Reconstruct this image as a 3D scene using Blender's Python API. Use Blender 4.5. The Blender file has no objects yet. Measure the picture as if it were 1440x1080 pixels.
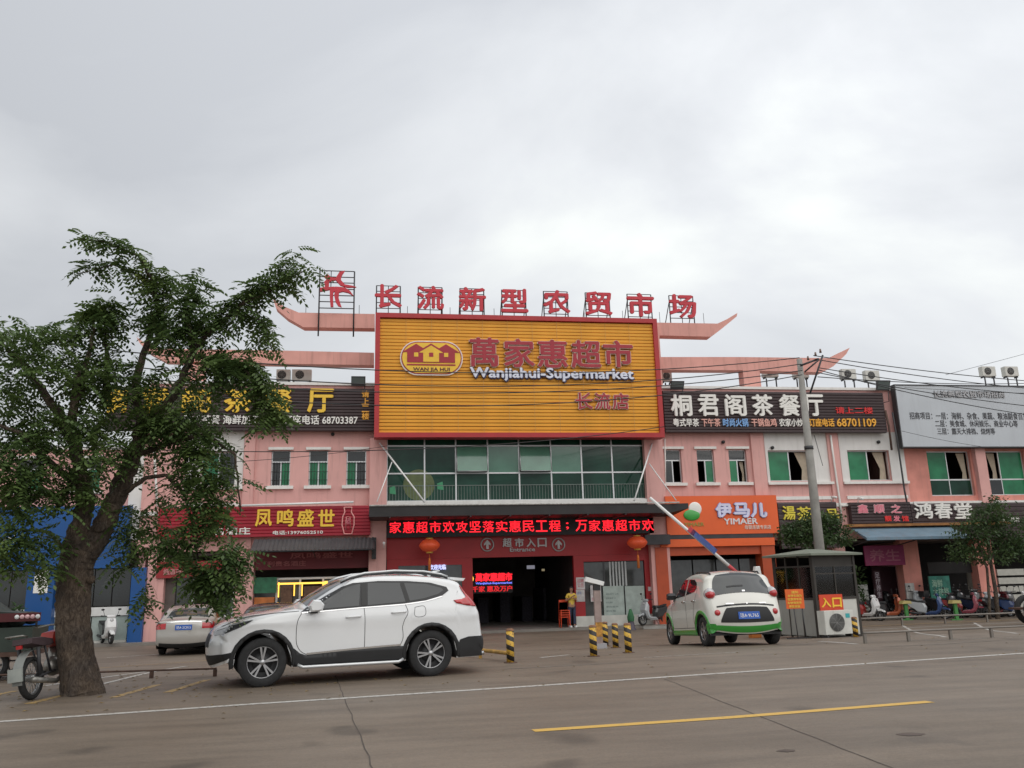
import bpy, bmesh, math, random
import numpy as np
from mathutils import Vector, Matrix, geometry
random.seed(7); rng = np.random.default_rng(7)
scene = bpy.context.scene
C = scene.collection
# ---------------------------------------------------------------- camera, sky, sun, exposure
F, H = 1190.0, 1.4
PITCH = math.atan(285/1190.0); ROLL = .027; YAW = math.radians(-9)
cam_m = Matrix.Rotation(YAW, 3, 'Z') @ Matrix.Rotation(math.pi/2+PITCH, 3, 'X') @ Matrix.Rotation(-ROLL, 3, 'Z')
cd = bpy.data.cameras.new('camera'); cd.sensor_width = 36; cd.lens = 36*F/1440
cd.clip_end = 3000; cd.clip_start = .1
cam = bpy.data.objects.new('camera', cd); C.objects.link(cam)
cam.matrix_world = Matrix.Translation((0, 0, H)) @ cam_m.to_4x4()
scene.camera = cam
SUN_EL, SUN_AZ = 50, 155          # azimuth clockwise from +Y
world = bpy.data.worlds.new("World"); scene.world = world; world.use_nodes = True
nt = world.node_tree; nt.nodes.clear()
def N(t, k, **kw):
    n = t.nodes.new(k)
    for a, v in kw.items(): setattr(n, a, v)
    return n
def build_world():
    out = N(nt, 'ShaderNodeOutputWorld'); bg = N(nt, 'ShaderNodeBackground')
    sky = N(nt, 'ShaderNodeTexSky', sky_type='NISHITA', sun_disc=False)
    sky.sun_elevation = math.radians(SUN_EL); sky.sun_rotation = math.radians(SUN_AZ)
    sky.air_density = 1.5; sky.dust_density = 4
    sc = N(nt, 'ShaderNodeMixRGB', blend_type='MULTIPLY'); sc.inputs[0].default_value = 1
    sc.inputs[2].default_value = (.1, .1, .1, 1); nt.links.new(sky.outputs[0], sc.inputs[1])
    tc = N(nt, 'ShaderNodeTexCoord')
    mp = N(nt, 'ShaderNodeMapping'); mp.inputs['Scale'].default_value = (1, 1, 1.9); mp.inputs['Location'].default_value = (3.1, .4, .2)
    nt.links.new(tc.outputs['Generated'], mp.inputs[0])
    n1 = N(nt, 'ShaderNodeTexNoise'); n1.inputs['Scale'].default_value = 1.5; n1.inputs['Detail'].default_value = 7; n1.inputs['Roughness'].default_value = .5
    n1.inputs['Distortion'].default_value = .5
    nt.links.new(mp.outputs[0], n1.inputs[0])
    cr = N(nt, 'ShaderNodeValToRGB'); e = cr.color_ramp.elements
    e[0].position = .33; e[0].color = (.53, .55, .585, 1); e[1].position = .66; e[1].color = (.90, .93, .89, 1)
    m_ = e.new(.5); m_.color = (.69, .71, .735, 1)
    nt.links.new(n1.outputs[0], cr.inputs[0])
    # broad brighter side of the cloud cover: overhead and towards the right
    vm = N(nt, 'ShaderNodeVectorMath', operation='DOT_PRODUCT'); vm.inputs[1].default_value = (.42, .32, .85)
    nt.links.new(tc.outputs['Generated'], vm.inputs[0])
    mr = N(nt, 'ShaderNodeMapRange'); mr.inputs[1].default_value = .25; mr.inputs[2].default_value = 1; mr.inputs[3].default_value = .93; mr.inputs[4].default_value = 1.45
    nt.links.new(vm.outputs['Value'], mr.inputs[0])
    mul = N(nt, 'ShaderNodeVectorMath', operation='SCALE'); nt.links.new(cr.outputs[0], mul.inputs[0]); nt.links.new(mr.outputs[0], mul.inputs['Scale'])
    mx = N(nt, 'ShaderNodeMixRGB'); mx.inputs[0].default_value = .95
    nt.links.new(sc.outputs[0], mx.inputs[1]); nt.links.new(mul.outputs[0], mx.inputs[2])
    nt.links.new(mx.outputs[0], bg.inputs[0]); bg.inputs[1].default_value = 1.0
    nt.links.new(bg.outputs[0], out.inputs[0])
build_world()
sd = bpy.data.lights.new('sun', 'SUN'); sd.energy = 1.5; sd.angle = math.radians(85); sd.color = (1, .97, .92)
so = bpy.data.objects.new('sun', sd); C.objects.link(so)
az, el = math.radians(SUN_AZ), math.radians(SUN_EL)
so.rotation_euler = Vector((math.sin(az)*math.cos(el), math.cos(az)*math.cos(el), math.sin(el))).to_track_quat('Z', 'Y').to_euler()
vs = scene.view_settings; vs.view_transform = 'Standard'; vs.look = 'None'; vs.exposure = 0; vs.gamma = 1; vs.use_curve_mapping = False
scene.cycles.max_bounces = 6; scene.cycles.use_denoising = True
# ---------------------------------------------------------------- from a point of the photograph to a place in the world
def ray(px, py): return cam_m @ Vector(((px-720)/F, -(py-540)/F, -1))
def onY(px, py, Y):
    d = ray(px, py); return Vector((0, 0, H)) + d*(Y/d.y)
def gz(y):
    t = min(1, max(0, (y-17.0)/11.0)); return -.4*t*t*(3-2*t)
def ong(px, py):
    d = ray(px, py); z = 0
    for _ in range(30):
        t = (z-H)/d.z; z = z*.5+gz(d.y*t)*.5
    return Vector((0, 0, H)) + d*t
def RX(x0, y0, x1, y1, Y):      # rectangle seen on the plane Y: X0, X1, Z0, Z1
    ym, xm = (y0+y1)/2, (x0+x1)/2
    return onY(x0, ym, Y).x, onY(x1, ym, Y).x, onY(xm, y1, Y).z, onY(xm, y0, Y).z
# ---------------------------------------------------------------- materials
MATS = {}
def M(name, col, rough=.6, metal=0., var=.12, scale=3., bump=0., bscale=None, emit=None, es=1., streak=0., dirt=None, coat=0., spec=None, trans=0.):
    if name in MATS: return MATS[name]
    m = bpy.data.materials.new(name); m.use_nodes = True; t = m.node_tree
    b = t.nodes['Principled BSDF']; b.inputs['Roughness'].default_value = rough; b.inputs['Metallic'].default_value = metal
    if coat: b.inputs['Coat Weight'].default_value = coat; b.inputs['Coat Roughness'].default_value = .04
    if spec is not None: b.inputs['Specular IOR Level'].default_value = spec
    if trans: b.inputs['Transmission Weight'].default_value = trans
    tc = N(t, 'ShaderNodeTexCoord')
    col = tuple(col)+(1,)
    src = None
    if var:
        n = N(t, 'ShaderNodeTexNoise'); n.inputs['Scale'].default_value = scale; n.inputs['Detail'].default_value = 6
        t.links.new(tc.outputs['Object'], n.inputs[0])
        r = N(t, 'ShaderNodeMapRange'); r.inputs[1].default_value = .25; r.inputs[2].default_value = .75
        r.inputs[3].default_value = 1-var; r.inputs[4].default_value = 1+var
        t.links.new(n.outputs[0], r.inputs[0])
        s = N(t, 'ShaderNodeVectorMath', operation='SCALE'); s.inputs[0].default_value = col[:3]; t.links.new(r.outputs[0], s.inputs['Scale'])
        src = s.outputs[0]
    if streak:
        mp = N(t, 'ShaderNodeMapping'); mp.inputs['Scale'].default_value = (2.2, 2.2, .16); t.links.new(tc.outputs['Object'], mp.inputs[0])
        n2 = N(t, 'ShaderNodeTexNoise'); n2.inputs['Scale'].default_value = 2.4; n2.inputs['Detail'].default_value = 7; n2.inputs['Roughness'].default_value = .65
        t.links.new(mp.outputs[0], n2.inputs[0])
        r2 = N(t, 'ShaderNodeMapRange'); r2.inputs[1].default_value = .52; r2.inputs[2].default_value = .75; r2.inputs[3].default_value = 0; r2.inputs[4].default_value = streak
        t.links.new(n2.outputs[0], r2.inputs[0])
        x = N(t, 'ShaderNodeMixRGB'); x.inputs[2].default_value = tuple(dirt or (.16, .12, .1))+(1,)
        if src: t.links.new(src, x.inputs[1])
        else: x.inputs[1].default_value = col
        t.links.new(r2.outputs[0], x.inputs[0]); src = x.outputs[0]
    if src: t.links.new(src, b.inputs['Base Color'])
    else: b.inputs['Base Color'].default_value = col
    if bump:
        nb = N(t, 'ShaderNodeTexNoise'); nb.inputs['Scale'].default_value = bscale or scale*6; nb.inputs['Detail'].default_value = 5
        t.links.new(tc.outputs['Object'], nb.inputs[0])
        bn = N(t, 'ShaderNodeBump'); bn.inputs['Strength'].default_value = bump; bn.inputs['Distance'].default_value = .02
        t.links.new(nb.outputs[0], bn.inputs['Height']); t.links.new(bn.outputs[0], b.inputs['Normal'])
    if emit:
        b.inputs['Emission Color'].default_value = tuple(emit)+(1,); b.inputs['Emission Strength'].default_value = es
    MATS[name] = m; return m
pink = M('pink_render', (.70, .385, .355), .8, var=.09, scale=.9, bump=.15, bscale=30, streak=.5, dirt=(.34, .17, .15))
pinkbeam = M('pink_beam', (.72, .36, .31), .8, var=.1, scale=1.2, streak=.45, dirt=(.30, .15, .13))
salmon = M('weathered_salmon_render', (.66, .27, .22), .85, var=.2, scale=1.4, streak=.6, dirt=(.42, .2, .17))
white = M('white_render', (.74, .72, .70), .75, var=.07, scale=1.5, streak=.35, dirt=(.4, .36, .32))
trimw = M('white_trim', (.78, .76, .73), .7, var=.06, scale=4, streak=.3, dirt=(.42, .38, .33))
wpaint = M('white_metal_paint', (.78, .78, .77), .4, var=.05)
alu = M('aluminium', (.62, .63, .64), .38, .6, var=.08)
steel = M('dark_steel', (.055, .055, .06), .55, .3, var=.2)
rust = M('rusty_steel', (.11, .065, .05), .8, .2, var=.3, scale=8)
black = M('black_plastic', (.018, .018, .02), .5, var=.1)
rubber = M('tyre_rubber', (.022, .022, .023), .85, var=.25, scale=20, bump=.3, bscale=90)
redm = M('red_painted_frame', (.42, .025, .03), .5, var=.1, scale=2, streak=.2, dirt=(.2, .02, .02))
redlet = M('red_letter_panel', (.55, .03, .05), .5, var=.12, scale=3)
orangel = M('orange_yellow_slat', (.90, .43, .05), .5, var=.08, scale=1.2, streak=.15, dirt=(.5, .2, .03))
darkred = M('dark_red_cladding', (.33, .010, .014), .5, var=.12, scale=1.5)
redsign = M('red_slat_sign', (.33, .012, .028), .5, var=.1)
browns = M('dark_brown_sign', (.045, .026, .028), .55, var=.14, scale=2, streak=.25, dirt=(.09, .06, .055))
orange = M('orange_sign_board', (.80, .125, .025), .45, var=.05, scale=1, streak=.15, dirt=(.5, .08, .03))
yellow = M('yellow_letter', (.86, .55, .05), .45, var=.06)
oyel = M('orange_yellow_letter', (.85, .42, .04), .45, var=.06)
wlet = M('white_letter', (.82, .80, .76), .5, var=.06)
pinklet = M('pink_letter', (.72, .2, .26), .5, var=.1)
redlt2 = M('bright_red_letter', (.72, .03, .03), .5, var=.08)
bluelet = M('pale_blue_letter', (.22, .42, .75), .5, var=.1)
greenglass = M('green_glass', (.010, .050, .032), .06, var=.5, scale=.9, spec=.4)
greenglass2 = M('pale_green_glass', (.10, .24, .17), .1, var=.2, scale=1.2, spec=.8)
greenpane = M('green_film_pane', (.022, .19, .085), .12, var=.35, scale=1.6, spec=.5)
darkglass = M('dark_glass', (.02, .024, .026), .08, var=.3, scale=1.2, spec=.8)
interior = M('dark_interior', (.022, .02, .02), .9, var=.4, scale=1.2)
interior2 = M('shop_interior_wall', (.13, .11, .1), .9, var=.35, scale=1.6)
curtain = M('beige_curtain', (.52, .44, .34), .9, var=.12, scale=6)
acw = M('ac_casing', (.60, .60, .56), .55, var=.1, scale=4, streak=.4, dirt=(.32, .28, .22))
concrete = M('weathered_concrete', (.30, .29, .27), .85, var=.2, scale=3, bump=.4, bscale=40, streak=.4, dirt=(.14, .13, .12))
blue = M('blue_cladding', (.008, .075, .26), .4, var=.1, scale=1)
green = M('green_paint', (.05, .36, .06), .35, var=.1, coat=.3)
tiledw = M('pale_tile_base', (.55, .54, .5), .5, var=.15, scale=3)
# ---------------------------------------------------------------- mesh builder
class MB:
    def __init__(s): s.v = []; s.f = []; s.m = []; s.sm = []; s.k = 0; s.smooth = False
    def mat(s, k): s.k = k; return s
    def add(s, vs, fs, smooth=None):
        o = len(s.v); s.v += [tuple(p) for p in vs]
        for f in fs: s.f.append(tuple(i+o for i in f)); s.m.append(s.k); s.sm.append(s.smooth if smooth is None else smooth)
        return s
    def box(s, x0, x1, y0, y1, z0, z1):
        if x0 > x1: x0, x1 = x1, x0
        if y0 > y1: y0, y1 = y1, y0
        if z0 > z1: z0, z1 = z1, z0
        return s.add([(x0,y0,z0),(x1,y0,z0),(x1,y1,z0),(x0,y1,z0),(x0,y0,z1),(x1,y0,z1),(x1,y1,z1),(x0,y1,z1)],
              [(0,3,2,1),(4,5,6,7),(0,1,5,4),(1,2,6,5),(2,3,7,6),(3,0,4,7)], False)
    def prism(s, poly, y0, y1, ch=0, sc=.85):   # poly in (x,z), extruded along y
        n = len(poly)
        a = sum(poly[i][0]*poly[(i+1)%n][1]-poly[(i+1)%n][0]*poly[i][1] for i in range(n))
        if a < 0: poly = poly[::-1]
        cx = sum(p[0] for p in poly)/n; cz = sum(p[1] for p in poly)/n
        rings = [(y0, 1), (y1, 1)] if not ch else [(y0, sc), (y0+ch, 1), (y1-ch, 1), (y1, sc)]
        vs = []
        for y, k in rings: vs += [(cx+(x-cx)*k, y, cz+(z-cz)*k) for x, z in poly]
        fs = [tuple(range(n)), tuple(reversed(range((len(rings)-1)*n, len(rings)*n)))]
        for r in range(len(rings)-1):
            for i in range(n):
                j = (i+1) % n; fs.append((r*n+i, r*n+n+i, r*n+n+j, r*n+j))
        return s.add(vs, fs, False)
    def tube(s, pts, r, n=8, caps=True):
        pts = [Vector(p) for p in pts]; rs = r if isinstance(r, (list, tuple)) else [r]*len(pts)
        vs = []; up = None
        for i, p in enumerate(pts):
            d = (pts[min(i+1, len(pts)-1)]-pts[max(i-1, 0)]).normalized()
            if up is None:
                up = Vector((0, 0, 1)) if abs(d.z) < .9 else Vector((1, 0, 0))
            a = d.cross(up)
            if a.length < 1e-4: a = d.cross(Vector((0, 1, 0)))
            a.normalize(); b = a.cross(d).normalized(); up = b
            for k in range(n):
                t = 2*math.pi*k/n; vs.append(p+(a*math.cos(t)+b*math.sin(t))*rs[i])
        fs = []
        for i in range(len(pts)-1):
            for k in range(n):
                l = (k+1) % n; fs.append((i*n+k, i*n+l, i*n+n+l, i*n+n+k))
        if caps: fs += [tuple(reversed(range(n))), tuple(range((len(pts)-1)*n, len(pts)*n))]
        return s.add(vs, fs, True)
    def cyl(s, c, r, h, n=16, r2=None):
        c = Vector(c); return s.tube([c, c+Vector((0, 0, h))], [r, r if r2 is None else r2], n)
    def lathe(s, prof, c=(0,0,0), axis='z', n=24, closed=False, smooth=True):
        vs = []
        for r, h in prof:
            for k in range(n):
                t = 2*math.pi*k/n; x, y = r*math.cos(t), r*math.sin(t)
                p = (x, y, h) if axis == 'z' else (x, h, y)
                vs.append((p[0]+c[0], p[1]+c[1], p[2]+c[2]))
        fs = []; m = len(prof)
        for i in range(m if closed else m-1):
            a, b = i*n, ((i+1) % m)*n
            for k in range(n):
                l = (k+1) % n; fs.append((a+k, a+l, b+l, b+k))
        return s.add(vs, fs, smooth)
    def ball(s, c, r, n=14, m=8):
        rx, ry, rz = r if isinstance(r, (tuple, list)) else (r, r, r)
        vs = [(c[0], c[1], c[2]-rz)]
        for i in range(1, m):
            a = -math.pi/2+math.pi*i/m
            for k in range(n):
                t = 2*math.pi*k/n; vs.append((c[0]+rx*math.cos(a)*math.cos(t), c[1]+ry*math.cos(a)*math.sin(t), c[2]+rz*math.sin(a)))
        vs.append((c[0], c[1], c[2]+rz)); fs = []
        for k in range(n):
            l = (k+1) % n; fs.append((0, 1+l, 1+k)); fs.append((len(vs)-1, 1+(m-2)*n+k, 1+(m-2)*n+l))
            for i in range(m-2): fs.append((1+i*n+k, 1+i*n+l, 1+i*n+n+l, 1+i*n+n+k))
        return s.add(vs, fs, True)
    def xf(s, mtx, start=0):
        for i in range(start, len(s.v)): s.v[i] = tuple(mtx @ Vector(s.v[i]))
        return s
    def build(s, name, mats, parent=None, loc=None, label=None, rot=None):
        me = bpy.data.meshes.new(name); me.from_pydata(s.v, [], s.f)
        for m in (mats if isinstance(mats, (list, tuple)) else [mats]): me.materials.append(m)
        me.polygons.foreach_set('material_index', s.m); me.polygons.foreach_set('use_smooth', s.sm); me.update()
        return link(name, me, parent, loc, label, rot)
def link(name, me, parent=None, loc=None, label=None, rot=None):
    o = bpy.data.objects.new(name, me); C.objects.link(o)
    if loc is not None: o.location = loc
    if rot is not None: o.rotation_euler = rot
    if parent is not None: o.parent = parent
    if label: o['label'] = label
    return o
def tag(o, label=None, cat=None, group=None, kind=None):
    if label: o['label'] = label
    if cat: o['category'] = cat
    if group: o['group'] = group
    if kind: o['kind'] = kind
    return o
def thing(name, label, cat, loc=(0,0,0), rz=0, group=None):
    o = bpy.data.objects.new(name, None); C.objects.link(o); o.location = loc; o.rotation_euler = (0, 0, rz); o.empty_display_size = .2
    return tag(o, label, cat, group)
def box(name, m, parent, x0, x1, y0, y1, z0, z1, label=None):
    return MB().box(x0, x1, y0, y1, z0, z1).build(name, m, parent, label=label)
def copy_tree(o, parent=None, mats=None):
    c = o.copy(); C.objects.link(c)
    if parent is not None: c.parent = parent
    for ch in list(o.children): copy_tree(ch, c)
    return c
# ---------------------------------------------------------------- lettering (Blender's own built-in font)
TCACHE = {}
def text_mesh(body, ext=.02, bold=0.):
    k = (body, round(ext, 4), bold)
    if k in TCACHE: return TCACHE[k]
    c = bpy.data.curves.new('lettering', 'FONT'); c.body = body; c.size = 1; c.extrude = 0; c.resolution_u = 2
    o = bpy.data.objects.new('lettering', c); C.objects.link(o)
    me = bpy.data.meshes.new_from_object(o.evaluated_get(bpy.context.evaluated_depsgraph_get()))
    bpy.data.objects.remove(o); bpy.data.curves.remove(c)
    v = np.array([p.co[:] for p in me.vertices]); f = [tuple(p.vertices) for p in me.polygons]; bpy.data.meshes.remove(me)
    mn, mx = v.min(0), v.max(0); v[:, :2] -= (mn[:2]+mx[:2])/2; w, h = (mx-mn)[:2]
    TCACHE[k] = (v, f, w, h); return TCACHE[k]
def boundary(f):
    cnt = {}
    for p in f:
        for i in range(len(p)):
            a, b = p[i], p[(i+1) % len(p)]; cnt[(a, b)] = 1
    return [(a, b) for a, b in cnt if (b, a) not in cnt]
def lettering(name, body, rect, Y, m, parent, depth=.03, bold=.0, fit='both', label=None, slant=0.):
    """body fitted to X0,X1,Z0,Z1 on the plane Y facing the camera side (-Y)"""
    X0, X1, Z0, Z1 = rect
    v, f, w, h = text_mesh(body)
    sx, sz = (X1-X0)/w, (Z1-Z0)/h
    if fit == 'h': sx = sz
    cx, cz = (X0+X1)/2, (Z0+Z1)/2
    sh = [(0, 0)] if not bold else [(0, 0), (-bold, 0), (bold, 0), (0, bold*.8), (0, -bold*.8)]
    V = []; FF = []; bd = boundary(f); n = len(v)
    for q, (dx, dz) in enumerate(sh):
        y0 = Y-depth-q*.0025; o = len(V)
        for p in v: V.append((cx+(p[0]+slant*p[1])*sx+dx, y0, cz+p[1]*sz+dz))
        FF += [tuple(i+o for i in p) for p in f]
        if depth > .008:
            o2 = len(V)
            for p in v: V.append((cx+(p[0]+slant*p[1])*sx+dx, Y, cz+p[1]*sz+dz))
            FF += [(a+o, a+o2, b+o2, b+o) for a, b in bd]
    me = bpy.data.meshes.new(name); me.from_pydata(V, [], FF); me.materials.append(m); me.update()
    return link(name, me, parent, label=label)
def letters(name, body, pxrects, Y, m, parent, **kw):
    for ch, r in zip(body, pxrects): lettering(name, ch, RX(*r, Y), Y, m, parent, **kw)
def row(x0, x1, y0, y1, n, w, dy=0):        # n pixel rectangles of width w with centres from x0 to x1
    return [(x0+(x1-x0)*i/(n-1)-w/2, y0+dy*i/(n-1), x0+(x1-x0)*i/(n-1)+w/2, y1+dy*i/(n-1)) for i in range(n)]
# ================================================================ ground
def ground_mat():
    m = bpy.data.materials.new('worn_concrete_ground'); m.use_nodes = True; t = m.node_tree; b = t.nodes['Principled BSDF']
    tc = N(t, 'ShaderNodeTexCoord')
    def noise(s, d=6, r=.6, mp=None):
        n = N(t, 'ShaderNodeTexNoise'); n.inputs['Scale'].default_value = s; n.inputs['Detail'].default_value = d; n.inputs['Roughness'].default_value = r
        if mp:
            q = N(t, 'ShaderNodeMapping'); q.inputs['Scale'].default_value = mp[0]; q.inputs['Rotation'].default_value = (0, 0, mp[1]); t.links.new(tc.outputs['Object'], q.inputs[0]); t.links.new(q.outputs[0], n.inputs[0])
        else: t.links.new(tc.outputs['Object'], n.inputs[0])
        return n.outputs[0]
    def ramp(src, stops):
        r = N(t, 'ShaderNodeValToRGB'); e = r.color_ramp.elements
        while len(e) < len(stops): e.new(.5)
        for i, (p, c) in enumerate(stops): e[i].position = p; e[i].color = c
        t.links.new(src, r.inputs[0]); return r.outputs[0]
    def mul(a, b_):
        x = N(t, 'ShaderNodeMixRGB', blend_type='MULTIPLY'); x.inputs[0].default_value = 1; t.links.new(a, x.inputs[1]); t.links.new(b_, x.inputs[2]); return x.outputs[0]
    g = lambda a: (a, a, a, 1)
    base = ramp(noise(.22, 5), [(.3, (.148, .114, .084, 1)), (.7, (.205, .163, .126, 1))])
    base = mul(base, ramp(noise(1.5, 7, .7, ((.25, 1.3, 1), -.14)), [(.3, g(.70)), (.65, g(1.12))]))
    base = mul(base, ramp(noise(18, 4, .7), [(.3, g(.88)), (.7, g(1.1))]))
    base = mul(base, ramp(noise(45, 5, .8), [(.34, g(.80)), (.66, g(1.16))]))
    base = mul(base, ramp(noise(160, 2, .6), [(.3, g(.86)), (.7, g(1.12))]))
    base = mul(base, ramp(noise(.9, 3, .4), [(.28, g(.62)), (.36, g(1))]))
    t.links.new(base, b.inputs['Base Color'])
    rr = N(t, 'ShaderNodeMapRange'); rr.inputs[3].default_value = .42; rr.inputs[4].default_value = .75; t.links.new(noise(.7, 4), rr.inputs[0]); t.links.new(rr.outputs[0], b.inputs['Roughness'])
    bp = N(t, 'ShaderNodeBump'); bp.inputs['Strength'].default_value = .25; bp.inputs['Distance'].default_value = .01
    t.links.new(noise(60, 5, .7), bp.inputs['Height']); t.links.new(bp.outputs[0], b.inputs['Normal'])
    return m
gm = ground_mat()
ys = [-600, -200, -60, -20, -5] + list(np.arange(0, 45, .5)) + [60, 120, 300, 900]
xs = [-900, -300, -100] + list(range(-40, 61, 5)) + [150, 400, 900]
V = [(x, y, gz(y)) for y in ys for x in xs]; nx = len(xs)
Fc = [(j*nx+i, j*nx+i+1, (j+1)*nx+i+1, (j+1)*nx+i) for j in range(len(ys)-1) for i in range(nx-1)]
me = bpy.data.meshes.new('road'); me.from_pydata(V, [], Fc); me.materials.append(gm); me.polygons.foreach_set('use_smooth', [True]*len(Fc))
tag(link('road', me), 'wide brown grey concrete road running into the market forecourt', kind='structure')
def strip(name, pts, w, m, lift=.004, parent=None, seg=.5):
    """painted line on the ground through world points"""
    mb = MB(); P = []
    for a, b in zip(pts[:-1], pts[1:]):
        a, b = Vector(a), Vector(b); k = max(1, int((b-a).length/seg))
        for i in range(k): P.append(a.lerp(b, i/k))
    P.append(Vector(pts[-1])); vs = []
    for i, p in enumerate(P):
        d = (P[min(i+1, len(P)-1)]-P[max(i-1, 0)]); d.z = 0; d.normalize(); q = Vector((-d.y, d.x, 0))*(w/2)
        for s in (1, -1):
            c = p+q*s; vs.append((c.x, c.y, gz(c.y)+lift))
    fs = [(2*i, 2*i+1, 2*i+3, 2*i+2) for i in range(len(P)-1)]
    mb.add(vs, fs); return mb.build(name, m, parent)
def paint(name, col, wear=.5, ws=14):
    m = bpy.data.materials.new(name); m.use_nodes = True; t = m.node_tree; b = t.nodes['Principled BSDF']; b.inputs['Roughness'].default_value = .6
    tc = N(t, 'ShaderNodeTexCoord'); n = N(t, 'ShaderNodeTexNoise'); n.inputs['Scale'].default_value = ws; n.inputs['Detail'].default_value = 8; n.inputs['Roughness'].default_value = .75
    t.links.new(tc.outputs['Object'], n.inputs[0])
    r = N(t, 'ShaderNodeValToRGB'); e = r.color_ramp.elements; e[0].position = wear-.06; e[0].color = (.17, .14, .115, 1); e[1].position = wear+.08; e[1].color = col+(1,)
    t.links.new(n.outputs[0], r.inputs[0]); t.links.new(r.outputs[0], b.inputs['Base Color']); return m
wline = paint('worn_white_paint', (.48, .46, .43), .42); yline = paint('worn_yellow_paint', (.62, .38, .08), .36); yfad = paint('faded_yellow_paint', (.50, .32, .10), .47)
fline = paint('faded_white_paint', (.40, .37, .33), .50)
def S(o): return tag(o, kind='structure')
S(strip('road_edge_line', [ong(-60, 1018), ong(0, 1015), ong(360, 990), ong(720, 967), ong(1000, 948), ong(1300, 928), ong(1560, 911)], .14, wline))['label'] = 'long white line along the edge of the road'
S(strip('road_centre_line', [ong(750, 1028), ong(1030, 1009), ong(1308, 987)], .15, yline))['label'] = 'yellow dash painted in the middle of the road'
joint = M('joint_sealant', (.075, .06, .05), .8, var=.3, scale=6)
def wig(a, b, n, k):
    a, b = ong(*a), ong(*b); q = Vector((-(b-a).y, (b-a).x, 0)).normalized()
    return [a.lerp(b, i/n)+q*random.uniform(-k, k) for i in range(n+1)]
for a, b in (((472, 950), (540, 1120)), ((935, 955), (1330, 1110))):
    S(strip('slab_joint', wig(a, b, 24, .012), .013, joint, .003, seg=5))
S(strip('slab_joint', wig((560, 972), (1440, 925), 30, .02), .012, joint, .003, seg=5))
# stains and patches on the road
# tyre marks, patches and fallen leaves
tyre = M('tyre_mark', (.115, .092, .072), .8, var=.25, scale=7)
for a, b in (((560, 1002), (1000, 975)), ((300, 1052), (700, 1030)), ((905, 905), (880, 948)), ((1090, 912), (1110, 935))):
    pass
patch = M('repaired_concrete_patch', (.155, .128, .105), .75, var=.2, scale=6, bump=.3, bscale=60)
for cx_, cy_, w_, h_, a_ in ((1150, 905, 2.2, .5, .05), (1330, 905, 3.0, .22, .12), (800, 936, 2.6, .16, .15), (620, 897, 4.5, .25, .0)):
    c = ong(cx_, cy_); mb = MB(); n = 26; vs = [(c.x, c.y, gz(c.y)+.003)]
    for k in range(n):
        t_ = 2*math.pi*k/n; u, v = w_/2*math.cos(t_)*random.uniform(.8, 1.1), h_/2*math.sin(t_)*random.uniform(.7, 1.2); x, y = c.x+u*math.cos(a_)-v*math.sin(a_), c.y+u*math.sin(a_)+v*math.cos(a_); vs.append((x, y, gz(y)+.0035))
    mb.add(vs, [(0, k+1, (k+1) % n+1) for k in range(n)]); S(mb.build('ground_patch', patch))
mb = MB()
for _ in range(420):
    if random.random() < .6: x, y = random.gauss(-4.2, 2.2), random.gauss(14.6, 1.6)
    else: x, y = random.uniform(-8, 16), random.uniform(12, 26)
    a_ = random.uniform(0, 6.28); r = random.uniform(.02, .05); z = gz(y)+.006
    mb.add([(x, y, z), (x+r*math.cos(a_), y+r*math.sin(a_), z+.008), (x+2*r*math.cos(a_+.2), y+2*r*math.sin(a_+.2), z+.002), (x+r*math.cos(a_+.7), y+r*math.sin(a_+.7), z+.01)], [(0, 1, 2, 3)])
tag(mb.build('fallen_leaves', M('dry_leaf', (.22, .15, .05), .8, var=.5, scale=2)), 'dry leaves and litter scattered on the road and forecourt', kind='stuff')
stain = paint('oil_stain', (.055, .042, .035), .5, 5)
for (px, py, r) in ((1280, 1033, .09), (1105, 1056, .06)):
    c = ong(px, py); mb = MB(); n = 18
    vs = [(c.x, c.y, gz(c.y)+.003)]+[(c.x+r*1.5*random.uniform(.7, 1.1)*math.cos(a), c.y+r*random.uniform(.7, 1.1)*math.sin(a), gz(c.y)+.003) for a in [2*math.pi*k/n for k in range(n)]]
    mb.add(vs, [(0, k+1, (k+1) % n+1) for k in range(n)]); S(mb.build('oil_stain', M('dark_stain', (.085, .06, .048), .7, var=.4, scale=9)))
# parking bay lines on the forecourt
LN = [((135,940),(330,925),'y'),((150,925),(300,915),'w'),((140,963),(262,937),'w'),((60,965),(205,945),'w'),((160,981),(222,963),'y'),((235,974),(292,956),'y'),((40,990),(92,977),'y'),((-40,985),(20,972),'y'),
      ((1210,886),(1440,875),'w'),((1212,881),(1440,871),'y'),((1215,889),(1440,880),'w'),((1150,902),(1206,906),'w'),((1230,893),(1330,893),'w'),
      ((905,925),(1040,917),'f'),((760,925),(800,921),'w'),((1300,901),(1440,896),'f'),((140,900),(210,896),'f'),((1270,880),(1330,896),'w'),((1370,876),(1430,891),'w')]
for a, b, k in LN:
    S(strip('parking_line', [ong(*a), ong(*b)], .1 if k != 'y' else .13, {'w': wline, 'y': yfad, 'f': fline}[k]))
# doorstep slab of the market and pavement along the shops
tag(box('pavement', M('grey_paving', (.21, .19, .17), .7, var=.2, scale=1.5, bump=.3, bscale=30), None, -60, 90, 35.2, 50, -1, -.3), 'raised grey paving in front of the shops', kind='structure')
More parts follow.
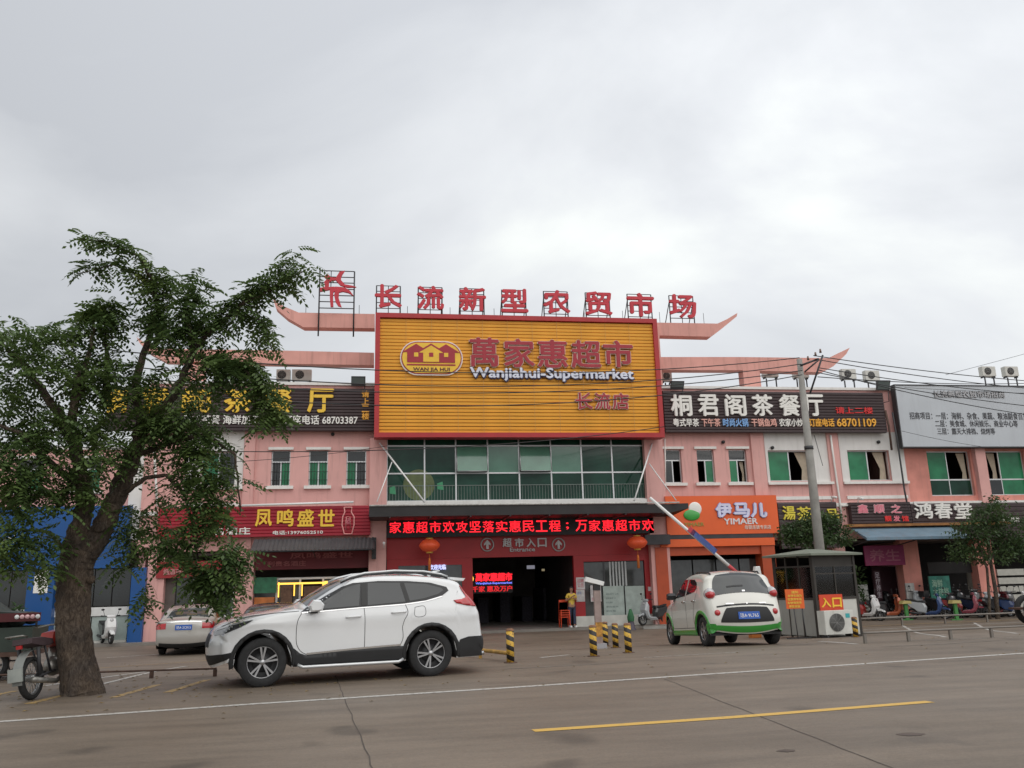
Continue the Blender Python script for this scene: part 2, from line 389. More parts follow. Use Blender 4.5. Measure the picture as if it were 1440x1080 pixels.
# ================================================================ market building
YW = 36.0; GF = -.3
def wall(mb, x0, x1, z0, z1, y0, th, holes):
    xs = sorted({x0, x1, *[a for h in holes for a in h[:2]]}); zs = sorted({z0, z1, *[a for h in holes for a in h[2:]]})
    xs = [x for x in xs if x0 <= x <= x1]; zs = [z for z in zs if z0 <= z <= z1]
    for zi in range(len(zs)-1):
        run = None
        for xi in range(len(xs)-1):
            cx, cz = (xs[xi]+xs[xi+1])/2, (zs[zi]+zs[zi+1])/2
            solid = not any(h[0] < cx < h[1] and h[2] < cz < h[3] for h in holes)
            if solid: run = (run[0] if run else xs[xi], xs[xi+1])
            if (not solid or xi == len(xs)-2) and run:
                mb.box(run[0], run[1], y0, y0+th, zs[zi], zs[zi+1]); run = None
MBG = thing('market_building', 'pink two storey market hall with upturned roof beams', 'building', (0, 0, 0))
ZT = onY(1200, 549, YW).z          # parapet top
X_L = onY(205, 620, YW).x; X_R = onY(1272, 640, YW).x; XG0 = onY(544, 660, YW).x; XG1 = onY(908, 660, YW).x
Z2 = onY(728, 706, YW).z          # underside of the first floor
winsL = [RX(381,633,408,682,YW), RX(434,633,461,682,YW), RX(487,633,515,682,YW)]
winsR = [RX(935,632,959,679,YW), RX(981,632,1005,679,YW), RX(1026,632,1051,679,YW)]
bays = [RX(302,636,331,683,YW), RX(1081,633,1142,676,YW), RX(1193,633,1252,676,YW)]
for lst in (winsL, winsR):
    z0 = sum(w[2] for w in winsL+winsR)/6; z1 = sum(w[3] for w in winsL+winsR)/6
    for i, w in enumerate(lst): lst[i] = (w[0], w[1], z0, z1)
zb0 = sum(w[2] for w in bays)/3; zb1 = sum(w[3] for w in bays)/3
bays = [(w[0], w[1], zb0, zb1) for w in bays]
bays[0] = (bays[0][0]-.55, bays[0][1], zb0, zb1)
mb = MB()
wall(mb, X_L, XG0, 3.1, ZT, YW, .3, winsL+bays[:1]); mb.build('wall', pink, MBG); mb = MB()
wall(mb, XG1, X_R, 3.1, ZT, YW, .3, winsR+bays[1:])
mb.build('wall', pink, MBG)
box('back_wall', interior2, MBG, X_L, X_R, 46, 46.2, GF, ZT)
box('floor_slab', interior2, MBG, X_L, X_R, YW+.3, 46, Z2-.35, Z2-.15)
box('roof', concrete, MBG, X_L, X_R, YW+.3, 46, ZT-.4, ZT-.2)
box('side_wall', pink, MBG, X_L, X_L+.25, YW+.3, 46, GF, ZT-.4); box('side_wall', pink, MBG, X_R-.25, X_R, YW+.3, 46, GF, ZT-.4)
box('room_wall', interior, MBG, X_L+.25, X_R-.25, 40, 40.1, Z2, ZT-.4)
# white window bays
for i, b in enumerate(bays):
    px = [(262, 343), (1076, 1166), (1181, 1271)][i]
    xa, xb = onY(px[0], 640, YW).x, onY(px[1], 640, YW).x
    m2 = MB(); wall(m2, xa, xb, b[2]-.05, ZT-2.0, YW-.03, .028, [(b[0], b[1], b[2]-.06, b[3])]); m2.build('white_surround', white, MBG)
    box('sill', trimw, MBG, xa-.02, xb+.02, YW-.16, YW-.032, b[2]-.17, b[2]-.052)
    box('trim_band', trimw, MBG, xa+.1, xb-.1, YW-.06, YW-.002, b[2]-.85, b[2]-.70)
def window(parent, r, style, sillw=.2, Y=YW, lintel=True, rail=False):
    X0, X1, Z0, Z1 = r; fr = MB(); t = .045; Yf = Y+.14
    fr.box(X0, X0+t, Yf, Yf+.06, Z0, Z1); fr.box(X1-t, X1, Yf, Yf+.06, Z0, Z1); fr.box(X0+t, X1-t, Yf, Yf+.06, Z0, Z0+t); fr.box(X0+t, X1-t, Yf, Yf+.06, Z1-t, Z1)
    xm = (X0+X1)/2; zt = Z1-(Z1-Z0)*.32
    if style['top']: fr.box(X0+t, X1-t, Yf+.002, Yf+.058, zt-.025, zt+.025)
    fr.box(xm-.025, xm+.025, Yf+.004, Yf+.056, Z0+t, (zt if style['top'] else Z1-t))
    w = fr.build('window', alu, parent)
    zz = zt if style['top'] else Z1
    if style['top']: MB().box(X0+t, X1-t, Yf+.025, Yf+.035, zt+.025, Z1-t).build('pane', darkglass, w)
    for k, (a, b) in enumerate(((X0+t, xm-.02), (xm+.02, X1-t))):
        mt = style['panes'][k]
        if mt is not None: MB().box(a, b, Yf+.02+.012*k, Yf+.028+.012*k, Z0+t, zz-.02).build('pane', mt, w)
        if style.get('curtain') == k:
            c = MB(); n = 9; aw = a+(b-a)*(.35 if not style.get('wide') else .1); vs = []
            for i in range(n+1):
                x = aw+(b-aw)*.9*i/n
                for j, z in enumerate((Z0+.05, Z0+(zz-Z0)*.4, zz-.05)):
                    sq = (.62, .5, 1)[j]; vs.append((b-(b-x)*sq-(.0), Yf+.14+.035*(i % 2), z))
            c.add(vs, [(3*i+j, 3*i+3+j, 3*i+4+j, 3*i+1+j) for i in range(n) for j in (0, 1)], True); c.build('curtain', curtain, w)
    if style.get('bars'):
        g = MB()
        for i in range(1, 7): x = X0+(X1-X0)*i/7; g.tube([(x, Yf-.05, Z0), (x, Yf-.05, zz)], .009, 5)
        for z in (Z0+.25, Z0+.6, Z0+.95): g.tube([(X0, Yf-.06, z), (X1, Yf-.06, z)], .009, 5)
        g.build('window_bars', steel, w)
    if lintel:
        MB().box(X0-.12, X1+.12, Y-.1, Y-.002, Z1+.01, Z1+.12).build('lintel', trimw, w)
        MB().box(X0-.16, X1+.16, Y-.14, Y-.002, Z0-.14, Z0-.01).build('sill', trimw, w)
    return w
gp, dg = greenpane, darkglass
for i, r in enumerate(winsL): window(MBG, r, dict(top=True, panes=[gp if i else dg, gp if i != 2 else dg], bars=True))
for r, st in zip(winsR, (dict(top=True, panes=[dg, None]), dict(top=True, panes=[None, gp]), dict(top=True, panes=[gp, None], curtain=1))): window(MBG, r, st)
window(MBG, bays[0], dict(top=False, panes=[gp, dg], bars=True), lintel=False)
window(MBG, bays[1], dict(top=False, panes=[gp, None], curtain=1), lintel=False)
window(MBG, bays[2], dict(top=False, panes=[gp, None], curtain=1), lintel=False)
# pilasters
for (a, b) in ((520, 544), (908, 934)):
    xa, xb = onY(a, 660, YW-.35).x, onY(b, 660, YW-.35).x
    box('column', pink, MBG, xa, xb, YW-.35, YW-.002, GF, onY(728, 616, YW-.35).z)
for (a, b) in ((343, 358), (1058, 1076), (1166, 1181)):
    xa, xb = onY(a, 660, YW).x, onY(b, 660, YW).x
    box('pilaster', pink, MBG, xa, xb, YW-.12, YW-.004, 3.15, ZT-1.7)
ZT1 = onY(1300, 708, YW).z
for a, b in ((X_L, onY(520, 700, YW).x), (onY(1076, 700, YW).x, X_R)): box('string_course', trimw, MBG, a, b, YW-.16, YW-.003, ZT1-.10, ZT1+.06)
# roof edge coping
for a, b in ((X_L, XG0), (XG1, X_R)): box('coping', trimw, MBG, a, b, YW-.08, YW+.4, ZT, ZT+.12)
# central tower block behind the billboard
YC = YW-.2
c0, c1 = onY(526, 500, YC+1).x, onY(928, 500, YC+1).x
ztop = onY(720, 446, YC).z
box('tower_block', pinkbeam, MBG, c0+.1, c1-.1, YC+.6, YC+4, ZT-.5, ztop-.1)
# upturned beams
def beam(pts, Y, th, name='roof_beam'):
    P = [(onY(x, y, Y).x, onY(x, y, Y).z) for x, y in pts]
    MB().prism(P, Y, Y+th).build(name, pinkbeam, MBG)
    # pale coping on the top edge
beam([(384,421),(400,431),(420,439.5),(527,441.5),(527,461.5),(427,460),(404,447),(388,433)], YW+.5, .55)
beam([(921,453.5),(1009,455),(1022,449),(1037,440),(1036,445),(1014,463),(1000,473.5),(923,471.5)], YW+.5, .55)
beam([(192,474),(206,484),(226,490.5),(380,492.5),(526,496),(526,513.5),(380,511),(232,508),(208,495),(196,482)], YW+.5, .55)
beam([(924,502),(1040,502),(1165,503.5),(1178,497),(1195,489),(1190,498),(1172,515),(1157,523.5),(1040,520.5),(925,520)], YW+.5, .55)
for a, b in ((262, 286), (1046, 1070)):
    xa, xb = onY(a, 535, YW+.5).x, onY(b, 535, YW+.5).x; box('roof_post', pinkbeam, MBG, xa, xb, YW+.51, YW+1.04, ZT+.12, onY((a+b)/2, 512 if a < 500 else 519, YW+.5).z)
# glass curtain wall between the columns
GY = YW-.05
gx = [544, 597, 641, 686, 730, 775, 818, 861, 907]; gxs = [onY(x, 660, GY).x for x in gx]
g0, g1, g2, g3 = [onY(728, y, GY).z for y in (704, 665, 627, 617)]
CW = thing('glass_front', 'green tinted glass front of two rows of panes above the entrance canopy', 'window', (gxs[0], GY, g0))
def cwm(mbq): return mbq.xf(Matrix.Translation((-gxs[0], -GY, -g0)))
q = MB()
for x in gxs: q.box(x-.03, x+.03, GY-.03, GY+.05, g0, g3)
for z in (g0+.02, g1, g2): q.box(gxs[0], gxs[-1], GY-.028, GY+.048, z-.03, z+.03)
cwm(q).build('frame', alu, CW)
for r, (za, zb) in enumerate(((g0, g1), (g1, g2), (g2, g3))):
    for i in range(8):
        a, b = gxs[i]+.03, gxs[i+1]-.03
        if r == 1 and i in (2, 4):          # top hung casements pushed open
            q = MB(); d = .28
            q.add([(a, GY-.02, zb-.03), (b, GY-.02, zb-.03), (b, GY-d, za+.05), (a, GY-d, za+.05)], [(0, 3, 2, 1)])
            q.add([(a, GY+.0, zb-.03), (b, GY+.0, zb-.03), (b, GY-d+.02, za+.05), (a, GY-d+.02, za+.05)], [(0, 1, 2, 3)])
            p_ = cwm(q).build('open_casement', greenglass2, CW)
            f_ = MB()
            for (s_, e_) in (((a, GY-.03, zb-.03), (a, GY-d-.01, za+.05)), ((b, GY-.03, zb-.03), (b, GY-d-.01, za+.05)), ((a, GY-d-.01, za+.05), (b, GY-d-.01, za+.05)), ((a, GY-.03, zb-.03), (b, GY-.03, zb-.03))): f_.tube([s_, e_], .02, 4)
            cwm(f_).build('casement_frame', alu, p_)
            continue
        mt = greenglass2 if (r == 1 and i in (3, 5)) else greenglass
        yj = random.uniform(-.004, .004)
        cwm(MB().box(a, b, GY+.01+yj, GY+.02+yj, za+.03, zb-.03)).build('pane', mt, CW)
q = MB()
for i in range(1, 90):
    x = gxs[0]+(gxs[-1]-gxs[0])*i/90
    q.box(x-.008, x+.008, GY-.015, GY-.004, g0+.05, g0+(g1-g0)*.55)
q.box(gxs[0], gxs[-1], GY-.024, GY-.004, g0+(g1-g0)*.55, g0+(g1-g0)*.55+.03)
o = cwm(q).build('balustrade', M('rail_behind_glass', (.16, .2, .18), .5, .2), CW); o['kind'] = 'stuff'
# round pale sticker on the glass
q = MB(); cx, cz, rr = onY(589, 676, GY).x, onY(589, 682, GY).z, .66
n = 28; q.add([(cx, GY-.006, cz)]+[(cx+rr*math.cos(2*math.pi*k/n), GY-.006, max(g0+.06, cz+rr*math.sin(2*math.pi*k/n))) for k in range(n)], [(0, (k+1) % n+1, k+1) for k in range(n)])
cwm(q).build('round_sticker', M('faded_sticker', (.10, .13, .045), .4, var=.3, scale=5), CW)
for x, y in ((552, 690), (619, 684)):
    c = onY(x, y, GY); q = MB(); q.prism([(c.x-.12, c.z-.12), (c.x+.14, c.z-.16), (c.x+.1, c.z+.2), (c.x-.13, c.z+.12)], GY-.02, GY-.006); cwm(q).build('green_sticker', M('green_film', (.05, .3, .14), .4), CW)
box('ledge', trimw, MBG, gxs[0]-.02, gxs[-1]+.02, YW-.3, YW-.06, g0-.2, g0)
box('entrance_header', darkred, MBG, onY(544,715,YW).x, onY(918,715,YW).x, YW-.04, YW+.2, onY(728,783,YW).z, g0-.2)
# ================================================================ neighbouring buildings
BL = thing('blue_shop_building', 'low building with bright blue cladding and pale glass shopfront beside the trunk', 'building')
XB0 = -26.0
mb = MB(); zr = onY(150, 632, YW).z
hL = [RX(20,645,60,690,YW), RX(100,645,140,690,YW)]
wall(mb, XB0, X_L-.01, 3.4, zr, YW+.1, .3, [(h[0], h[1], hL[0][2], hL[0][3]) for h in hL])
mb.build('wall', pink, BL)
for h in hL: window(BL, (h[0], h[1], hL[0][2], hL[0][3]), dict(top=True, panes=[dg, gp], bars=True), Y=YW+.1)
m2 = MB(); m2.box(onY(188,600,YW).x, onY(206,600,YW).x, YW+.04, YW+.09, 3.6, zr-.1); m2.build('white_panel', white, BL)
box('roof', concrete, BL, XB0, X_L-.01, YW+.4, 46, zr-.3, zr-.05); box('coping', trimw, BL, XB0, X_L-.01, YW, YW+.45, zr, zr+.12)
box('back_wall', interior2, BL, XB0, X_L-.01, 41, 41.2, GF, zr-.3)
fz0, fz1 = onY(100, 800, YW-.3).z, onY(100, 712, YW-.3).z
box('fascia', blue, BL, XB0, X_L-.3, YW-.35, YW+.098, fz0, fz1)
for a, b in ((38, 76), (184, 204), (-90, -60)):
    box('pillar', blue, BL, onY(a,850,YW).x, onY(b,850,YW).x, YW-.2, YW+.4, GF, fz0-.002)
for a, b in ((-58, 36), (78, 182)):
    xa, xb = onY(a,850,YW+.2).x, onY(b,850,YW+.2).x; n = 4
    for i in range(n):
        u, v_ = xa+(xb-xa)*i/n+.02, xa+(xb-xa)*(i+1)/n-.02
        box('pane', darkglass, BL, u, v_, YW+.2, YW+.22, onY(120,855,YW).z+.05, fz0-.02)
        box('lower_pane', M('frosted_pane', (.34, .40, .38), .35, var=.15), BL, u, v_, YW+.2, YW+.22, GF+.1, onY(120,868,YW).z)
    box('door_band', M('white_band', (.7, .7, .69), .5), BL, xa, xb, YW+.14, YW+.24, onY(120,867,YW).z+.001, onY(120,856,YW).z+.04)
    box('plinth', tiledw, BL, xa, xb, YW+.1, YW+.3, GF-.02, GF+.095)
lettering('logo_letters', 'oi', RX(6,752,22,764,YW-.35), YW-.352, wlet, BL, depth=.03)
lettering('poster', '▮', RX(48,802,68,834,YW-.2), YW-.202, wlet, BL, depth=.006)
RB = thing('right_market_wing', 'weathered pink wing with tall green windows under the grey notice board', 'building')
XE = 48.0; zt2 = onY(1300, 548, YW).z
H2 = [RX(1307,634,1368,697,YW), RX(1386,634,1444,697,YW), RX(1466,634,1524,697,YW)]
H2 = [(h[0], h[1], H2[0][2], H2[0][3]) for h in H2]
mb = MB(); wall(mb, X_R+.01, XE, 3.1, zt2, YW+.02, .3, H2); mb.build('wall', salmon, RB)
box('roof', concrete, RB, X_R+.01, XE, YW+.32, 46, zt2-.4, zt2-.2); box('back_wall', interior2, RB, X_R+.01, XE, 46, 46.2, GF, zt2); box('room_wall', interior, RB, X_R+.01, XE, 40, 40.1, 4, zt2-.4)
box('floor_slab', interior2, RB, X_R+.01, XE, YW+.32, 46, 3.1, 3.4)
for i, h in enumerate(H2):
    fr = MB(); X0, X1, Z0, Z1 = h; zm = Z0+(Z1-Z0)*.36; xm = X0+(X1-X0)*(.48 if i != 1 else .42); t = .05; Yf = YW+.16
    fr.box(X0, X0+t, Yf, Yf+.06, Z0, Z1); fr.box(X1-t, X1, Yf, Yf+.06, Z0, Z1); fr.box(X0+t, X1-t, Yf, Yf+.06, Z0, Z0+t); fr.box(X0+t, X1-t, Yf, Yf+.06, Z1-t, Z1); fr.box(X0+t, X1-t, Yf+.001, Yf+.059, zm-.03, zm+.03)
    fr.box(xm-.02, xm+.02, Yf+.003, Yf+.057, Z0+t, Z1-t); w = fr.build('window', alu, RB)
    pm = [(greenglass, greenglass), (greenpane, None)] if i != 1 else [(darkglass, greenpane), (None, greenpane)]
    for r_, (za, zb_) in enumerate(((Z0+t, zm-.03), (zm+.03, Z1-t))):
        for k, (a, b) in enumerate(((X0+t, xm-.02), (xm+.02, X1-t))):
            if pm[r_][k]: MB().box(a, b, Yf+.02, Yf+.03, za, zb_).build('pane', pm[r_][k], w)
    cs = MB(); a, b = (xm+(X1-xm)*.55, X1-.1) if i != 1 else (xm-.5, xm-.08); n = 8
    vs = [(b-(b-(a+(b-a)*i_/n))*sq, Yf+.16+.04*(i_ % 2), z) for i_ in range(n+1) for sq, z in ((.8, Z0+.3), (.45, zm+.35), (1, Z1-.08))]
    cs.add(vs, [(3*p+j, 3*p+3+j, 3*p+4+j, 3*p+1+j) for p in range(n) for j in (0, 1)], True); cs.build('curtain', curtain, w)
for a, b in ((1370, 1384), (1448, 1464)):
    box('pilaster', pink, RB, onY(a,660,YW).x, onY(b,660,YW).x, YW-.25, YW+.018, 3.15, H2[0][3]+.3)
box('string_course', trimw, RB, X_R+.01, XE, YW-.2, YW+.018, ZT1-.12, ZT1+.08)
# ground floor: piers and recessed shops
def pier(a, b, m, parent, top=3.098, y0=YW-.02):
    return box('pier', m, parent, onY(a,840,YW).x, onY(b,840,YW).x, y0, YW+.5, GF, top)
pier(205, 229, pink, MBG); pier(329, 355, pink, MBG); pier(1178, 1196, pink, MBG)
pier(1275, 1300, salmon, RB); pier(1381, 1405, salmon, RB); pier(1500, 1530, salmon, RB)
box('shop_ceiling', interior2, MBG, X_L+.3, XG0, YW+.3, 40, 2.95, 3.05); box('shop_ceiling', interior2, MBG, XG1, X_R-.3, YW+.3, 40, 2.95, 3.05)
box('shop_ceiling', interior2, RB, X_R+.3, XE, YW+.35, 40, 2.95, 3.05)
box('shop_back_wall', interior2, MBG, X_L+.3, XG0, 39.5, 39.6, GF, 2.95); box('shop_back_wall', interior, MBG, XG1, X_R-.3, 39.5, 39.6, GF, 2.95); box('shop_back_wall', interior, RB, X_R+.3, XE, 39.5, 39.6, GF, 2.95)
for x in (1095, 1200): box('party_wall', interior2, MBG, onY(x,840,YW).x-.1, onY(x,840,YW).x+.1, YW+.51, 39.5, GF, 2.95)
# left shops
def shopfront(parent, a, b, Y, ztop, n, mt, door=None, zb=GF+.02):
    xa, xb = onY(a,840,Y).x, onY(b,840,Y).x; f = MB()
    for i in range(n+1): x = xa+(xb-xa)*i/n; f.box(x-.04, x+.04, Y-.03, Y+.05, zb, ztop)
    f.box(xa, xb, Y-.028, Y+.048, ztop-.08, ztop); f.box(xa, xb, Y-.027, Y+.047, zb, zb+.1)
    w = f.build('shopfront', alu, parent)
    for i in range(n):
        if i == door: continue
        MB().box(xa+(xb-xa)*i/n+.04, xa+(xb-xa)*(i+1)/n-.04, Y, Y+.012, zb+.1, ztop-.08).build('pane', mt, w)
clearg = M('shop_glass', (.05, .055, .055), .06, var=.3, spec=.8)
shopfront(MBG, 243, 328, YW+.45, 2.35, 3, clearg, 1)
box('stall_riser', interior2, MBG, onY(229,840,YW).x, onY(243,840,YW).x, YW+.3, YW+.5, GF, 2.9)
shopfront(MBG, 356, 518, YW+.45, 2.0, 5, clearg, 2)
# lit display in the left shop
LD = thing('lit_shop_display', 'shop interior display outlined by a glowing yellow light frame behind the suv roof', 'display', (onY(420,840,YW+.2).x, YW+.25, GF))
lx = LD.location.x; ly = YW+.25
glow = M('yellow_neon', (.9, .6, .1), .5, emit=(1, .55, .08), es=1.6, var=0); glowd = M('warm_lamp_glass', (.9, .5, .1), .5, emit=(1, .45, .08), es=.7, var=0)
def at_ld(r, m, nm, d=.03, Y=ly):
    X0, X1, Z0, Z1 = RX(*r, Y); return MB().box(X0-lx, X1-lx, Y-ly-.03, Y-ly+d, Z0-GF, Z1-GF).build(nm, m, LD)
for r in ((391,819,455,821.5),(391,819,392.5,840),(413,821.5,414.5,838),(424,821.5,425.5,838),(453.5,819,455,840)): at_ld(r, glow, 'light_tube')
at_ld((456,817,467,823), glow, 'lit_plate'); at_ld((357,812,389,834), M('green_notice', (.03, .16, .08), .5, var=.4, scale=5), 'green_notice'); at_ld((357,840,385,870), M('orange_counter', (.5, .16, .04), .6, var=.3), 'counter', .3)
at_ld((395,824,411,850), M('dim_brown_shelf', (.14, .07, .04), .6, var=.5, scale=9), 'shelf', .05); at_ld((427,824,452,850), M('dim_brown_shelf', (.14, .07, .04)), 'shelf', .05)
# ================================================================ signs
def sign(name, label, px, Y, m, th=.22, slats=0, frame=None, cat='sign', grp=None, ext=(0, 0)):
    X0, X1, Z0, Z1 = RX(*px, Y); X0 -= ext[0]; X1 += ext[1]
    root = thing(name, label, cat, (0, 0, 0), 0, grp)
    MB().box(X0, X1, Y, Y+th, Z0, Z1).build('backing_board', m, root)
    if slats:
        h = (Z1-Z0)/slats; me = None
        for i in range(slats):
            if me is None:
                s_ = MB().prism([(0, 0)], 0, 0) if False else MB()
                s_.add([(0,-.0,0),(X1-X0,-.0,0),(X1-X0,-.035,.012),(0,-.035,.012),(0,-.035,h*.72),(X1-X0,-.035,h*.72),(X1-X0,0,h*.95),(0,0,h*.95)], [(0,1,2,3),(3,2,5,4),(4,5,6,7),(0,3,4,7),(1,6,5,2)], False)
                o_ = s_.build('slat', m, root); me = o_.data
            else: o_ = link('slat', me, root)
            o_.location = (X0, Y, Z0+i*h)
    if frame:
        f = MB(); t = .09
        f.box(X0-t, X1+t, Y-.06, Y+th+.01, Z1, Z1+t); f.box(X0-t, X1+t, Y-.06, Y+th+.01, Z0-t, Z0); f.box(X0-t, X0, Y-.06, Y+th+.01, Z0, Z1); f.box(X1, X1+t, Y-.06, Y+th+.01, Z0, Z1)
        f.build('frame', frame, root)
    return root
# ---- central billboard
YB = 35.0
X0, X1, Z0, Z1 = RX(527,445,928,615.5,YB)
BB = thing('supermarket_billboard', 'huge orange louvred billboard with red frame and supermarket lettering', 'billboard', (0, 0, 0))
fr = MB(); t = .2
fr.box(X0, X1, YB-.12, YB+.5, Z1-t, Z1); fr.box(X0, X1, YB-.12, YB+.5, Z0, Z0+t); fr.box(X0, X0+t, YB-.12, YB+.5, Z0+t, Z1-t); fr.box(X1-t, X1, YB-.12, YB+.5, Z0+t, Z1-t)
fr.build('frame', redm, BB)
MB().box(X0+.1, X1-.1, YB+.3, YB+.48, Z0+.1, Z1-.1).build('backing_board', M('slat_backing', (.30, .10, .02), .7), BB)
ns = 33; hh = (Z1-Z0-2*t)/ns; L = X1-X0-2*t
sm_ = MB(); sm_.add([(0,.02,0),(L,.02,0),(L,0,hh*.76),(0,0,hh*.76),(0,.10,hh*.88),(L,.10,hh*.88),(0,.10,0),(L,.10,0)], [(0,1,2,3),(3,2,5,4),(0,6,7,1)], False)
o_ = sm_.build('slat', orangel, BB); slme = o_.data; o_.location = (X0+t, YB, Z0+t)
for i in range(1, ns):
    o_ = link('slat', slme, BB); o_.location = (X0+t, YB+random.uniform(-.004, .004), Z0+t+i*hh)
for i in range(1, 11):
    x = X0+t+L*i/11; MB().box(x-.008, x+.008, YB-.012, YB-.004, Z0+t, Z1-t).build('seam_strip', M('slat_seam', (.66, .36, .10), .5), BB)
MB().box(X0+.4, X1-.4, YB+.5, YC+.9, Z1-1.0, Z1-.5).build('bracket', steel, BB); MB().box(X0+.4, X1-.4, YB+.5, YC+.9, Z0+.3, Z0+.6).build('bracket', steel, BB)
outl = M('pale_letter_edge', (.66, .50, .42), .5)
def big(ch, r, m, sh=.028, depth=.14, Y=YB, back=outl, par=BB, bold=.03):
    q = RX(*r, Y); lettering('letter', ch, q, Y-.02, m, par, depth=depth, bold=bold)
    if back: lettering('letter_edge', ch, q, Y-.018, back, par, depth=depth-.02, bold=bold+.028)
mar = M('crimson_letter_face', (.36, .014, .03), .45, var=.1)
for ch, r in zip('萬家惠超市', ((661,477,700,516),(709,478.5,750,517),(756,480,796,517.5),(803,480.5,843,518),(848,481,888,517))): big(ch, r, mar)
for ch, r in zip('长流店', ((809,553,832,576),(836,553.5,857,576),(861,554,883,576))): big(ch, r, mar, depth=.1, bold=.012)
q = RX(661,519,889,537,YB)
lettering('latin_lettering', 'Wanjiahui-Supermarket', q, YB-.02, M('silver_letter', (.62, .64, .74), .4, .2), BB, depth=.14, bold=.022)
lettering('latin_lettering_edge', 'Wanjiahui-Supermarket', (q[0]+.03, q[1]+.03, q[2]-.03, q[3]-.03), YB-.018, M('latin_shadow', (.05, .05, .12), .6), BB, depth=.1, bold=.045)
# oval logo badge
lx0, lx1, lz0, lz1 = RX(563,481,650,528,YB); lc = ((lx0+lx1)/2, (lz0+lz1)/2); lw, lh = (lx1-lx0)/2, (lz1-lz0)/2
def stadium(k, n=14):
    r = lh-k; c = lw-lh; P = []
    for i in range(n+1): a = -math.pi/2+math.pi*i/n; P.append((lc[0]+c+r*math.cos(a), lc[1]+r*math.sin(a)))
    for i in range(n+1): a = math.pi/2+math.pi*i/n; P.append((lc[0]-c+r*math.cos(a), lc[1]+r*math.sin(a)))
    return P
LG = MB().prism(stadium(-.02), YB-.10, YB-.001).build('logo_badge', M('badge_white', (.75, .7, .66), .4), BB)
MB().prism(stadium(.03), YB-.115, YB-.10).build('badge_ring', mar, LG); MB().prism(stadium(.075), YB-.13, YB-.115).build('badge_face', M('badge_yellow', (.85, .53, .04), .45), LG)
def house(cx, w, z0_, z1_, m, d):
    s = MB(); zz = z0_+(z1_-z0_)*.55
    s.prism([(cx-w*.36, z0_), (cx+w*.36, z0_), (cx+w*.36, zz), (cx+w*.56, zz), (cx, z1_), (cx-w*.56, zz), (cx-w*.36, zz)], YB-.13-d, YB-.13)
    return s.build('house_emblem', m, LG)
hz0, hz1 = onY(606, 511, YB).z, onY(606, 485, YB).z; hx = lambda x: onY(x, 500, YB).x
ye = MATS['badge_yellow']
house(hx(585), 1.05, hz0, hz1, mar, .02); house(hx(627), 1.05, hz0, hz1, mar, .02); house(hx(606), 1.08, hz0, hz1+.02, mar, .026); house(hx(606), .93, hz0+.03, hz1-.07, ye, .032)
for x, m_, dd in ((585, ye, .03), (627, ye, .03), (606, mar, .042)):
    c = hx(x); MB().box(c-.09, c+.09, YB-.13-dd, YB-.131, hz0+.25, hz0+.43).build('emblem_window', m_, LG)
MB().box(hx(572), hx(640), YB-.145, YB-.131, hz0-.13, hz0-.07).build('emblem_line', mar, LG)
lettering('badge_lettering', 'WAN JIA HUI', RX(581,518,632,524,YB), YB-.131, M('badge_dark', (.1, .02, .03), .5), LG, depth=.012, bold=.006)
# ---- rooftop letters on their frames
def roof_letter(ch, i, lab):
    x = 546+(959-546)*i/7; dy = 14*i/7; YR = YC+.75
    T = thing('rooftop_letter', lab, 'letter sign', (onY(x, 440, YR).x, YR, 0), 0, 'red letters standing in a row on the roof')
    q = RX(x-18, 402+dy, x+18, 433+dy, YR); ox = T.location.x
    q = (q[0]-ox, q[1]-ox, q[2], q[3])
    lettering('letter_face', ch, q, -.02, redlet, T, depth=.12, bold=.035)
    fr = MB(); zb_ = onY(x, 446+dy*.6, YR).z; zt_ = q[3]; w = (q[1]-q[0])/2*.93
    for sx in (-w, w): fr.tube([(sx, 0, zb_), (sx, 0, zt_)], .028, 4); fr.tube([(sx, 0, zt_-.3), (sx+(.0), .9, zb_)], .022, 4)
    for z in np.linspace(q[2]-.02, zt_, 5): fr.tube([(-w, .01, z), (w, .01, z)], .02, 4)
    fr.tube([(0, .01, zb_), (0, .01, zt_)], .018, 4)
    fr.build('support_frame', steel, T)
for i, (ch, lab) in enumerate(zip('长流新型农贸市场', ('first red letter from the left on the billboard top', 'red letter with three water dots on the roof', 'third red roof letter from the left, above the logo side', 'red roof letter just right of the billboard logo', 'red roof letter standing above the billboard centre', 'red roof letter left of the last two', 'red roof letter second from the right end', 'last red roof letter at the right end by the beam'))):
    roof_letter(ch, i, lab)
# rooftop emblem
YE = YW+.35
T = thing('rooftop_emblem', 'red curled star emblem in a tall dark frame left of the letters', 'emblem', (0, 0, 0))
def P_(zx, zy): return 360+zx/4, 360+zy/4
def blob(pts, d=0):
    PP = [P_(*p) for p in pts]; PP = [(onY(x, y, YE).x, onY(x, y, YE).z) for x, y in PP]
    MB().prism(PP, YE-.14-d, YE-.02).build('emblem_stroke', redlet, T)
blob([(400,105),(425,125),(450,128),(470,95),(500,88),(480,120),(478,140),(500,165),(540,172),(565,180),(515,182),(475,170),(448,140),(415,148),(392,130),(384,122)])
blob([(362,205),(362,185),(388,180),(385,150),(398,138),(412,150),(410,180),(440,178),(410,196),(388,200)], .004)
blob([(412,185),(450,178),(500,182),(530,202),(548,228),(520,212),(490,205),(468,210),(465,240),(476,275),(482,292),(462,285),(448,262),(440,225),(446,205),(436,208),(434,240),(436,290),(420,290),(416,240),(416,205)], .008)
fr = MB(); Yx = YE+.06
xs_ = [onY(449, 410, YE).x, onY(465, 410, YE).x, onY(498, 410, YE).x]; zt_ = onY(474, 380.5, YE).z; zb_ = onY(474, 442, YE).z
for k, x in enumerate(xs_): fr.tube([(x, Yx, zb_-(1.0 if k != 1 else -.9)), (x, Yx, zt_)], .035 if k != 1 else .02, 5)
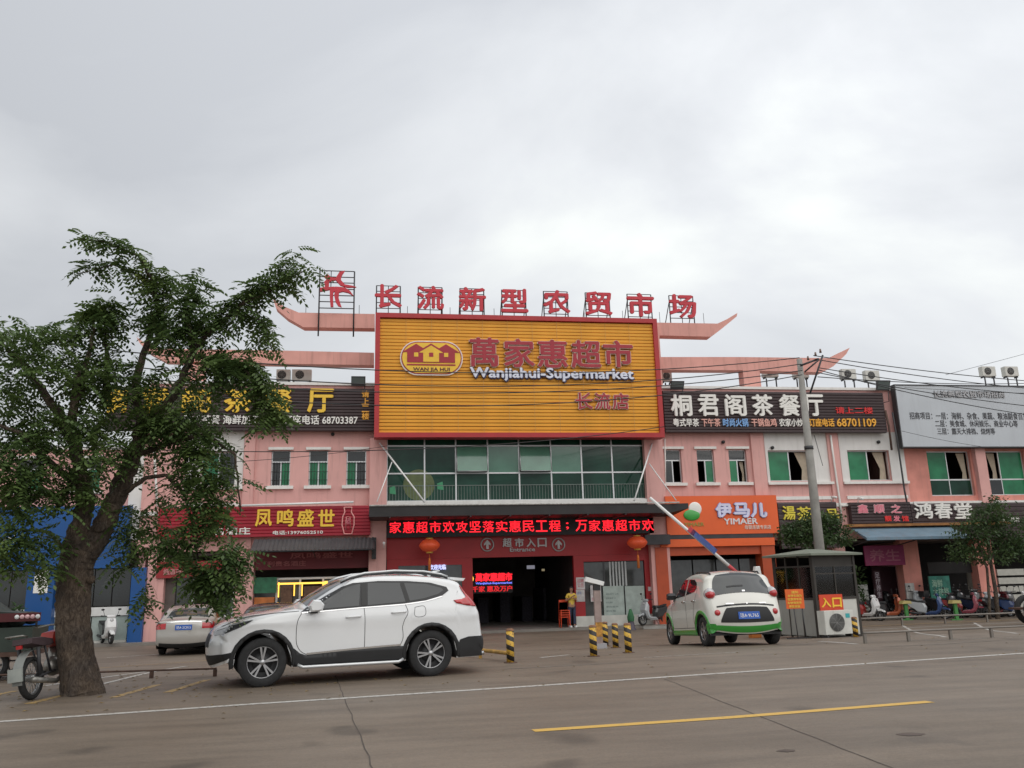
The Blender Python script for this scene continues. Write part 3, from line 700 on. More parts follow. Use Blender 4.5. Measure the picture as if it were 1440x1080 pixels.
for y in (380.5, 389, 397, 406, 415, 424, 433): z = onY(474, y, YE).z; fr.tube([(xs_[0], Yx, z), (xs_[2], Yx, z)], .024, 4)
fr.build('support_frame', steel, T)
# lightning rods
for i, (px, rl) in enumerate(((430, 'left of the red emblem'), (505, 'right of the red emblem'), (573, 'between the first and second roof letters'), (633, 'between the second and third roof letters'), (695, 'between the third and fourth roof letters'), (822, 'left of the sixth roof letter'), (876, 'right of the sixth roof letter'), (928, 'just before the last roof letter'), (990, 'near the right upturned beam tip'))):
    b = onY(px, 441+i*1.5, YC+.9); q = MB().tube([(b.x, b.y, b.z-.1), (b.x, b.y, b.z+.45)], .012, 4)
    o = q.build('lightning_rod', steel); tag(o, 'thin lightning rod on the roof '+rl, 'rod', 'thin rods along the roof edge')
# ---- left dark sign
YS = 35.6
s = sign('restaurant_sign', 'dark brown slatted sign with yellow letters left of the billboard', (150,545,526,605.5), YS, browns, slats=14)
for ch, x, w in (('厅',451,35),('餐',393,36),('茶',335,37),('阁',277,38),('君',219,38),('桐',163,30)):
    lettering('letter', ch, RX(x-w/2, 548, x+w/2, 580, YS), YS-.036, yellow, s, depth=.08, bold=.03)
for i, ch in enumerate('请上二楼'): lettering('small_letter', ch, RX(509, 550+i*10.4, 519, 559+i*10.4, YS), YS-.036, oyel, s, depth=.03, bold=.008)
lettering('phone_lettering', '粤式茶餐 海鲜加工 订餐 订座电话 68703387', RX(258,584,503,597,YS), YS-.036, wlet, s, depth=.02, bold=.008)
# ---- right dark sign
s = sign('tea_restaurant_sign', 'dark brown slatted sign with white letters right of the billboard', (934,551,1244,608), YS, browns, slats=14)
for ch, x in zip('桐君阁茶餐厅', (957, 995, 1033, 1071, 1109, 1143)):
    w = 28 if ch != '厅' else 26
    lettering('letter', ch, RX(x-w/2, 556, x+w/2, 585, YS), YS-.036, wlet, s, depth=.08, bold=.028)
for body, a, b, m_ in (('粤式早茶', 946, 982, wlet), ('下午茶', 986, 1012, M('salmon_letter', (.75, .4, .34), .5)), ('时尚火锅', 1016, 1051, bluelet), ('干锅鱼鸡', 1056, 1091, MATS['salmon_letter']), ('农家小炒', 1095, 1128, wlet), ('订座电话', 1137, 1172, oyel), ('68701109', 1176, 1231, oyel)):
    lettering('small_lettering', body, RX(a, 589, b, 600, YS), YS-.036, m_, s, depth=.03, bold=.009)
lettering('red_lettering', '请上二楼', RX(1174,573,1226,582,YS), YS-.036, redlt2, s, depth=.03, bold=.006)
# ---- red liquor sign
YS2 = 35.55
s = sign('liquor_shop_sign', 'dark red slatted shop sign with gold letters and bottle outline', (222,712.5,521,755), YS2, redsign, slats=9, frame=None)
for ch, x in zip('凤鸣盛世', (371, 401.5, 430, 459)): lettering('letter', ch, RX(x-11, 717, x+11, 740, YS2), YS2-.036, yellow, s, depth=.05, bold=.02)
lettering('phone_lettering', '电话:13976052510', RX(384,746,454,751.5,YS2), YS2-.036, wlet, s, depth=.015, bold=.004)
lettering('small_lettering', '名酒庄', RX(300,742,352,752,YS2), YS2-.036, wlet, s, depth=.015, bold=.008)
bt = MB()
def pl(pts, Y): return [(onY(x, y, Y).x, Y-.05, onY(x, y, Y).z) for x, y in pts]
bt.tube(pl([(484,713.5),(495,713.5),(494,720),(498,727),(498,738),(495,751),(484,751),(481,738),(482,727),(485,720),(484,713.5)], YS2), .028, 5)
bt.tube(pl([(487,727),(492,727),(493,745),(486,745),(487,727)], YS2), .016, 4)
bt.build('bottle_outline', M('pale_pink_tube', (.8, .35, .33), .4), s)
lettering('bottle_mark', '酒', RX(486,729,493,737,YS2), YS2-.04, pinklet, s, depth=.012)
o = MB().tube([onY(340, 711, 35.4), onY(497, 706, 35.4)], .05, 6).build('fluorescent_tube', wpaint); tag(o, 'long white lamp tube above the red liquor sign', 'lamp')
# awning below
AW = thing('corrugated_awning', 'grey corrugated metal awning under the red liquor sign', 'awning')
a0, a1 = onY(357,762,35.5).x, onY(527,762,35.5).x; zt_, zb_ = onY(440,757,35.5).z, onY(440,773,34.6).z
q = MB(); n = 60
vs = [];
for i in range(n+1):
    x = a0+(a1-a0)*i/n; w = .025*(1 if i % 2 else -1); vs += [(x, 35.55, zt_+w), (x, 34.6, zb_+w)]
q.add(vs, [(2*i, 2*i+1, 2*i+3, 2*i+2) for i in range(n)], False); q.build('sheet', M('grey_sheet', (.10, .10, .105), .5, .3, var=.2), AW)
q = MB().tube([(a0, 34.62, zb_-.03), (a1, 34.62, zb_-.03)], .03, 5)
for x in (a0+.1, (a0+a1)/2, a1-.1): q.tube([(x, 34.62, zb_-.03), (x, 35.9, zb_-.25)], .02, 4)
q.build('bracket', steel, AW)
dimred = M('dim_letter', (.34, .10, .10), .6)
s = sign('inner_liquor_sign', 'shaded dull red board with faint letters under the grey awning', (357,776,520,800), YW+.1, M('dull_red_board', (.14, .012, .018), .55), th=.15)
lettering('faint_lettering', '利贵名酒庄', RX(376,789,430,796,YW+.1), YW+.1, dimred, s, depth=.02, bold=.008); lettering('faint_lettering', '凤鸣盛世', RX(408,777,496,785,YW+.1), YW+.1, dimred, s, depth=.02, bold=.008)
s = sign('low_red_shop_sign', 'plain red board with small pale letters behind the silver sedan', (220,789,329,812), YW-.12, M('plain_red_board', (.30, .02, .025), .5), th=.1)
lettering('pale_lettering', '烟酒商行', RX(230,800,264,808,YW-.12), YW-.12, M('dusty_pink_letter', (.55, .25, .24), .5), s, depth=.02, bold=.006)
# ---- orange shop
YO = 35.55
s = sign('orange_shop_sign', 'bright orange shop board with white letters and round logo', (937,697,1094,751), YO, orange, th=.25)
for ch, x in zip('伊马儿', (1017, 1042, 1066)):
    q = RX(x-10.5, 708, x+10.5, 727, YO); lettering('letter', ch, q, YO, M('lilac_letter', (.68, .68, .86), .4), s, depth=.07, bold=.035)
    lettering('letter_edge', ch, q, YO, M('letter_blue_edge', (.22, .28, .62), .5), s, depth=.05, bold=.055)
lettering('latin_lettering', 'YIMAER', RX(1018,729,1065,737,YO), YO, M('pale_latin', (.75, .72, .74), .5), s, depth=.02, bold=.012)
lettering('small_lettering', '母婴连锁专卖店', RX(1047,738.5,1084,744,YO), YO, M('dusty_white_letter', (.78, .6, .52), .5), s, depth=.012, bold=.004)
q = RX(960,706,988,733,YO); cx, cz = (q[0]+q[1])/2, (q[2]+q[3])/2
MB().ball((cx+.12, YO, cz+.12), (.30, .05, .30), 20, 8).build('logo_white_disc', wlet, s); MB().ball((cx-.06, YO-.02, cz-.15), (.38, .05, .24), 20, 8).build('logo_green_leaf', green, s)
lettering('logo_lettering', 'YIMAER', RX(962,735,990,740,YO), YO, M('olive_letter', (.3, .3, .06), .5), s, depth=.012, bold=.004)
OF = thing('orange_shopfront', 'orange framed shop entrance under the orange sign', 'shopfront')
x0_, x1_ = onY(926,840,YO).x, onY(1097,840,YO).x; zf1, zf0 = onY(1010,757,YO).z, onY(1010,768,YO).z
MB().box(x0_+.3, x1_-.05, YO+.02, YO+.3, onY(1010,751,YO).z, zf1).build('shutter_slot', steel, OF); MB().box(x0_+.25, x1_, YO, YO+.28, zf0, zf1-.01).build('fascia', orange, OF)
opil = M('orange_pillar', (.45, .07, .02), .5, var=.1)
MB().box(x0_, onY(943,840,YO).x, YO+.06, YW+.3, GF, zf0).build('pillar', opil, OF); MB().box(onY(1078,840,YO).x, x1_, YO+.06, YW+.3, GF, zf0).build('pillar', opil, OF)
MB().box(onY(943,840,YO).x, onY(1078,840,YO).x, YO+.16, YW+.2, onY(1010,780,YO).z, zf0).build('header', opil, OF)
for i in range(4): u = onY(945+33*i,840,YW+.3).x; v_ = onY(945+33*(i+1)-2,840,YW+.3).x; MB().box(u, v_, YW+.3, YW+.32, GF+.1, onY(1010,786,YO).z).build('pane', clearg, OF)
# ---- dark tea sign / hair salon sign / seafood sign
YD = 35.6
s = sign('tea_shop_sign', 'dark shop sign with yellow brushed letters behind the utility pole', (1096,706,1179,771), YD, browns, slats=8)
for ch, r in zip('湯茶一品', ((1100,712,1117,731),(1120,713,1140,732),(1142,719,1150,723),(1160,716,1178,730))): lettering('letter', ch, RX(*r, YD), YD-.036, M('olive_yellow_letter', (.72, .6, .06), .5), s, depth=.04, bold=.014)
s = sign('salon_sign', 'dark slatted sign with pink and white letters beside the downpipe', (1197,706,1281,740), YD, browns, slats=8)
for ch, x in zip('鑫顺之', (1212, 1235, 1259)): lettering('letter', ch, RX(x-7, 710, x+7, 721.5, YD), YD-.036, pinklet, s, depth=.04, bold=.012); lettering('letter_edge', ch, RX(x-7, 710, x+7, 721.5, YD), YD-.036, M('pale_edge', (.7, .55, .55), .5), s, depth=.03, bold=.03)
for ch, x in zip('靓发馆', (1248, 1260, 1272)): lettering('small_letter', ch, RX(x-4.5, 725.5, x+4.5, 733, YD), YD-.036, redlt2 if ch != '发' else pinklet, s, depth=.02, bold=.01)
s = sign('hall_sign', 'dark shop sign with large white letters partly behind the right tree', (1283,707,1480,757), YD, browns, slats=8, ext=(0, 8))
for ch, x in zip('鸿春堂', (1297, 1325, 1353)): lettering('letter', ch, RX(x-12, 708, x+12, 729, YD), YD-.036, wlet, s, depth=.06, bold=.02)
lettering('small_lettering', '参茸药材', RX(1408,728,1432,734,YD), YD-.036, wlet, s, depth=.03, bold=.012)
# ---- grey notice board
YN = 35.5
X0, X1, Z0, Z1 = RX(1264,543,1452,628,YN); X1 += 3.5
s = thing('grey_notice_board', 'large pale grey board with small black announcement text on the right wing', 'notice board')
MB().box(X0, X1, YN, YN+.18, Z0, Z1).build('panel', M('pale_grey_sheet', (.50, .53, .57), .5, var=.07, scale=.8, streak=.2, dirt=(.3, .3, .32)), s)
f = MB(); f.box(X0-.05, X0, YN-.03, YN+.3, Z0-.05, Z1+.05); f.box(X0, X1, YN-.03, YN+.3, Z1, Z1+.05); f.box(X0, X1, YN-.03, YN+.3, Z0-.05, Z0); f.build('frame', steel, s)
for x in (X0+.5, (X0+X1)/2, X1-.5): MB().box(x-.04, x+.04, YN+.18, YW+.02, Z1-.6, Z1-.5).build('bracket', steel, s)
ink = M('black_print', (.06, .06, .07), .6)
for body, r in (('招商项目：一层：海鲜、杂食、果蔬、粮油副食百货等', (1279,580,1452,590)), ('二层：美食城、休闲娱乐、商业中心等', (1315,591,1431,600.5)), ('三层：露天大排档、烧烤等', (1318,602,1399,611))):
    lettering('printed_lettering', body, RX(*r, YN), YN, ink, s, depth=.004, bold=.004)
lettering('title_lettering', '长流新型农贸市场招商', RX(1312,550,1412,559,YN), YN, M('dark_grey_print', (.2, .2, .21), .5), s, depth=.03, bold=.016); lettering('title_lettering', '长流新型农贸市场招商', RX(1312,550,1412,559,YN), YN, M('silver_print', (.5, .5, .52), .5), s, depth=.04, bold=.002)
# ================================================================ market entrance
EN = thing('market_entrance', 'deep red supermarket entrance with dark open doorway', 'entrance')
ex0, ex1 = onY(544,800,YW).x, onY(918,800,YW).x; d0, d1 = onY(665,830,YW).x, onY(808,830,YW).x
zD = onY(735,783,YW).z; w0, w1 = onY(822,830,YW).x, onY(908,830,YW).x; zW1, zW0 = onY(865,789,YW).z, onY(865,869,YW).z
l0, l1 = onY(560,830,YW).x, onY(650,830,YW).x
mb = MB(); wall(mb, ex0, ex1, GF, zD+.0, YW-.03, .25, [(d0, d1, GF-.1, zD+.1), (w0, w1, zW0, zW1), (l0, l1, zW0, zW1)]); mb.build('wall', darkred, EN)
for a, b in ((ex0, d0), (d1, ex1)): MB().box(a, b, YW-.09, YW-.031, GF, GF+.42).build('tiled_base', tiledw, EN)
# hall behind the doorway
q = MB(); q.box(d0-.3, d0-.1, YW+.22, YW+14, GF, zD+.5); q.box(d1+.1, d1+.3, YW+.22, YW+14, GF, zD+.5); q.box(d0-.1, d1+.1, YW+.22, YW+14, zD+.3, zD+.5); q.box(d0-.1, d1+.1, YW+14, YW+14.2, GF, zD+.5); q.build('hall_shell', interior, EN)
for i in range(4): MB().box(d0+1+i*1.1, d0+1.5+i*1.1, YW+7, YW+10, GF, GF+1.2+.4*(i % 2)).build('goods_shelf', M('dim_goods', (.05, .045, .06), .8, var=.6, scale=12), EN)
for r, c in (((741,795,752,800), (.5, .5, .6)), ((776,797,790,800), (.35, .4, .5)), ((762,800,766,803), (.6, .5, .3))):
    X0, X1, Z0, Z1 = RX(*r, YW+6); MB().box(X0, X1, YW+6, YW+6.05, Z0, Z1).build('ceiling_lamp', M('dim_lamp_%d' % r[0], c, .5, emit=c, es=.35, var=0), EN)
for i in range(3):
    a = w0+(w1-w0)*i/3; b = w0+(w1-w0)*(i+1)/3; MB().box(a+.03, b-.03, YW+.05, YW+.062, zW0+.03, zW1-.03).build('pane', clearg, EN); MB().box(a-.03, a+.03, YW+.03, YW+.09, zW0, zW1).build('mullion', steel, EN)
MB().box(l0, l1, YW+.05, YW+.062, zW0, zW1).build('pane', clearg, EN)
q = MB()
for i in range(6): X = onY(857+i*4.4, 805, YW+.0).x; q.box(X, X+.07, YW+.02, YW+.045, onY(868,824,YW).z, zW1-.02)
q.build('white_bars', M('pale_bar', (.42, .44, .44), .5), EN)
notice = M('pale_glass_notice', (.36, .42, .39), .45, var=.2, scale=4)
for r in ((849,824,878,868), (880,824,907,868)): X0, X1, Z0, Z1 = RX(*r, YW); MB().box(X0, X1, YW+.01, YW+.03, Z0, Z1).build('window_notice', notice, EN)
faint = M('faint_ink', (.14, .18, .17), .6)
for i in range(5): lettering('notice_print', '便民服务 公告栏'[:7-i], RX(852, 834+i*6, 870-(i % 3)*4, 836.5+i*6, YW+.01), YW+.01, faint, EN, depth=.003)
for r, m_ in (((810,812,822,829), 'poster_white'), ((810,829.5,822,846), 'poster_pale'), ((830,823,845,846), 'poster_cool'), ((911,825,918,831), 'small_plate')):
    X0, X1, Z0, Z1 = RX(*r, YW); P = MB().box(X0, X1, YW-.05, YW-.032, Z0, Z1).build('poster', M(m_, (.5, .47, .47), .6, var=.25, scale=7), EN)
pr = M('poster_red_ink', (.45, .05, .07), .6); pb = M('poster_blue_ink', (.06, .12, .35), .6)
lettering('poster_print', '招聘\n公告', RX(811.5,814,820.5,826,YW), YW-.05, pr, EN, depth=.003); lettering('poster_print', '通知', RX(811,832,817,836,YW), YW-.05, pb, EN, depth=.003); lettering('poster_print', '告示', RX(832,840,843,845,YW), YW-.05, pr, EN, depth=.003)
grey_l = M('brushed_letter', (.36, .34, .34), .4, .4, var=.1)
for ch, x in zip('超市入口', (713, 730, 746.5, 762)): lettering('letter', ch, RX(x-6, 757, x+6, 769, YW-.04), YW-.042, grey_l, EN, depth=.05, bold=.012)
lettering('latin_lettering', 'Entrance', RX(717,770,752,775.5,YW-.04), YW-.042, grey_l, EN, depth=.04, bold=.006)
for px in (685, 785):
    c = onY(px, 766, YW); q = MB(); r = .29; q.lathe([(r-.05, 0), (r, 0), (r, .04), (r-.05, .04)], (c.x, YW-.09, c.z), 'y', 24, True)
    q.prism([(c.x-.05, c.z-.18), (c.x+.05, c.z-.18), (c.x+.05, c.z+.02), (c.x+.14, c.z-.04), (c.x+.14, c.z+.04), (c.x, c.z+.2), (c.x-.14, c.z+.04), (c.x-.14, c.z-.04), (c.x-.05, c.z+.02)], YW-.09, YW-.045); q.build('arrow_emblem', grey_l, EN)
# LED message board
YL = YW-.35
s = thing('led_message_board', 'long black led board with glowing red message above the entrance', 'led sign')
X0, X1, Z0, Z1 = RX(544,724.5,919,753,YL); MB().box(X0, X1, YL, YL+.2, Z0, Z1).build('panel', M('led_black', (.012, .008, .01), .5), s)
led = M('led_red', (.6, .02, .03), .5, emit=(1, .016, .03), es=1.5, var=0)
msg = '家惠超市欢攻坚落实惠民工程；万家惠超市欢'
for i, ch in enumerate(msg):
    x = 556+(911-556)*i/(len(msg)-1); dy = -3.5*i/len(msg)
    if ch == '；': lettering('led_letter', ';', RX(x-3, 737+dy, x+1, 747+dy, YL), YL, led, s, depth=.01); continue
    lettering('led_letter', ch, RX(x-8, 734+dy, x+8, 749.5+dy, YL), YL, led, s, depth=.01, bold=.005)
# inner LED sign
YI = YW+3.5
s = thing('inner_led_sign', 'small glowing led sign hanging inside the dark doorway', 'led sign')
X0, X1, Z0, Z1 = RX(662,805,721,834,YI); MB().box(X0, X1, YI, YI+.12, Z0, Z1).build('panel', MATS['led_black'], s)
lettering('led_letters', '萬家惠超市', RX(669,806,720,817,YI), YI, led, s, depth=.01, bold=.02); lettering('led_letters', 'Wanjiahui-Supermarket', RX(669,818.5,720,822,YI), YI, M('led_blue', (.1, .1, .6), .5, emit=(.2, .25, 1), es=1, var=0), s, depth=.01, bold=.008)
lettering('led_letters', '千家 惠及万户', RX(664,824,720,832,YI), YI, M('led_dim_red', (.5, .02, .02), .5, emit=(.9, .02, .03), es=.8, var=0), s, depth=.01, bold=.01)
c = onY(662, 814, YI); MB().ball((c.x, YI-.03, c.z), (.13, .03, .16), 12, 6).build('led_dot', glow, s)
s = thing('small_white_led_sign', 'small white lit lettering seen over the roof of the suv', 'led sign')
lettering('led_letters', '欢迎光临', RX(604,794,627,801,YW-.12), YW-.12, M('led_white', (.6, .6, .8), .5, emit=(.55, .6, 1), es=.8, var=0), s, depth=.02, bold=.01)
# canopy
CN = thing('entrance_canopy', 'flat black canopy slab over the entrance held by white rods', 'canopy')
cy0, cy1 = 33.6, YW-.36
zc = onY(720, 724, cy0).z; xl, xr_ = onY(519,715,cy0).x, onY(972,715,cy0).x
cb = M('canopy_black', (.022, .02, .021), .6, var=.3, scale=2)
ztc = onY(720, 709.5, cy0).z
MB().add([(xl,cy0,zc),(xr_-.9,cy0,zc),(xr_,cy0+.3,zc+.2),(xr_-.2,cy1,zc),(xl,cy1,zc),(xl,cy0,ztc),(xr_-.9,cy0,ztc-.05),(xr_,cy0+.3,ztc),(xr_-.2,cy1,ztc),(xl,cy1,ztc)], [(0,4,3,2,1),(5,6,7,8,9),(0,1,6,5),(1,2,7,6),(2,3,8,7),(3,4,9,8),(4,0,5,9)], False).build('slab', cb, CN)
MB().tube([(xl, cy0-.02, ztc+.02), (xr_-.5, cy0-.02, ztc+.0)], .035, 6).build('edge_trim', M('ragged_trim', (.45, .44, .42), .7, var=.4, scale=9), CN)
for i in range(8):
    x = xl+.8+(xr_-xl-2)*i/7; MB().box(x-.03, x+.03, cy0+.02, cy1, zc-.05, zc-.002).build('rib', steel, CN)
for (a, b, Ya, Yb) in (((534,623),(597,706),YW-.4,cy0+.6), ((551,650),(530,706),YW-.9,cy0+.5), ((917,624),(892,704),YW-.4,cy0+.6), ((913,652),(951,704),YW-.8,cy0+.6)):
    MB().tube([onY(*a, Ya), onY(*b, Yb)], .035 if (a[0] in (534, 917)) else .022, 6).build('support_rod', wpaint, CN)
# lanterns
def lantern(px, py, lab, tail):
    c = onY(px, py, 34.9); T = thing('red_lantern', lab, 'lantern', tuple(c), 0, 'red lanterns hanging under the canopy')
    q = MB(); n = 24; pr_ = [(.14, -.25), (.28, -.2), (.40, -.08), (.43, .0), (.40, .08), (.28, .2), (.14, .25)]; vs = []
    for r_, h in pr_:
        for k in range(n): a = 2*math.pi*k/n; rr_ = r_*(1 if k % 2 else .93); vs.append((rr_*math.cos(a), rr_*math.sin(a), h))
    q.add(vs, [(i*n+k, i*n+(k+1) % n, (i+1)*n+(k+1) % n, (i+1)*n+k) for i in range(len(pr_)-1) for k in range(n)], True)
    q.build('lantern_body', M('lantern_silk', (.72, .09, .03), .5, emit=(.9, .12, .03), es=.06, var=.15, scale=3), T)
    q = MB(); q.lathe([(.0, .30), (.15, .30), (.15, .25), (0, .25)], n=16); q.lathe([(.0, -.25), (.15, -.25), (.14, -.31), (0, -.31)], n=16); q.build('gold_cap', M('gold_trim', (.65, .4, .08), .4, .5), T)
    q = MB(); q.tube([(0, 0, -.31), (0, 0, -.5)], .012, 4); q.tube([(0, 0, -.5), (0, 0, -.6), (0, 0, -tail)], [.03, .05, .06], 8); q.build('tassel', M('tassel_thread', (.6, .16, .03), .9), T)
    MB().tube([(0, 0, .3), (0, 0, zc-c.z)], .008, 4).build('cord', steel, T)
lantern(604, 767, 'red lantern hanging over the roof of the suv', 1.0); lantern(896, 763, 'red lantern hanging over the window notices near the orange shop', 1.05)
def security_cam(px, py, Y, lab):
    c = onY(px, py, Y); T = thing('wall_camera', lab, 'camera', tuple(c)); MB().tube([(0, -.35, -.05), (0, 0, 0)], .055, 8).build('housing', wpaint, T); MB().tube([(0, -.05, -.02), (0, .12, -.2), (0, .4, -.2)], .02, 5).build('bracket', wpaint, T)
security_cam(540, 763, YW-.8, 'small white camera on the column left of the led board'); security_cam(1170, 699, YW-.5, 'small white camera by the downpipe under the second window bay'); security_cam(1207, 701, YW-.5, 'small white camera above the salon sign')
# dark board on the right of the canopy
o = box('wall_light_box', steel, None, onY(905,760,YW-.5).x, onY(940,760,YW-.5).x, YW-.75, YW-.45, onY(920,766,YW-.6).z, onY(920,752,YW-.6).z); tag(o, 'black box lamp under the right end of the canopy', 'lamp')
o = box('speaker_box', black, None, onY(523,770,YW-.6).x, onY(529,770,YW-.6).x, YW-.7, YW-.36, onY(526,786,YW-.6).z, onY(526,756,YW-.6).z); tag(o, 'black speaker box on the pink column left of the entrance', 'speaker')
# ================================================================ right hand shops
AB = thing('blue_metal_awning', 'pale blue sheet awning under the salon sign', 'awning')
za, zb_ = onY(1260,741,35.5).z, onY(1260,755,34.2).z; a0, a1 = onY(1197,745,35.5).x, onY(1335,745,35.5).x
MB().add([(a0,35.55,za),(a1,35.55,za),(a1,34.2,zb_),(a0-.1,34.2,zb_),(a0,35.55,za-.03),(a1,35.55,za-.03),(a1,34.2,zb_-.12),(a0-.1,34.2,zb_-.12)], [(0,3,2,1),(4,5,6,7),(3,7,6,2),(0,4,7,3),(1,2,6,5)], False).build('sheet', M('blue_grey_sheet', (.15, .23, .30), .5, var=.15, scale=2, streak=.3, dirt=(.3, .17, .08)), AB)
q = MB()
for x in (a0+.2, (a0+a1)/2, a1-.2): q.tube([(x, 34.25, zb_-.1), (x, 35.95, zb_-.3)], .025, 4)
q.build('bracket', steel, AB)
o = box('rusty_gutter', M('rusty_gutter_sheet', (.30, .13, .04), .8, var=.4, scale=3), None, a0-.3, a1+3, 35.3, 35.58, za+.03, za+.14); tag(o, 'long rusty orange gutter along the bottom of the salon sign', 'gutter')
def bay(px0, px1, items):
    for it in items:
        r, m_, Y, nm = it[:4]; X0, X1, Z0, Z1 = RX(*r, Y); o = box(nm, m_, None, X0, X1, Y, Y+.06, max(Z0, GF), Z1); tag(o, it[4], it[5])
        if len(it) > 6: lettering('lettering', it[6], (X0+(X1-X0)*.12, X1-(X1-X0)*.12, Z0+(Z1-Z0)*it[8], Z0+(Z1-Z0)*it[9]), Y, it[7], o, depth=.004, bold=.006)
purple = M('purple_board', (.20, .012, .07), .5); maroon = M('maroon_wall', (.05, .018, .025), .7, var=.2, scale=1)
bay(0, 0, [
 ((1216,767,1272,795), purple, 35.7, 'purple_shop_board', 'purple shop board with faint emblem under the blue awning', 'sign', '养生', M('faint_purple_ink', (.32, .1, .15), .6), .2, .8),
 ((1230,797,1268,875), maroon, 37.5, 'maroon_partition', 'maroon partition wall inside the shop under the purple board', 'partition'),
 ((1231,803,1239,842), maroon, 36.2, 'vertical_banner', 'narrow dark banner with vertical pale characters beside the purple board', 'banner', '足\n疗\n养\n生', M('banner_ink', (.34, .3, .33), .6), .05, .95),
 ((1208,822,1222,860), M('grey_poster', (.3, .3, .28), .6, var=.5, scale=9), 35.9, 'standing_poster', 'pale poster standing beside the booth corner', 'poster'),
 ((1309,810,1338,860), M('teal_poster', (.03, .20, .15), .5, var=.45, scale=4), 35.6, 'green_menu_board', 'green illustrated menu board behind the parked scooters', 'menu board', '海鲜\n大排档', M('mint_ink', (.35, .55, .42), .6), .45, .9),
 ((1275,820,1287,850), M('pale_flyer', (.45, .44, .42), .6, var=.4, scale=8), 35.9, 'wall_flyer', 'pale flyers on the partition beside the brown pier', 'poster'),
 ((1364,800,1376,868), M('pale_door', (.45, .43, .36), .6, var=.15, scale=2), 37.0, 'leaning_door', 'pale panel leaning inside the shop behind the right tree', 'panel'),
 ((1305,790,1380,806), interior, 36.4, 'shutter_box', 'black shutter box above the open shop behind the right tree', 'shutter')])
for i in range(5):
    o = box('price_board', M('cream_board', (.42, .41, .37), .6, var=.15, scale=5), None, onY(1408,840,36).x, onY(1446,840,36).x, 36.0, 36.1, onY(1425,809+i*12,36).z, onY(1425,800+i*12,36).z)
    tag(o, ['top cream price board at the right edge', 'second cream price board from the top at the right edge', 'middle cream price board at the right edge', 'fourth cream price board from the top at the right edge', 'lowest cream price board at the right edge'][i], 'board', 'cream boards stacked on the wall at the right')
# downpipes
def pipe(pts, Y, lab, r=.045, m=trimw):
    o = MB().tube([onY(x, y, Y) for x, y in pts], r, 8).build('downpipe', m); tag(o, lab, 'pipe')
pipe([(1168,612),(1173,650),(1181,705),(1184,735)], YW-.2, 'white downpipe running down the second pink pilaster')
pipe([(1278,707),(1195,708),(1192,711),(1183,711.5)], YW-.2, 'white drain pipe running along the ledge above the salon sign', .04)
pipe([(935,617),(936,690)], YW-.1, 'thin white downpipe beside the billboard lower corner', .03)
pipe([(1255,580),(1262,620),(1272,690),(1283,745)], YW-.4, 'dark cable conduit on the joint of the two pink wings', .04, steel)
pipe([(1245,577),(1250,600),(1254,633)], YW-.45, 'rusty vertical pipe stub near the end of the right dark sign', .05, rust)
pipe([(213,560),(220,690),(221,712)], YW-.1, 'white downpipe behind the crown at the corner of the pink wall', .05)
# wall fans / small holes
for px, py in ((468, 611), (1016, 622), (1195+39, 622), (1085, 630)):
    c = onY(px, py, YW); o = MB().lathe([(0, -.09), (.075, -.09), (.075, .0), (.0, .0)], (c.x, YW-.035, c.z), 'y', 12).build('vent_pipe', black)
    tag(o, 'small black vent pipe on the pink wall above the ' + {468: 'left windows', 1016: 'right small windows', 1234: 'last window bay', 1085: 'window bay by the utility pole'}[px], 'vent')
# ---- air conditioners
def ac_unit(name, lab, cat, loc, w=.85, h=.6, d=.32, rz=0, grp=None, simple=False):
    T = thing(name, lab, cat, loc, rz, grp)
    MB().prism([(0, 0), (w, 0), (w, h), (0, h)], 0, d, .015, .985).build('casing', acw, T)
    cx, cz, r = w*.40, h*.5, min(h, w)*.38
    MB().lathe([(0, -.004), (r, -.004), (r, -.0), (0, 0)], (cx, -.001, cz), 'y', 24).build('fan_recess', M('fan_shadow', (.07, .07, .07), .7), T)
    q = MB()
    for i in range(3 if simple else 9): rr = r*(i+1)/(3 if simple else 9); q.lathe([(rr-.006, -.02), (rr, -.02), (rr, -.01), (rr-.006, -.01)], (cx, 0, cz), 'y', 24, True)
    for k in range(8): a = math.pi*k/4; q.tube([(cx, -.016, cz), (cx+r*math.cos(a), -.016, cz+r*math.sin(a))], .005, 4)
    q.build('fan_grille', M('grille_grey', (.28, .28, .27), .5), T)
    MB().box(w*.06, w*.12, .03, d-.03, -.08, .001).build('foot', steel, T); MB().box(w*.88, w*.94, .03, d-.03, -.08, .001).build('foot', steel, T)
    return T
for i, (px, py, lab) in enumerate(((398,534,'pale ac unit on the roof above the tea characters left of the floodlight'), (424,534,'larger pale ac unit on the left roof beside the floodlight'), (939,535,'ac unit on the roof touching the billboard edge'), (1085,529,'first ac unit right of the pink roof post'), (1128,530,'ac unit on the roof just behind the pole top'), (1195,532,'ac unit on the roof between the pole and grey box'), (1228,534,'ac unit half hidden by the grey box on the roof'), (1392,528,'left ac unit above the grey notice board'), (1424,528,'right ac unit above the grey notice board'))):
    Y = YW+1.6; c = onY(px, py, Y); ww = {0: .6, 1: .85, 2: .45}.get(i, .75)
    zr_ = (ZT if px < 1250 else zt2)
    ac_unit('rooftop_ac_unit', lab, 'air conditioner', (c.x-ww/2, Y, c.z-.02), ww, .5, .3, 0, 'air conditioners on the roofs', True)
    q = MB().box(c.x-ww/2+.1, c.x-ww/2+.15, Y+.05, Y+.1, zr_-.3, c.z-.10); q.box(c.x+ww/2-.15, c.x+ww/2-.1, Y+.05, Y+.1, zr_-.3, c.z-.10); o = q.build('ac_stand', steel); tag(o, 'steel legs under the ' + ' '.join(lab.split()[:11]), 'stand')
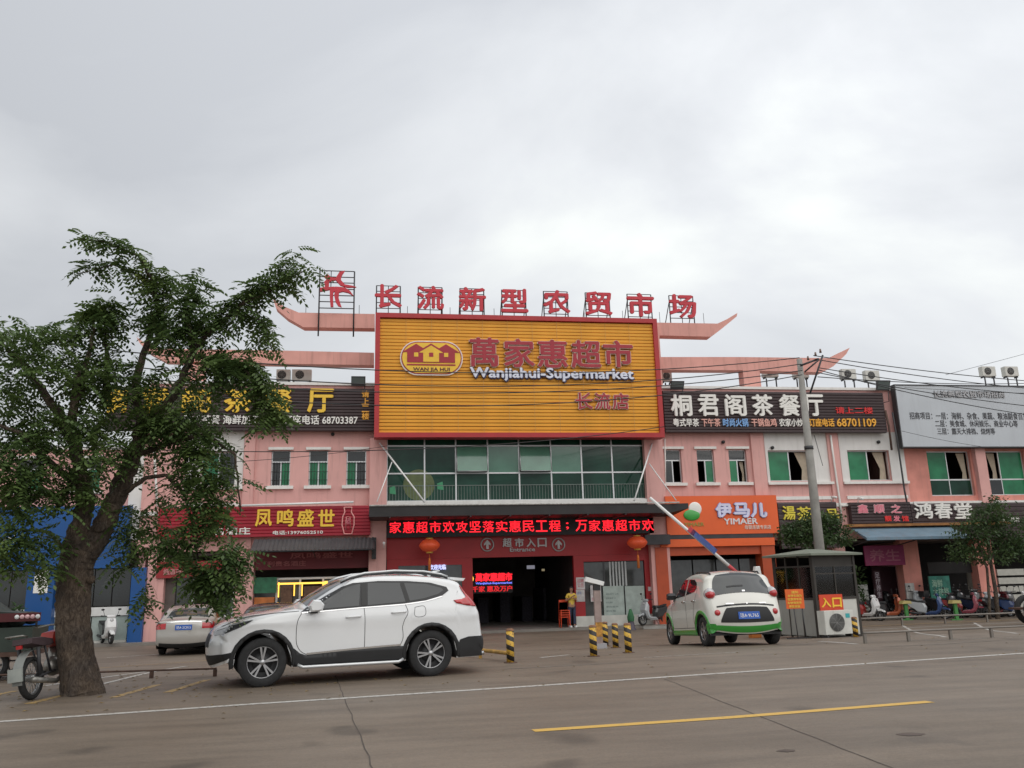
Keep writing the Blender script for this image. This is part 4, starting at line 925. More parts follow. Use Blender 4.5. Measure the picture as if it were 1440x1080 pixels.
def floodlight(px0, px1, py0, py1, lab):
    Y = YS-.1; X0, X1, Z0, Z1 = RX(px0, py0, px1, py1, Y); T = thing('sign_floodlight', lab, 'floodlight', ((X0+X1)/2, Y, Z0), 0, 'floodlights above the signs'); w = (X1-X0)/2
    MB().add([(-w,0,0),(w,0,0),(w,-.18,Z1-Z0),(-w,-.18,Z1-Z0),(-w*.8,.18,.05),(w*.8,.18,.05),(w*.8,.06,Z1-Z0),(-w*.8,.06,Z1-Z0)], [(0,1,2,3),(4,7,6,5),(0,4,5,1),(2,6,7,3),(0,3,7,4),(1,5,6,2)], False).build('housing', steel, T)
    MB().add([(-w*.88,-.02,.05),(w*.88,-.02,.05),(w*.88,-.17,Z1-Z0-.05),(-w*.88,-.17,Z1-Z0-.05)], [(0,1,2,3)]).build('glass', M('flood_glass', (.12, .15, .15), .15), T)
    MB().tube([(w*.9, .05, .1), (w*.9, .1, -.5), (w*.6, .35, -.5)], .02, 5).build('bracket', steel, T)
floodlight(494, 514, 530.5, 543, 'grey floodlight above the left dark sign near the billboard'); floodlight(942, 961, 537, 548, 'grey floodlight above the right dark sign near the billboard'); floodlight(1232, 1250, 536, 549, 'grey floodlight at the right end of the dark sign')
# ================================================================ utility pole and wires
PY = 27.5
pb_ = onY(1162, 880, PY); pt = onY(1124, 505, PY); gzp = gz(PY)
k = (gzp-pt.z)/(pb_.z-pt.z); bx = pt.x+(pb_.x-pt.x)*k*.25
UP = thing('utility_pole', 'tall grey concrete utility pole behind the ticket booth', 'pole', (bx, PY, gzp))
hgt = pt.z-gzp; top = Vector((pt.x-bx, 0, hgt))
MB().tube([(0, 0, -.3), top*.5, top], [.185, .15, .095], 16).build('pole', concrete, UP)
u = top*.66; MB().tube([u+Vector((0, 0, -.06)), u+Vector((0, 0, .06))], .155, 16).build('clamp', steel, UP)
q = MB(); q.tube([top+Vector((.1, -.1, -.5)), top+Vector((.55, -.35, -.12))], .03, 5); q.tube([top+Vector((.2, -.12, -1.3)), top+Vector((.7, -.4, .05))], .035, 5); q.tube([top+Vector((-.1, -.22, -.3)), top+Vector((.6, -.25, -.05))], .04, 6); q.build('cross_arm', steel, UP)
q = MB()
for a in ((.2, -.25, -.1), (.5, -.26, .05), (.65, -.35, .15)): p = top+Vector(a); q.tube([p, p+Vector((0, 0, .14))], [.045, .03], 8)
q.build('insulator', M('brown_ceramic', (.16, .1, .08), .3), UP)
def wire(a, b, Ya, Yb, sag, lab, r=.017):
    A, B = onY(*a, Ya), onY(*b, Yb); n = 24
    pts = [A.lerp(B, i/n)+Vector((0, 0, -sag*4*(i/n)*(1-i/n))) for i in range(n+1)]
    o = MB().tube(pts, r, 5).build('overhead_wire', black); tag(o, lab, 'wire', 'overhead wires')
PYw = PY-.3
wire((1124,503),(-160,452),PYw,22,.9,'highest wire running from the pole across the billboard to the left')
wire((1126,512),(-160,470),PYw,22,1.05,'second wire from the pole crossing the billboard logo')
wire((1128,521),(-160,492),PYw,22,.95,'third wire from the pole crossing below the latin lettering')
wire((1128,527),(-160,500),PYw,22,1.2,'lowest of the four wires crossing the upper billboard')
wire((934,600),(-160,612),34.6,26,.75,'wire sagging across the bottom of the billboard'); wire((545,627),(-160,640),35.0,26,.5,'thin wire above the left row of windows', .011)
wire((1144,500),(1640,545),PYw,30,.25,'top wire running from the pole to the right edge'); wire((1146,505),(1640,556),PYw,30,.3,'second wire from the pole to the right edge')
wire((1150,517),(1640,562),PYw,30,.3,'third wire from the pole to the right edge'); wire((1150,524),(1640,585),PYw,30,.3,'fourth wire from the pole to the right edge')
wire((1268,606),(1380,628),35.1,35.1,.05,'thin wire sloping across the lower part of the notice board', .01); wire((1330,527),(1640,440),40,60,.1,'thin far wire rising to the right above the notice board', .012)
wire((1150,520),(1640,600),PYw,31,.45,'lowest slack wire from the pole to the right edge'); wire((1150,530),(1640,520),PYw,40,.5,'far slack wire right of the pole crossing the roof units')
wire((1272,545),(1640,556),34.5,34.5,.1,'wire crossing the top of the grey notice board', .01)
wire((1145,612),(1157,655),35.6,35.6,.0,'short looped cable on the white bay by the pole', .014)
# ================================================================ ticket booth
bl = ong(1106, 893); bf = ong(1153, 897); br = ong(1213, 897)
by0 = 23.9; bx0 = onY(1153, 895, by0).x; bx1 = onY(1213, 895, by0).x; by1 = max(by0+1.5, bl.y); bz = gz(by0)-.02
TB = thing('ticket_booth', 'grey steel ticket booth with windows and flat overhanging roof', 'booth', (bx0, by0, bz))
W, D = (bx1-bx0)*1.25, 1.75; TB.rotation_euler.z = BR = math.radians(15); BM = Matrix.Translation((bx0, by0, 0)) @ Matrix.Rotation(BR, 4, 'Z') @ Matrix.Diagonal((1.25, 1, 1, 1)) @ Matrix.Translation((-bx0, -by0, 0)); hB = onY(1150, 781, by0).z-bz
post = M('booth_post', (.045, .04, .035), .6, .2, var=.25); bpan = M('booth_panel', (.30, .30, .28), .6, var=.1, scale=2, streak=.4, dirt=(.2, .16, .12)); bpanw = M('booth_white_panel', (.56, .56, .52), .6, var=.08, scale=2, streak=.35, dirt=(.35, .28, .2))
for x, y in ((0, 0), (W-.08, 0), (0, D-.08), (W-.08, D-.08)): MB().box(x, x+.08, y, y+.08, 0, hB).build('post', post, TB)
zw0, zw1 = hB*.475, hB*.86
for x0_, x1_, n in ((.08, W-.08, 2),):
    MB().box(x0_, x1_, .02, .05, .06, zw0-.04).build('front_panel', bpanw, TB)
    q = MB(); q.box(x0_, x1_, .005, .07, zw0-.04, zw0+.03); q.box(x0_, x1_, .005, .07, zw1, zw1+.05); q.box(x0_, x1_, .005, .07, 0, .06)
    q.box((x0_+x1_)/2-.02, (x0_+x1_)/2+.02, .01, .065, zw0+.03, zw1); q.box(x0_, x1_, .012, .06, zw1-.22, zw1-.18); q.build('front_frame', post, TB)
    MB().box(x0_, x1_, .03, .06, zw1+.05, hB).build('front_fascia', post, TB)
bg_ = bpy.data.materials.new('booth_glass'); bg_.use_nodes = True; t_ = bg_.node_tree; t_.nodes.clear()
o1 = N(t_, 'ShaderNodeOutputMaterial'); g1_ = N(t_, 'ShaderNodeBsdfGlossy'); g1_.inputs['Roughness'].default_value = .05; t1 = N(t_, 'ShaderNodeBsdfTransparent'); t1.inputs[0].default_value = (.8, .84, .82, 1); mxs = N(t_, 'ShaderNodeMixShader'); fr_ = N(t_, 'ShaderNodeFresnel'); fr_.inputs[0].default_value = 1.6
t_.links.new(fr_.outputs[0], mxs.inputs[0]); t_.links.new(t1.outputs[0], mxs.inputs[1]); t_.links.new(g1_.outputs[0], mxs.inputs[2]); t_.links.new(mxs.outputs[0], o1.inputs[0])
MB().box(.08, W/2-.02, .035, .043, zw0+.03, zw1-.22).build('pane', bg_, TB); MB().box(W/2+.02, W-.08, .035, .043, zw0+.03, zw1-.22).build('pane', bg_, TB)
MB().box(.08, W-.08, .035, .043, zw1-.18, zw1).build('pane', bg_, TB)
for x in (0, W-.05):
    MB().box(x+.01, x+.04, .08, D-.08, .06, zw0-.04).build('side_panel', bpan, TB)
    q = MB()
    for y in (.08, D*.34, D*.66, D-.12): q.box(x, x+.05, y, y+.04, 0, hB)
    q.box(x+.002, x+.048, .12, D-.12, zw0-.04, zw0+.02); q.box(x+.002, x+.048, .12, D-.12, zw1, zw1+.05); q.build('side_frame', post, TB)
    MB().box(x+.02, x+.028, .12, D-.12, zw0+.02, zw1).build('pane', bg_, TB)
MB().box(.01, W-.01, D-.05, D-.02, 0, zw1).build('back_panel', bpanw, TB)
MB().box(.1, W-.1, .1, D-.1, .02, .05).build('floor', bpan, TB)
e = .2; MB().add([(-e,-e,hB+.0),(W+.15,-e,hB),(W+.15,D+e,hB),(-e,D+e,hB),(-e,-e,hB+.06),(W+.15,-e,hB+.06),(W+.15,D+e,hB+.06),(-e,D+e,hB+.06),(W/2-.2,D/2,hB+.22),(W/2+.2,D/2,hB+.22)], [(0,3,2,1),(0,1,5,4),(1,2,6,5),(2,3,7,6),(3,0,4,7),(4,5,9,8),(6,7,8,9),(5,6,9),(7,4,8)], False).build('roof', M('booth_roof_sheet', (.17, .19, .15), .6, var=.15, scale=2, streak=.3, dirt=(.1, .08, .06)), TB)
MB().box(.4, .9, .5, .9, .05, .8).build('desk', interior2, TB); MB().ball((.65, 1.0, 1.25), (.14, .12, .18), 10, 6).build('clutter', M('pale_pink_cloth', (.5, .3, .28), .8), TB)
MB().box(W-.62, W-.55, D-.3, D-.1, .05, 1.9).build('curtain', M('booth_pale_wall', (.4, .4, .38), .8), TB)
def yb(x, y): p = onY(x, y, by0-.03); return p.x, p.z
X0, X1, Z0, Z1 = RX(1152,836,1184,858.5,by0-.03); s = thing('entrance_word_sign', 'red square sign with yellow entrance characters on the booth front', 'sign')
MB().box(X0, X1, by0-.035, by0-.006, Z0, Z1).build('panel', M('sign_red', (.62, .06, .02), .5, var=.05), s)
for ch, x in zip('入口', (1160.5, 1175.5)): lettering('letter', ch, RX(x-6, 841, x+6, 854, by0-.035), by0-.035, yellow, s, depth=.006, bold=.012)
c = onY(1156, 894, by0-.45); T = ac_unit('booth_ac_unit', 'white outdoor ac unit standing in front of the booth', 'air conditioner', (onY(1156,880,by0-.45).x, by0-.45, gz(by0-.45)+.08), onY(1201,880,by0-.45).x-onY(1156,880,by0-.45).x, .66, .3)
c = onY(1190, 866, by0-.45); q = MB().box(c.x-.07, c.x+.07, by0-.458, by0-.452, c.z-.06, c.z+.06).build('energy_label', M('teal_label', (.05, .4, .42), .5)); q.parent = T; q.location = (-T.location.x, -T.location.y, -T.location.z)
s.matrix_world = BM; T.location = BM @ T.location; T.rotation_euler.z = BR; T.scale.x = 1.12
# orange notice on a stand
SY = by0-.25
s = thing('orange_notice_stand', 'orange notice with small yellow text on thin black legs by the booth', 'notice')
X0, X1, Z0, Z1 = RX(1104.5,828.5,1130,856,SY); MB().box(X0, X1, SY-.02, SY, Z0, Z1).build('panel', M('notice_orange', (.75, .13, .02), .5, var=.06), s)
yl = M('notice_yellow_ink', (.85, .55, .08), .6)
for i, (body, a) in enumerate((('通知', 6), ('本停车场为', 1), ('收费停车场', 1), ('车辆请按序', 1), ('停放谢谢', 3))): lettering('print', body, RX(1106.5+a, 831+i*5, 1128-a, 834.6+i*5, SY-.02), SY-.02, yl, s, depth=.003, bold=.003)
q = MB(); zg = gz(SY); xm = (X0+X1)/2
for x in (xm-.05, xm+.2): q.tube([(x, SY, Z0), (x+.05, SY+.02, zg)], .015, 5)
q.tube([(xm-.35, SY, zg+.02), (xm+.4, SY, zg+.02)], .015, 5); q.build('leg', steel, s)
# ================================================================ bollards
def stripes():
    m = bpy.data.materials.new('black_yellow_stripes'); m.use_nodes = True; t = m.node_tree; b = t.nodes['Principled BSDF']; b.inputs['Roughness'].default_value = .5
    tc = N(t, 'ShaderNodeTexCoord'); sp = N(t, 'ShaderNodeSeparateXYZ'); t.links.new(tc.outputs['Object'], sp.inputs[0])
    at = N(t, 'ShaderNodeMath', operation='ARCTAN2'); t.links.new(sp.outputs['Y'], at.inputs[0]); t.links.new(sp.outputs['X'], at.inputs[1])
    a1_ = N(t, 'ShaderNodeMath', operation='MULTIPLY'); a1_.inputs[1].default_value = 1/(2*math.pi); t.links.new(at.outputs[0], a1_.inputs[0])
    z1 = N(t, 'ShaderNodeMath', operation='MULTIPLY_ADD'); z1.inputs[1].default_value = 5.6; t.links.new(sp.outputs['Z'], z1.inputs[0]); t.links.new(a1_.outputs[0], z1.inputs[2])
    fr2 = N(t, 'ShaderNodeMath', operation='FRACT'); t.links.new(z1.outputs[0], fr2.inputs[0]); g = N(t, 'ShaderNodeMath', operation='GREATER_THAN'); g.inputs[1].default_value = .5; t.links.new(fr2.outputs[0], g.inputs[0])
    n = N(t, 'ShaderNodeTexNoise'); n.inputs['Scale'].default_value = 25; t.links.new(tc.outputs['Object'], n.inputs[0]); cr = N(t, 'ShaderNodeValToRGB'); e = cr.color_ramp.elements; e[0].position = .35; e[0].color = (.3, .16, .04, 1); e[1].position = .5; e[1].color = (.66, .40, .05, 1); t.links.new(n.outputs[0], cr.inputs[0])
    mx = N(t, 'ShaderNodeMixRGB'); mx.inputs[1].default_value = (.02, .016, .014, 1); t.links.new(cr.outputs[0], mx.inputs[2]); t.links.new(g.outputs[0], mx.inputs[0]); t.links.new(mx.outputs[0], b.inputs['Base Color']); return m
stp = stripes(); capm = M('bollard_cap', (.22, .11, .06), .7, var=.3, scale=20)
def bollard(px, py, top_, lab):
    g = ong(px, py); hb = onY(px, top_, g.y).z-g.z; T = thing('striped_bollard', lab, 'bollard', tuple(g), 0, 'yellow and black bollards on the forecourt')
    MB().cyl((0, 0, 0), .075, hb-.03, 16).build('post', stp, T); MB().lathe([(.078, hb-.03), (.078, hb-.005), (.05, hb+.015), (0, hb+.018)], n=16).build('cap', capm, T)
    MB().cyl((0, 0, .0), .13, .012, 12).build('base_plate', rust, T)
bollard(718, 932, 885, 'striped bollard standing alone behind the suv rear'); bollard(835, 923, 880, 'striped bollard nearest the road in the group of four'); bollard(852, 909, 875, 'striped bollard just right of the camera post'); bollard(866, 911, 877, 'striped bollard between the camera post and the cone'); bollard(884, 918, 877, 'striped bollard nearest the green and white car')
bollard(1204, 896, 868, 'striped bollard tucked between the ac unit and booth corner')
# camera post
g = ong(843, 912); T = thing('camera_post', 'rusty post carrying a white licence plate camera among the bollards', 'camera post', tuple(g))
zt_ = onY(840, 826, g.y).z-g.z; MB().box(-.08, .08, -.05, .05, 0, zt_*.98).build('post', M('pinkish_grey_paint', (.32, .24, .22), .6, var=.25, scale=6, streak=.4, dirt=(.15, .07, .03)), T)
q = MB(); q.box(-.16, .16, -.14, .14, 0, .12); q.build('foot', M('pale_grey_box', (.35, .34, .36), .6, var=.1), T)
cx = onY(835, 815, g.y).x-g.x; cz = onY(835, 815, g.y).z-g.z
MB().prism([(-.24, -.04), (.22, -.16), (.25, -.06), (-.2, .07)], -.09, .09, .02, .9).xf(Matrix.Translation((cx, 0, cz))).build('camera_housing', wpaint, T)
MB().box(cx-.02, cx+.14, -.06, .06, cz-.26, cz-.12).build('camera_lamp', black, T); MB().tube([(0, 0, zt_*.9), (cx+.05, 0, cz-.1)], .03, 6).build('bracket', steel, T); MB().box(-.085, .085, -.056, -.052, .28, .62).build('striped_band', M('band_yellow_brown', (.45, .22, .04), .6, var=.6, scale=14), T)
# second camera by the booth
g = ong(1074, 893); T = thing('camera_post', 'slim post with white camera and green lamp behind the green and white car', 'camera post', tuple(g))
zt_ = onY(1070, 812, g.y).z-g.z; MB().tube([(0, 0, 0), (0, 0, zt_)], .05, 8).build('post', steel, T)
MB().prism([(-.16, 0), (.16, 0), (.1, .42), (-.06, .42)], -.1, .1, .02, .9).xf(Matrix.Translation((-.05, 0, zt_-.05))).build('camera_housing', wpaint, T); MB().ball((.12, -.05, zt_-.42), .09, 10, 6).build('green_lamp', M('green_lamp', (.05, .6, .25), .4, emit=(.05, .9, .35), es=.8, var=0), T); MB().box(-.13, .1, -.09, .09, zt_-.5, zt_-.08).build('black_box', black, T)
# barrier boom
g = ong(1062, 897); A = Vector((g.x, g.y, onY(1048, 822, g.y).z)); Bp = onY(914, 700, g.y-.3)
T = thing('barrier_gate', 'raised white barrier boom with red and blue patches over the green car', 'barrier', tuple(g))
a_, b_ = A-g, Bp-g; MB().tube([a_, b_], [.06, .05], 8).build('boom', wpaint, T)
def seg_(t0, t1, m, nm, r): MB().tube([a_.lerp(b_, t0), a_.lerp(b_, t1)], r, 8).build(nm, m, T)
seg_(.12, .22, M('barrier_red', (.5, .05, .06), .5), 'red_band', .063)
d = (b_-a_).normalized(); nrm = Vector((d.z, 0, -d.x)); 
p0, p1 = a_.lerp(b_, .36), a_.lerp(b_, .60); w = .13; bm = M('boom_blue_label', (.06, .10, .30), .5, var=.3, scale=12)
def plate(p0, p1, w, m, nm, off=0):
    c_ = nrm*w; o_ = -nrm*off; MB().add([p0-c_+o_+Vector((0, -.062, 0)), p1-c_+o_+Vector((0, -.062, 0)), p1+c_+o_+Vector((0, -.062, 0)), p0+c_+o_+Vector((0, -.062, 0)), p0-c_+o_+Vector((0, -.05, 0)), p1-c_+o_+Vector((0, -.05, 0)), p1+c_+o_+Vector((0, -.05, 0)), p0+c_+o_+Vector((0, -.05, 0))], [(0,1,2,3),(4,7,6,5),(0,4,5,1),(2,6,7,3),(0,3,7,4),(1,5,6,2)], False).build(nm, m, T)
plate(p0, p1, .09, bm, 'blue_label', -.05); plate(a_.lerp(b_, .57), a_.lerp(b_, .63), .09, M('boom_red_label', (.5, .05, .07), .5), 'red_label', -.05)
MB().prism([(-.16, 0), (.16, 0), (.16, 1.0), (-.16, 1.0)], -.14, .14, .02, .97).build('barrier_motor_cabinet', M('cabinet_orange', (.5, .16, .03), .5), T)
MB().tube([(0, 0, 1.0), a_], .06, 8).build('pivot', steel, T)
# guard rails
greyp = M('grey_pipe_paint', (.20, .18, .16), .55, .3, var=.2, scale=3)
def rail(name, a, b, hpx, posts, lab, r=.03, m=rust):
    A, B = ong(*a), ong(*b); L = (B-A); T = thing(name, lab, 'rail', tuple(A)); q = MB(); n = 14; P = [A+L*i/n for i in range(n+1)]
    for p in P: p.z = gz(p.y)
    MB().tube([p-A+Vector((0, 0, hpx)) for p in P], r, 6).build('rail', m, T)
    for i in range(posts): p = A+L*((i+.02)/(posts-.96)); z0 = gz(p.y)-A.z; MB().box(p.x-A.x-.03, p.x-A.x+.03, p.y-A.y-.03, p.y-A.y+.03, z0, z0+hpx-r).build('post', m, T)
rail('low_pipe_rail', (1216, 905), (1560, 889), .22, 7, 'nearer low dark pipe rail right of the booth', .024, greyp); rail('low_pipe_rail', (1206, 882), (1560, 868), .30, 7, 'farther low grey pipe rail in front of the scooters', .035, greyp)
rail('low_pipe_rail', (-60, 962), (304, 951), .13, 5, 'low dark pipe rail behind the tree trunk at the left', .018); rail('low_pipe_rail', (640, 923), (716, 931), .16, 3, 'short yellow and brown pipe rail behind the suv bumper', .04, M('yellow_brown_rail', (.42, .24, .05), .6, var=.5, scale=5))
o = MB().box(0, 1.5, 0, .12, 0, .1).build('concrete_kerb', concrete, None, tuple(ong(905, 885))); tag(o, 'low pale kerb stone behind the green and white car', 'kerb')
# green cone sack, chairs
g = ong(888, 886); T = thing('traffic_cone', 'dark cone wrapped in green cloth in front of the glass notices', 'cone', tuple(g))
MB().lathe([(.2, 0), (.2, .04), (.17, .05), (.12, .3), (.06, .62), (.03, .72), (0, .73)], n=14).build('cone', M('dark_cone', (.06, .05, .07), .6), T); MB().lathe([(.13, .34), (.15, .5), (.09, .68), (.05, .8), (0, .82)], n=12).build('green_cloth', M('green_cloth', (.03, .12, .05), .8, var=.3, scale=9), T)
# ================================================================ vehicles: one surface builder
def catmull(pts, n):
    P = [np.array(p, float) for p in pts]; P = [2*P[0]-P[1]]+P+[2*P[-1]-P[-2]]; out = []
    for i in range(1, len(P)-2):
        p0, p1, p2, p3 = P[i-1:i+3]; d = [max(1e-4, np.linalg.norm(b-a))**.5 for a, b in ((p0,p1),(p1,p2),(p2,p3))]
        t0, t1 = 0, d[0]; t2 = t1+d[1]; t3 = t2+d[2]
        for t in np.linspace(t1, t2, 14, endpoint=False):
            A1 = (t1-t)/(t1-t0)*p0+(t-t0)/(t1-t0)*p1; A2 = (t2-t)/(t2-t1)*p1+(t-t1)/(t2-t1)*p2; A3 = (t3-t)/(t3-t2)*p2+(t-t2)/(t3-t2)*p3
            B1 = (t2-t)/(t2-t0)*A1+(t-t0)/(t2-t0)*A2; B2 = (t3-t)/(t3-t1)*A2+(t-t1)/(t3-t1)*A3; out.append((t2-t)/(t2-t1)*B1+(t-t1)/(t2-t1)*B2)
    out.append(P[-2]); out = np.array(out); s = np.r_[0, np.cumsum(np.linalg.norm(np.diff(out, axis=0), axis=1))]
    u = np.linspace(0, s[-1], n); return np.c_[np.interp(u, s, out[:, 0]), np.interp(u, s, out[:, 1])], u
class Car:
    """local x = 0 at the nose, growing to the tail; y = sideways; z up"""
    def __init__(c, name, label, prof, W, zb, tum, wheels, R, arch, zlow, paint_m, under_m, crown=(.10, .03, .07), fil=.09, endf=(.16, .12), lam=(.7, .6), n=150, crease=None):
        c.W, c.zb, c.tum, c.endf, c.lam, c.crease = W/2, zb, tum, endf, lam, crease
        c.prof, c.u = catmull(prof, n); c.L = c.prof[:, 0].max(); P = c.prof
        T_ = np.gradient(P, axis=0); T_ /= np.linalg.norm(T_, axis=1)[:, None]; c.nrm = np.c_[-T_[:, 1], T_[:, 0]]   # outward = left of travel (front->rear, over the top)
        f = c.u/c.u[-1]; zz = P[:, 1]
        wn = np.clip(np.abs(c.nrm[:, 0])*1.3-.15, 0, 1); c.crown = np.where(P[:, 0] < c.L/2, crown[1]+(crown[0]-crown[1])*wn, crown[1]+(crown[2]-crown[1])*wn)
        c.fil = fil*(1+.5*wn)
        c.E = P-c.nrm*c.crown[:, None]; c.In = c.E-c.nrm*c.fil[:, None]
        c.root = thing(name, label, 'car'); c.wheels, c.R = wheels, R
        def low(x):
            for xa in wheels:
                d = abs(x-xa)
                if d < arch:
                    h = R+math.sqrt(max(0, arch**2-d**2))
                    if h > zlow: return h
            return zlow
        lx = np.linspace(c.In[0, 0], c.In[-1, 0], n); fr_ = (c.In[:, 0]-c.In[:, 0].min())/(np.ptp(c.In[:, 0])); m_ = .8*np.maximum.accumulate(fr_)+.2*f
        lx = c.In[0, 0]+(c.In[-1, 0]-c.In[0, 0])*(m_-m_[0])/(m_[-1]-m_[0]); lz = np.array([low(x) for x in lx])
        dx = math.sqrt(arch**2-(zlow-R)**2)
        for xa in wheels:
            for s in (-1, 1):
                xe = xa+s*arch; k = int(np.argmin(abs(lx-xe)))
                k2 = k+(1 if s < 0 else -1); lx[k] = xe; lz[k] = zlow; lx[k2] = xa+s*(arch-.004); lz[k2] = max(zlow, R+.02)
        c.Lw = np.c_[lx, lz]
        # body mesh, half then mirrored
        V = []; rows = []; ny = 9; na = 5; nsd = 16
        yE = np.array([c.S(*p)-fl for p, fl in zip(c.In, c.fil)])
        for j in range(ny):
            y = yE*j/(ny-1); k = (j/(ny-1))**2; p = P-c.nrm*(c.crown*k)[:, None]; rows.append(np.c_[p[:, 0], y, p[:, 1]])
        for a in range(1, na+1):
            an = math.pi/2*a/na; p = c.E-c.nrm*(c.fil*(1-math.cos(an)))[:, None]; rows.append(np.c_[p[:, 0], yE+c.fil*math.sin(an), p[:, 1]])
        for j in range(1, nsd+1):
            s = j/nsd; p = c.In*(1-s)+c.Lw*s; y = np.array([c.S(*q) for q in p])
            y += (rows[ny+na-1][:, 1]-np.array([c.S(*q) for q in c.In]))*(1-s)**6; rows.append(np.c_[p[:, 0], y, p[:, 1]])
        nb = len(rows)
        for j in range(1, 3): q = rows[nb-1].copy(); q[:, 1] *= (1-j/2); rows.append(q)
        R_ = np.array(rows); nr = len(rows); V = R_.reshape(-1, 3).tolist(); o = len(V)
        V += [(x, -y, z) for x, y, z in V[:o]]; Fs = []; mi = []
        for j in range(nr-1):
            for i in range(n-1):
                a, b, d, e = j*n+i, j*n+i+1, (j+1)*n+i+1, (j+1)*n+i
                Fs += [(a, e, d, b), (o+a, o+b, o+d, o+e)]; k = 1 if j >= nb-1 else 0; mi += [k, k]
        me = bpy.data.meshes.new('body'); me.from_pydata(V, [], Fs); me.materials.append(paint_m); me.materials.append(under_m)
        me.polygons.foreach_set('material_index', mi); me.polygons.foreach_set('use_smooth', [True]*len(Fs)); me.update()
        bm = bmesh.new(); bm.from_mesh(me); bmesh.ops.remove_doubles(bm, verts=bm.verts, dist=.0008); bmesh.ops.recalc_face_normals(bm, faces=bm.faces); bm.to_mesh(me); bm.free()
        from mathutils.bvhtree import BVHTree
        c.bvh = BVHTree.FromPolygons([v.co for v in me.vertices], [tuple(f.vertices) for f in me.polygons])
        c.body = link('body', me, c.root); c.n = n; c.yE = yE
    def S(c, x, z):
        w = c.W; a = max(0, c.lam[0]-x)/c.lam[0]; b = max(0, x-(c.L-c.lam[1]))/c.lam[1]
        w -= c.endf[0]*a**2.2+c.endf[1]*b**2.2
        if z > c.zb: w -= c.tum*(z-c.zb)+.10*(z-c.zb)**2
        else: w -= .02*((c.zb-z)/c.zb)**2*1.5
        if z < .38: w -= .10*(.38-z)
        if c.crease:
            zc_, amp = c.crease; w += amp*math.exp(-((z-zc_)/.05)**2)
        return w
    def drape(c, x, z, s, off):
        h = c.bvh.ray_cast(Vector((x, s*3, z)), Vector((0, -s, 0)))
        if h[0] is None or h[0].y*s < .2: return (x, s*(c.S(x, z)+off), z)
        n_ = h[1]; n_ = n_ if n_.y*s > 0 else -n_; return tuple(h[0]+n_*off)
    def side(c, name, poly, m, off=.004, sides=(1, -1), step=.07, parent=None, label=None, thick=0, smooth=True):
        out = []
        pts = []; k = len(poly)
        for i in range(k):
            a, b = np.array(poly[i]), np.array(poly[(i+1) % k]); q = max(1, int(np.linalg.norm(b-a)/step))
            for j in range(q): pts.append(a+(b-a)*j/q)
        nb = len(pts); bd = [Vector(p) for p in pts]; mn, mx = np.min(pts, 0), np.max(pts, 0)
        def inside(x, y):
            r = False
            for i in range(nb):
                x1, y1 = pts[i]; x2, y2 = pts[i-1]
                if (y1 > y) != (y2 > y) and x < (x2-x1)*(y-y1)/(y2-y1)+x1: r = not r
            return r
        inn = [Vector((x, y)) for x in np.arange(mn[0]+step*.5, mx[0], step) for y in np.arange(mn[1]+step*.5, mx[1], step) if inside(x, y) and min((Vector((x, y))-p).length for p in bd) > step*.3]
        r = geometry.delaunay_2d_cdt(bd+inn, [], [list(range(nb))], 1, 1e-5)
        for s in sides:
            V = [c.drape(p.x, p.y, s, off) for p in r[0]]; Fc = [tuple(f) if s < 0 else tuple(reversed(f)) for f in r[2]]
            me = bpy.data.meshes.new(name); nV = len(V)
            if thick:
                V += [(x, y-s*thick, z) for x, y, z in V]; cnt = set()
                for f in Fc:
                    for i in range(len(f)): cnt.add((f[i], f[(i+1) % len(f)]))
                Fc = Fc+[(b, a, a+nV, b+nV) for a, b in cnt if (b, a) not in cnt]
            me.from_pydata(V, [], Fc); me.materials.append(m); me.polygons.foreach_set('use_smooth', [smooth]*len(Fc)); me.update()
            out.append(link(name, me, parent or c.root, label=label))
        return out
    def line(c, name, pts, w, m, off=.003, sides=(1, -1), parent=None):
        """thin strip on the side surface"""
        P, _ = catmull(pts, max(8, len(pts)*6)) if len(pts) > 2 else (np.array([np.array(pts[0])+(np.array(pts[1])-np.array(pts[0]))*t for t in np.linspace(0, 1, 10)]), 0)
        d = np.gradient(P, axis=0); d /= np.linalg.norm(d, axis=1)[:, None]; q = np.c_[-d[:, 1], d[:, 0]]*w/2
        for s in sides:
            V = []
            for p in (P+q, P-q): V += [c.drape(x, z, s, off) for x, z in p]
            k = len(P); Fc = [(i, i+1, k+i+1, k+i) if s > 0 else (i, k+i, k+i+1, i+1) for i in range(k-1)]
            me = bpy.data.meshes.new(name); me.from_pydata(V, [], Fc); me.materials.append(m); me.update(); link(name, me, parent or c.root)
    def uo(c, x, z): return float(c.u[int(np.argmin((c.prof[:, 0]-x)**2+(c.prof[:, 1]-z)**2))])
    def skinpt(c, u, y, off=0):
        i = np.interp(u, c.u, np.arange(c.n)); a = int(min(i, c.n-2)); f = i-a
        L = lambda A: A[a]*(1-f)+A[a+1]*f
        yE, fl = L(c.yE), L(c.fil)
        if abs(y) >= 9: y = math.copysign(yE+fl*(.995 if abs(y) < 9.5 else .8), y)
        k = min(1, abs(y)/yE); e = math.asin(min(1, max(0, (abs(y)-yE)/fl))); p = L(c.prof)-L(c.nrm)*(L(c.crown)*k*k+fl*(1-math.cos(e))-off*math.cos(e)); return (float(p[0]), y+math.copysign(off*math.sin(e), y), float(p[1]))
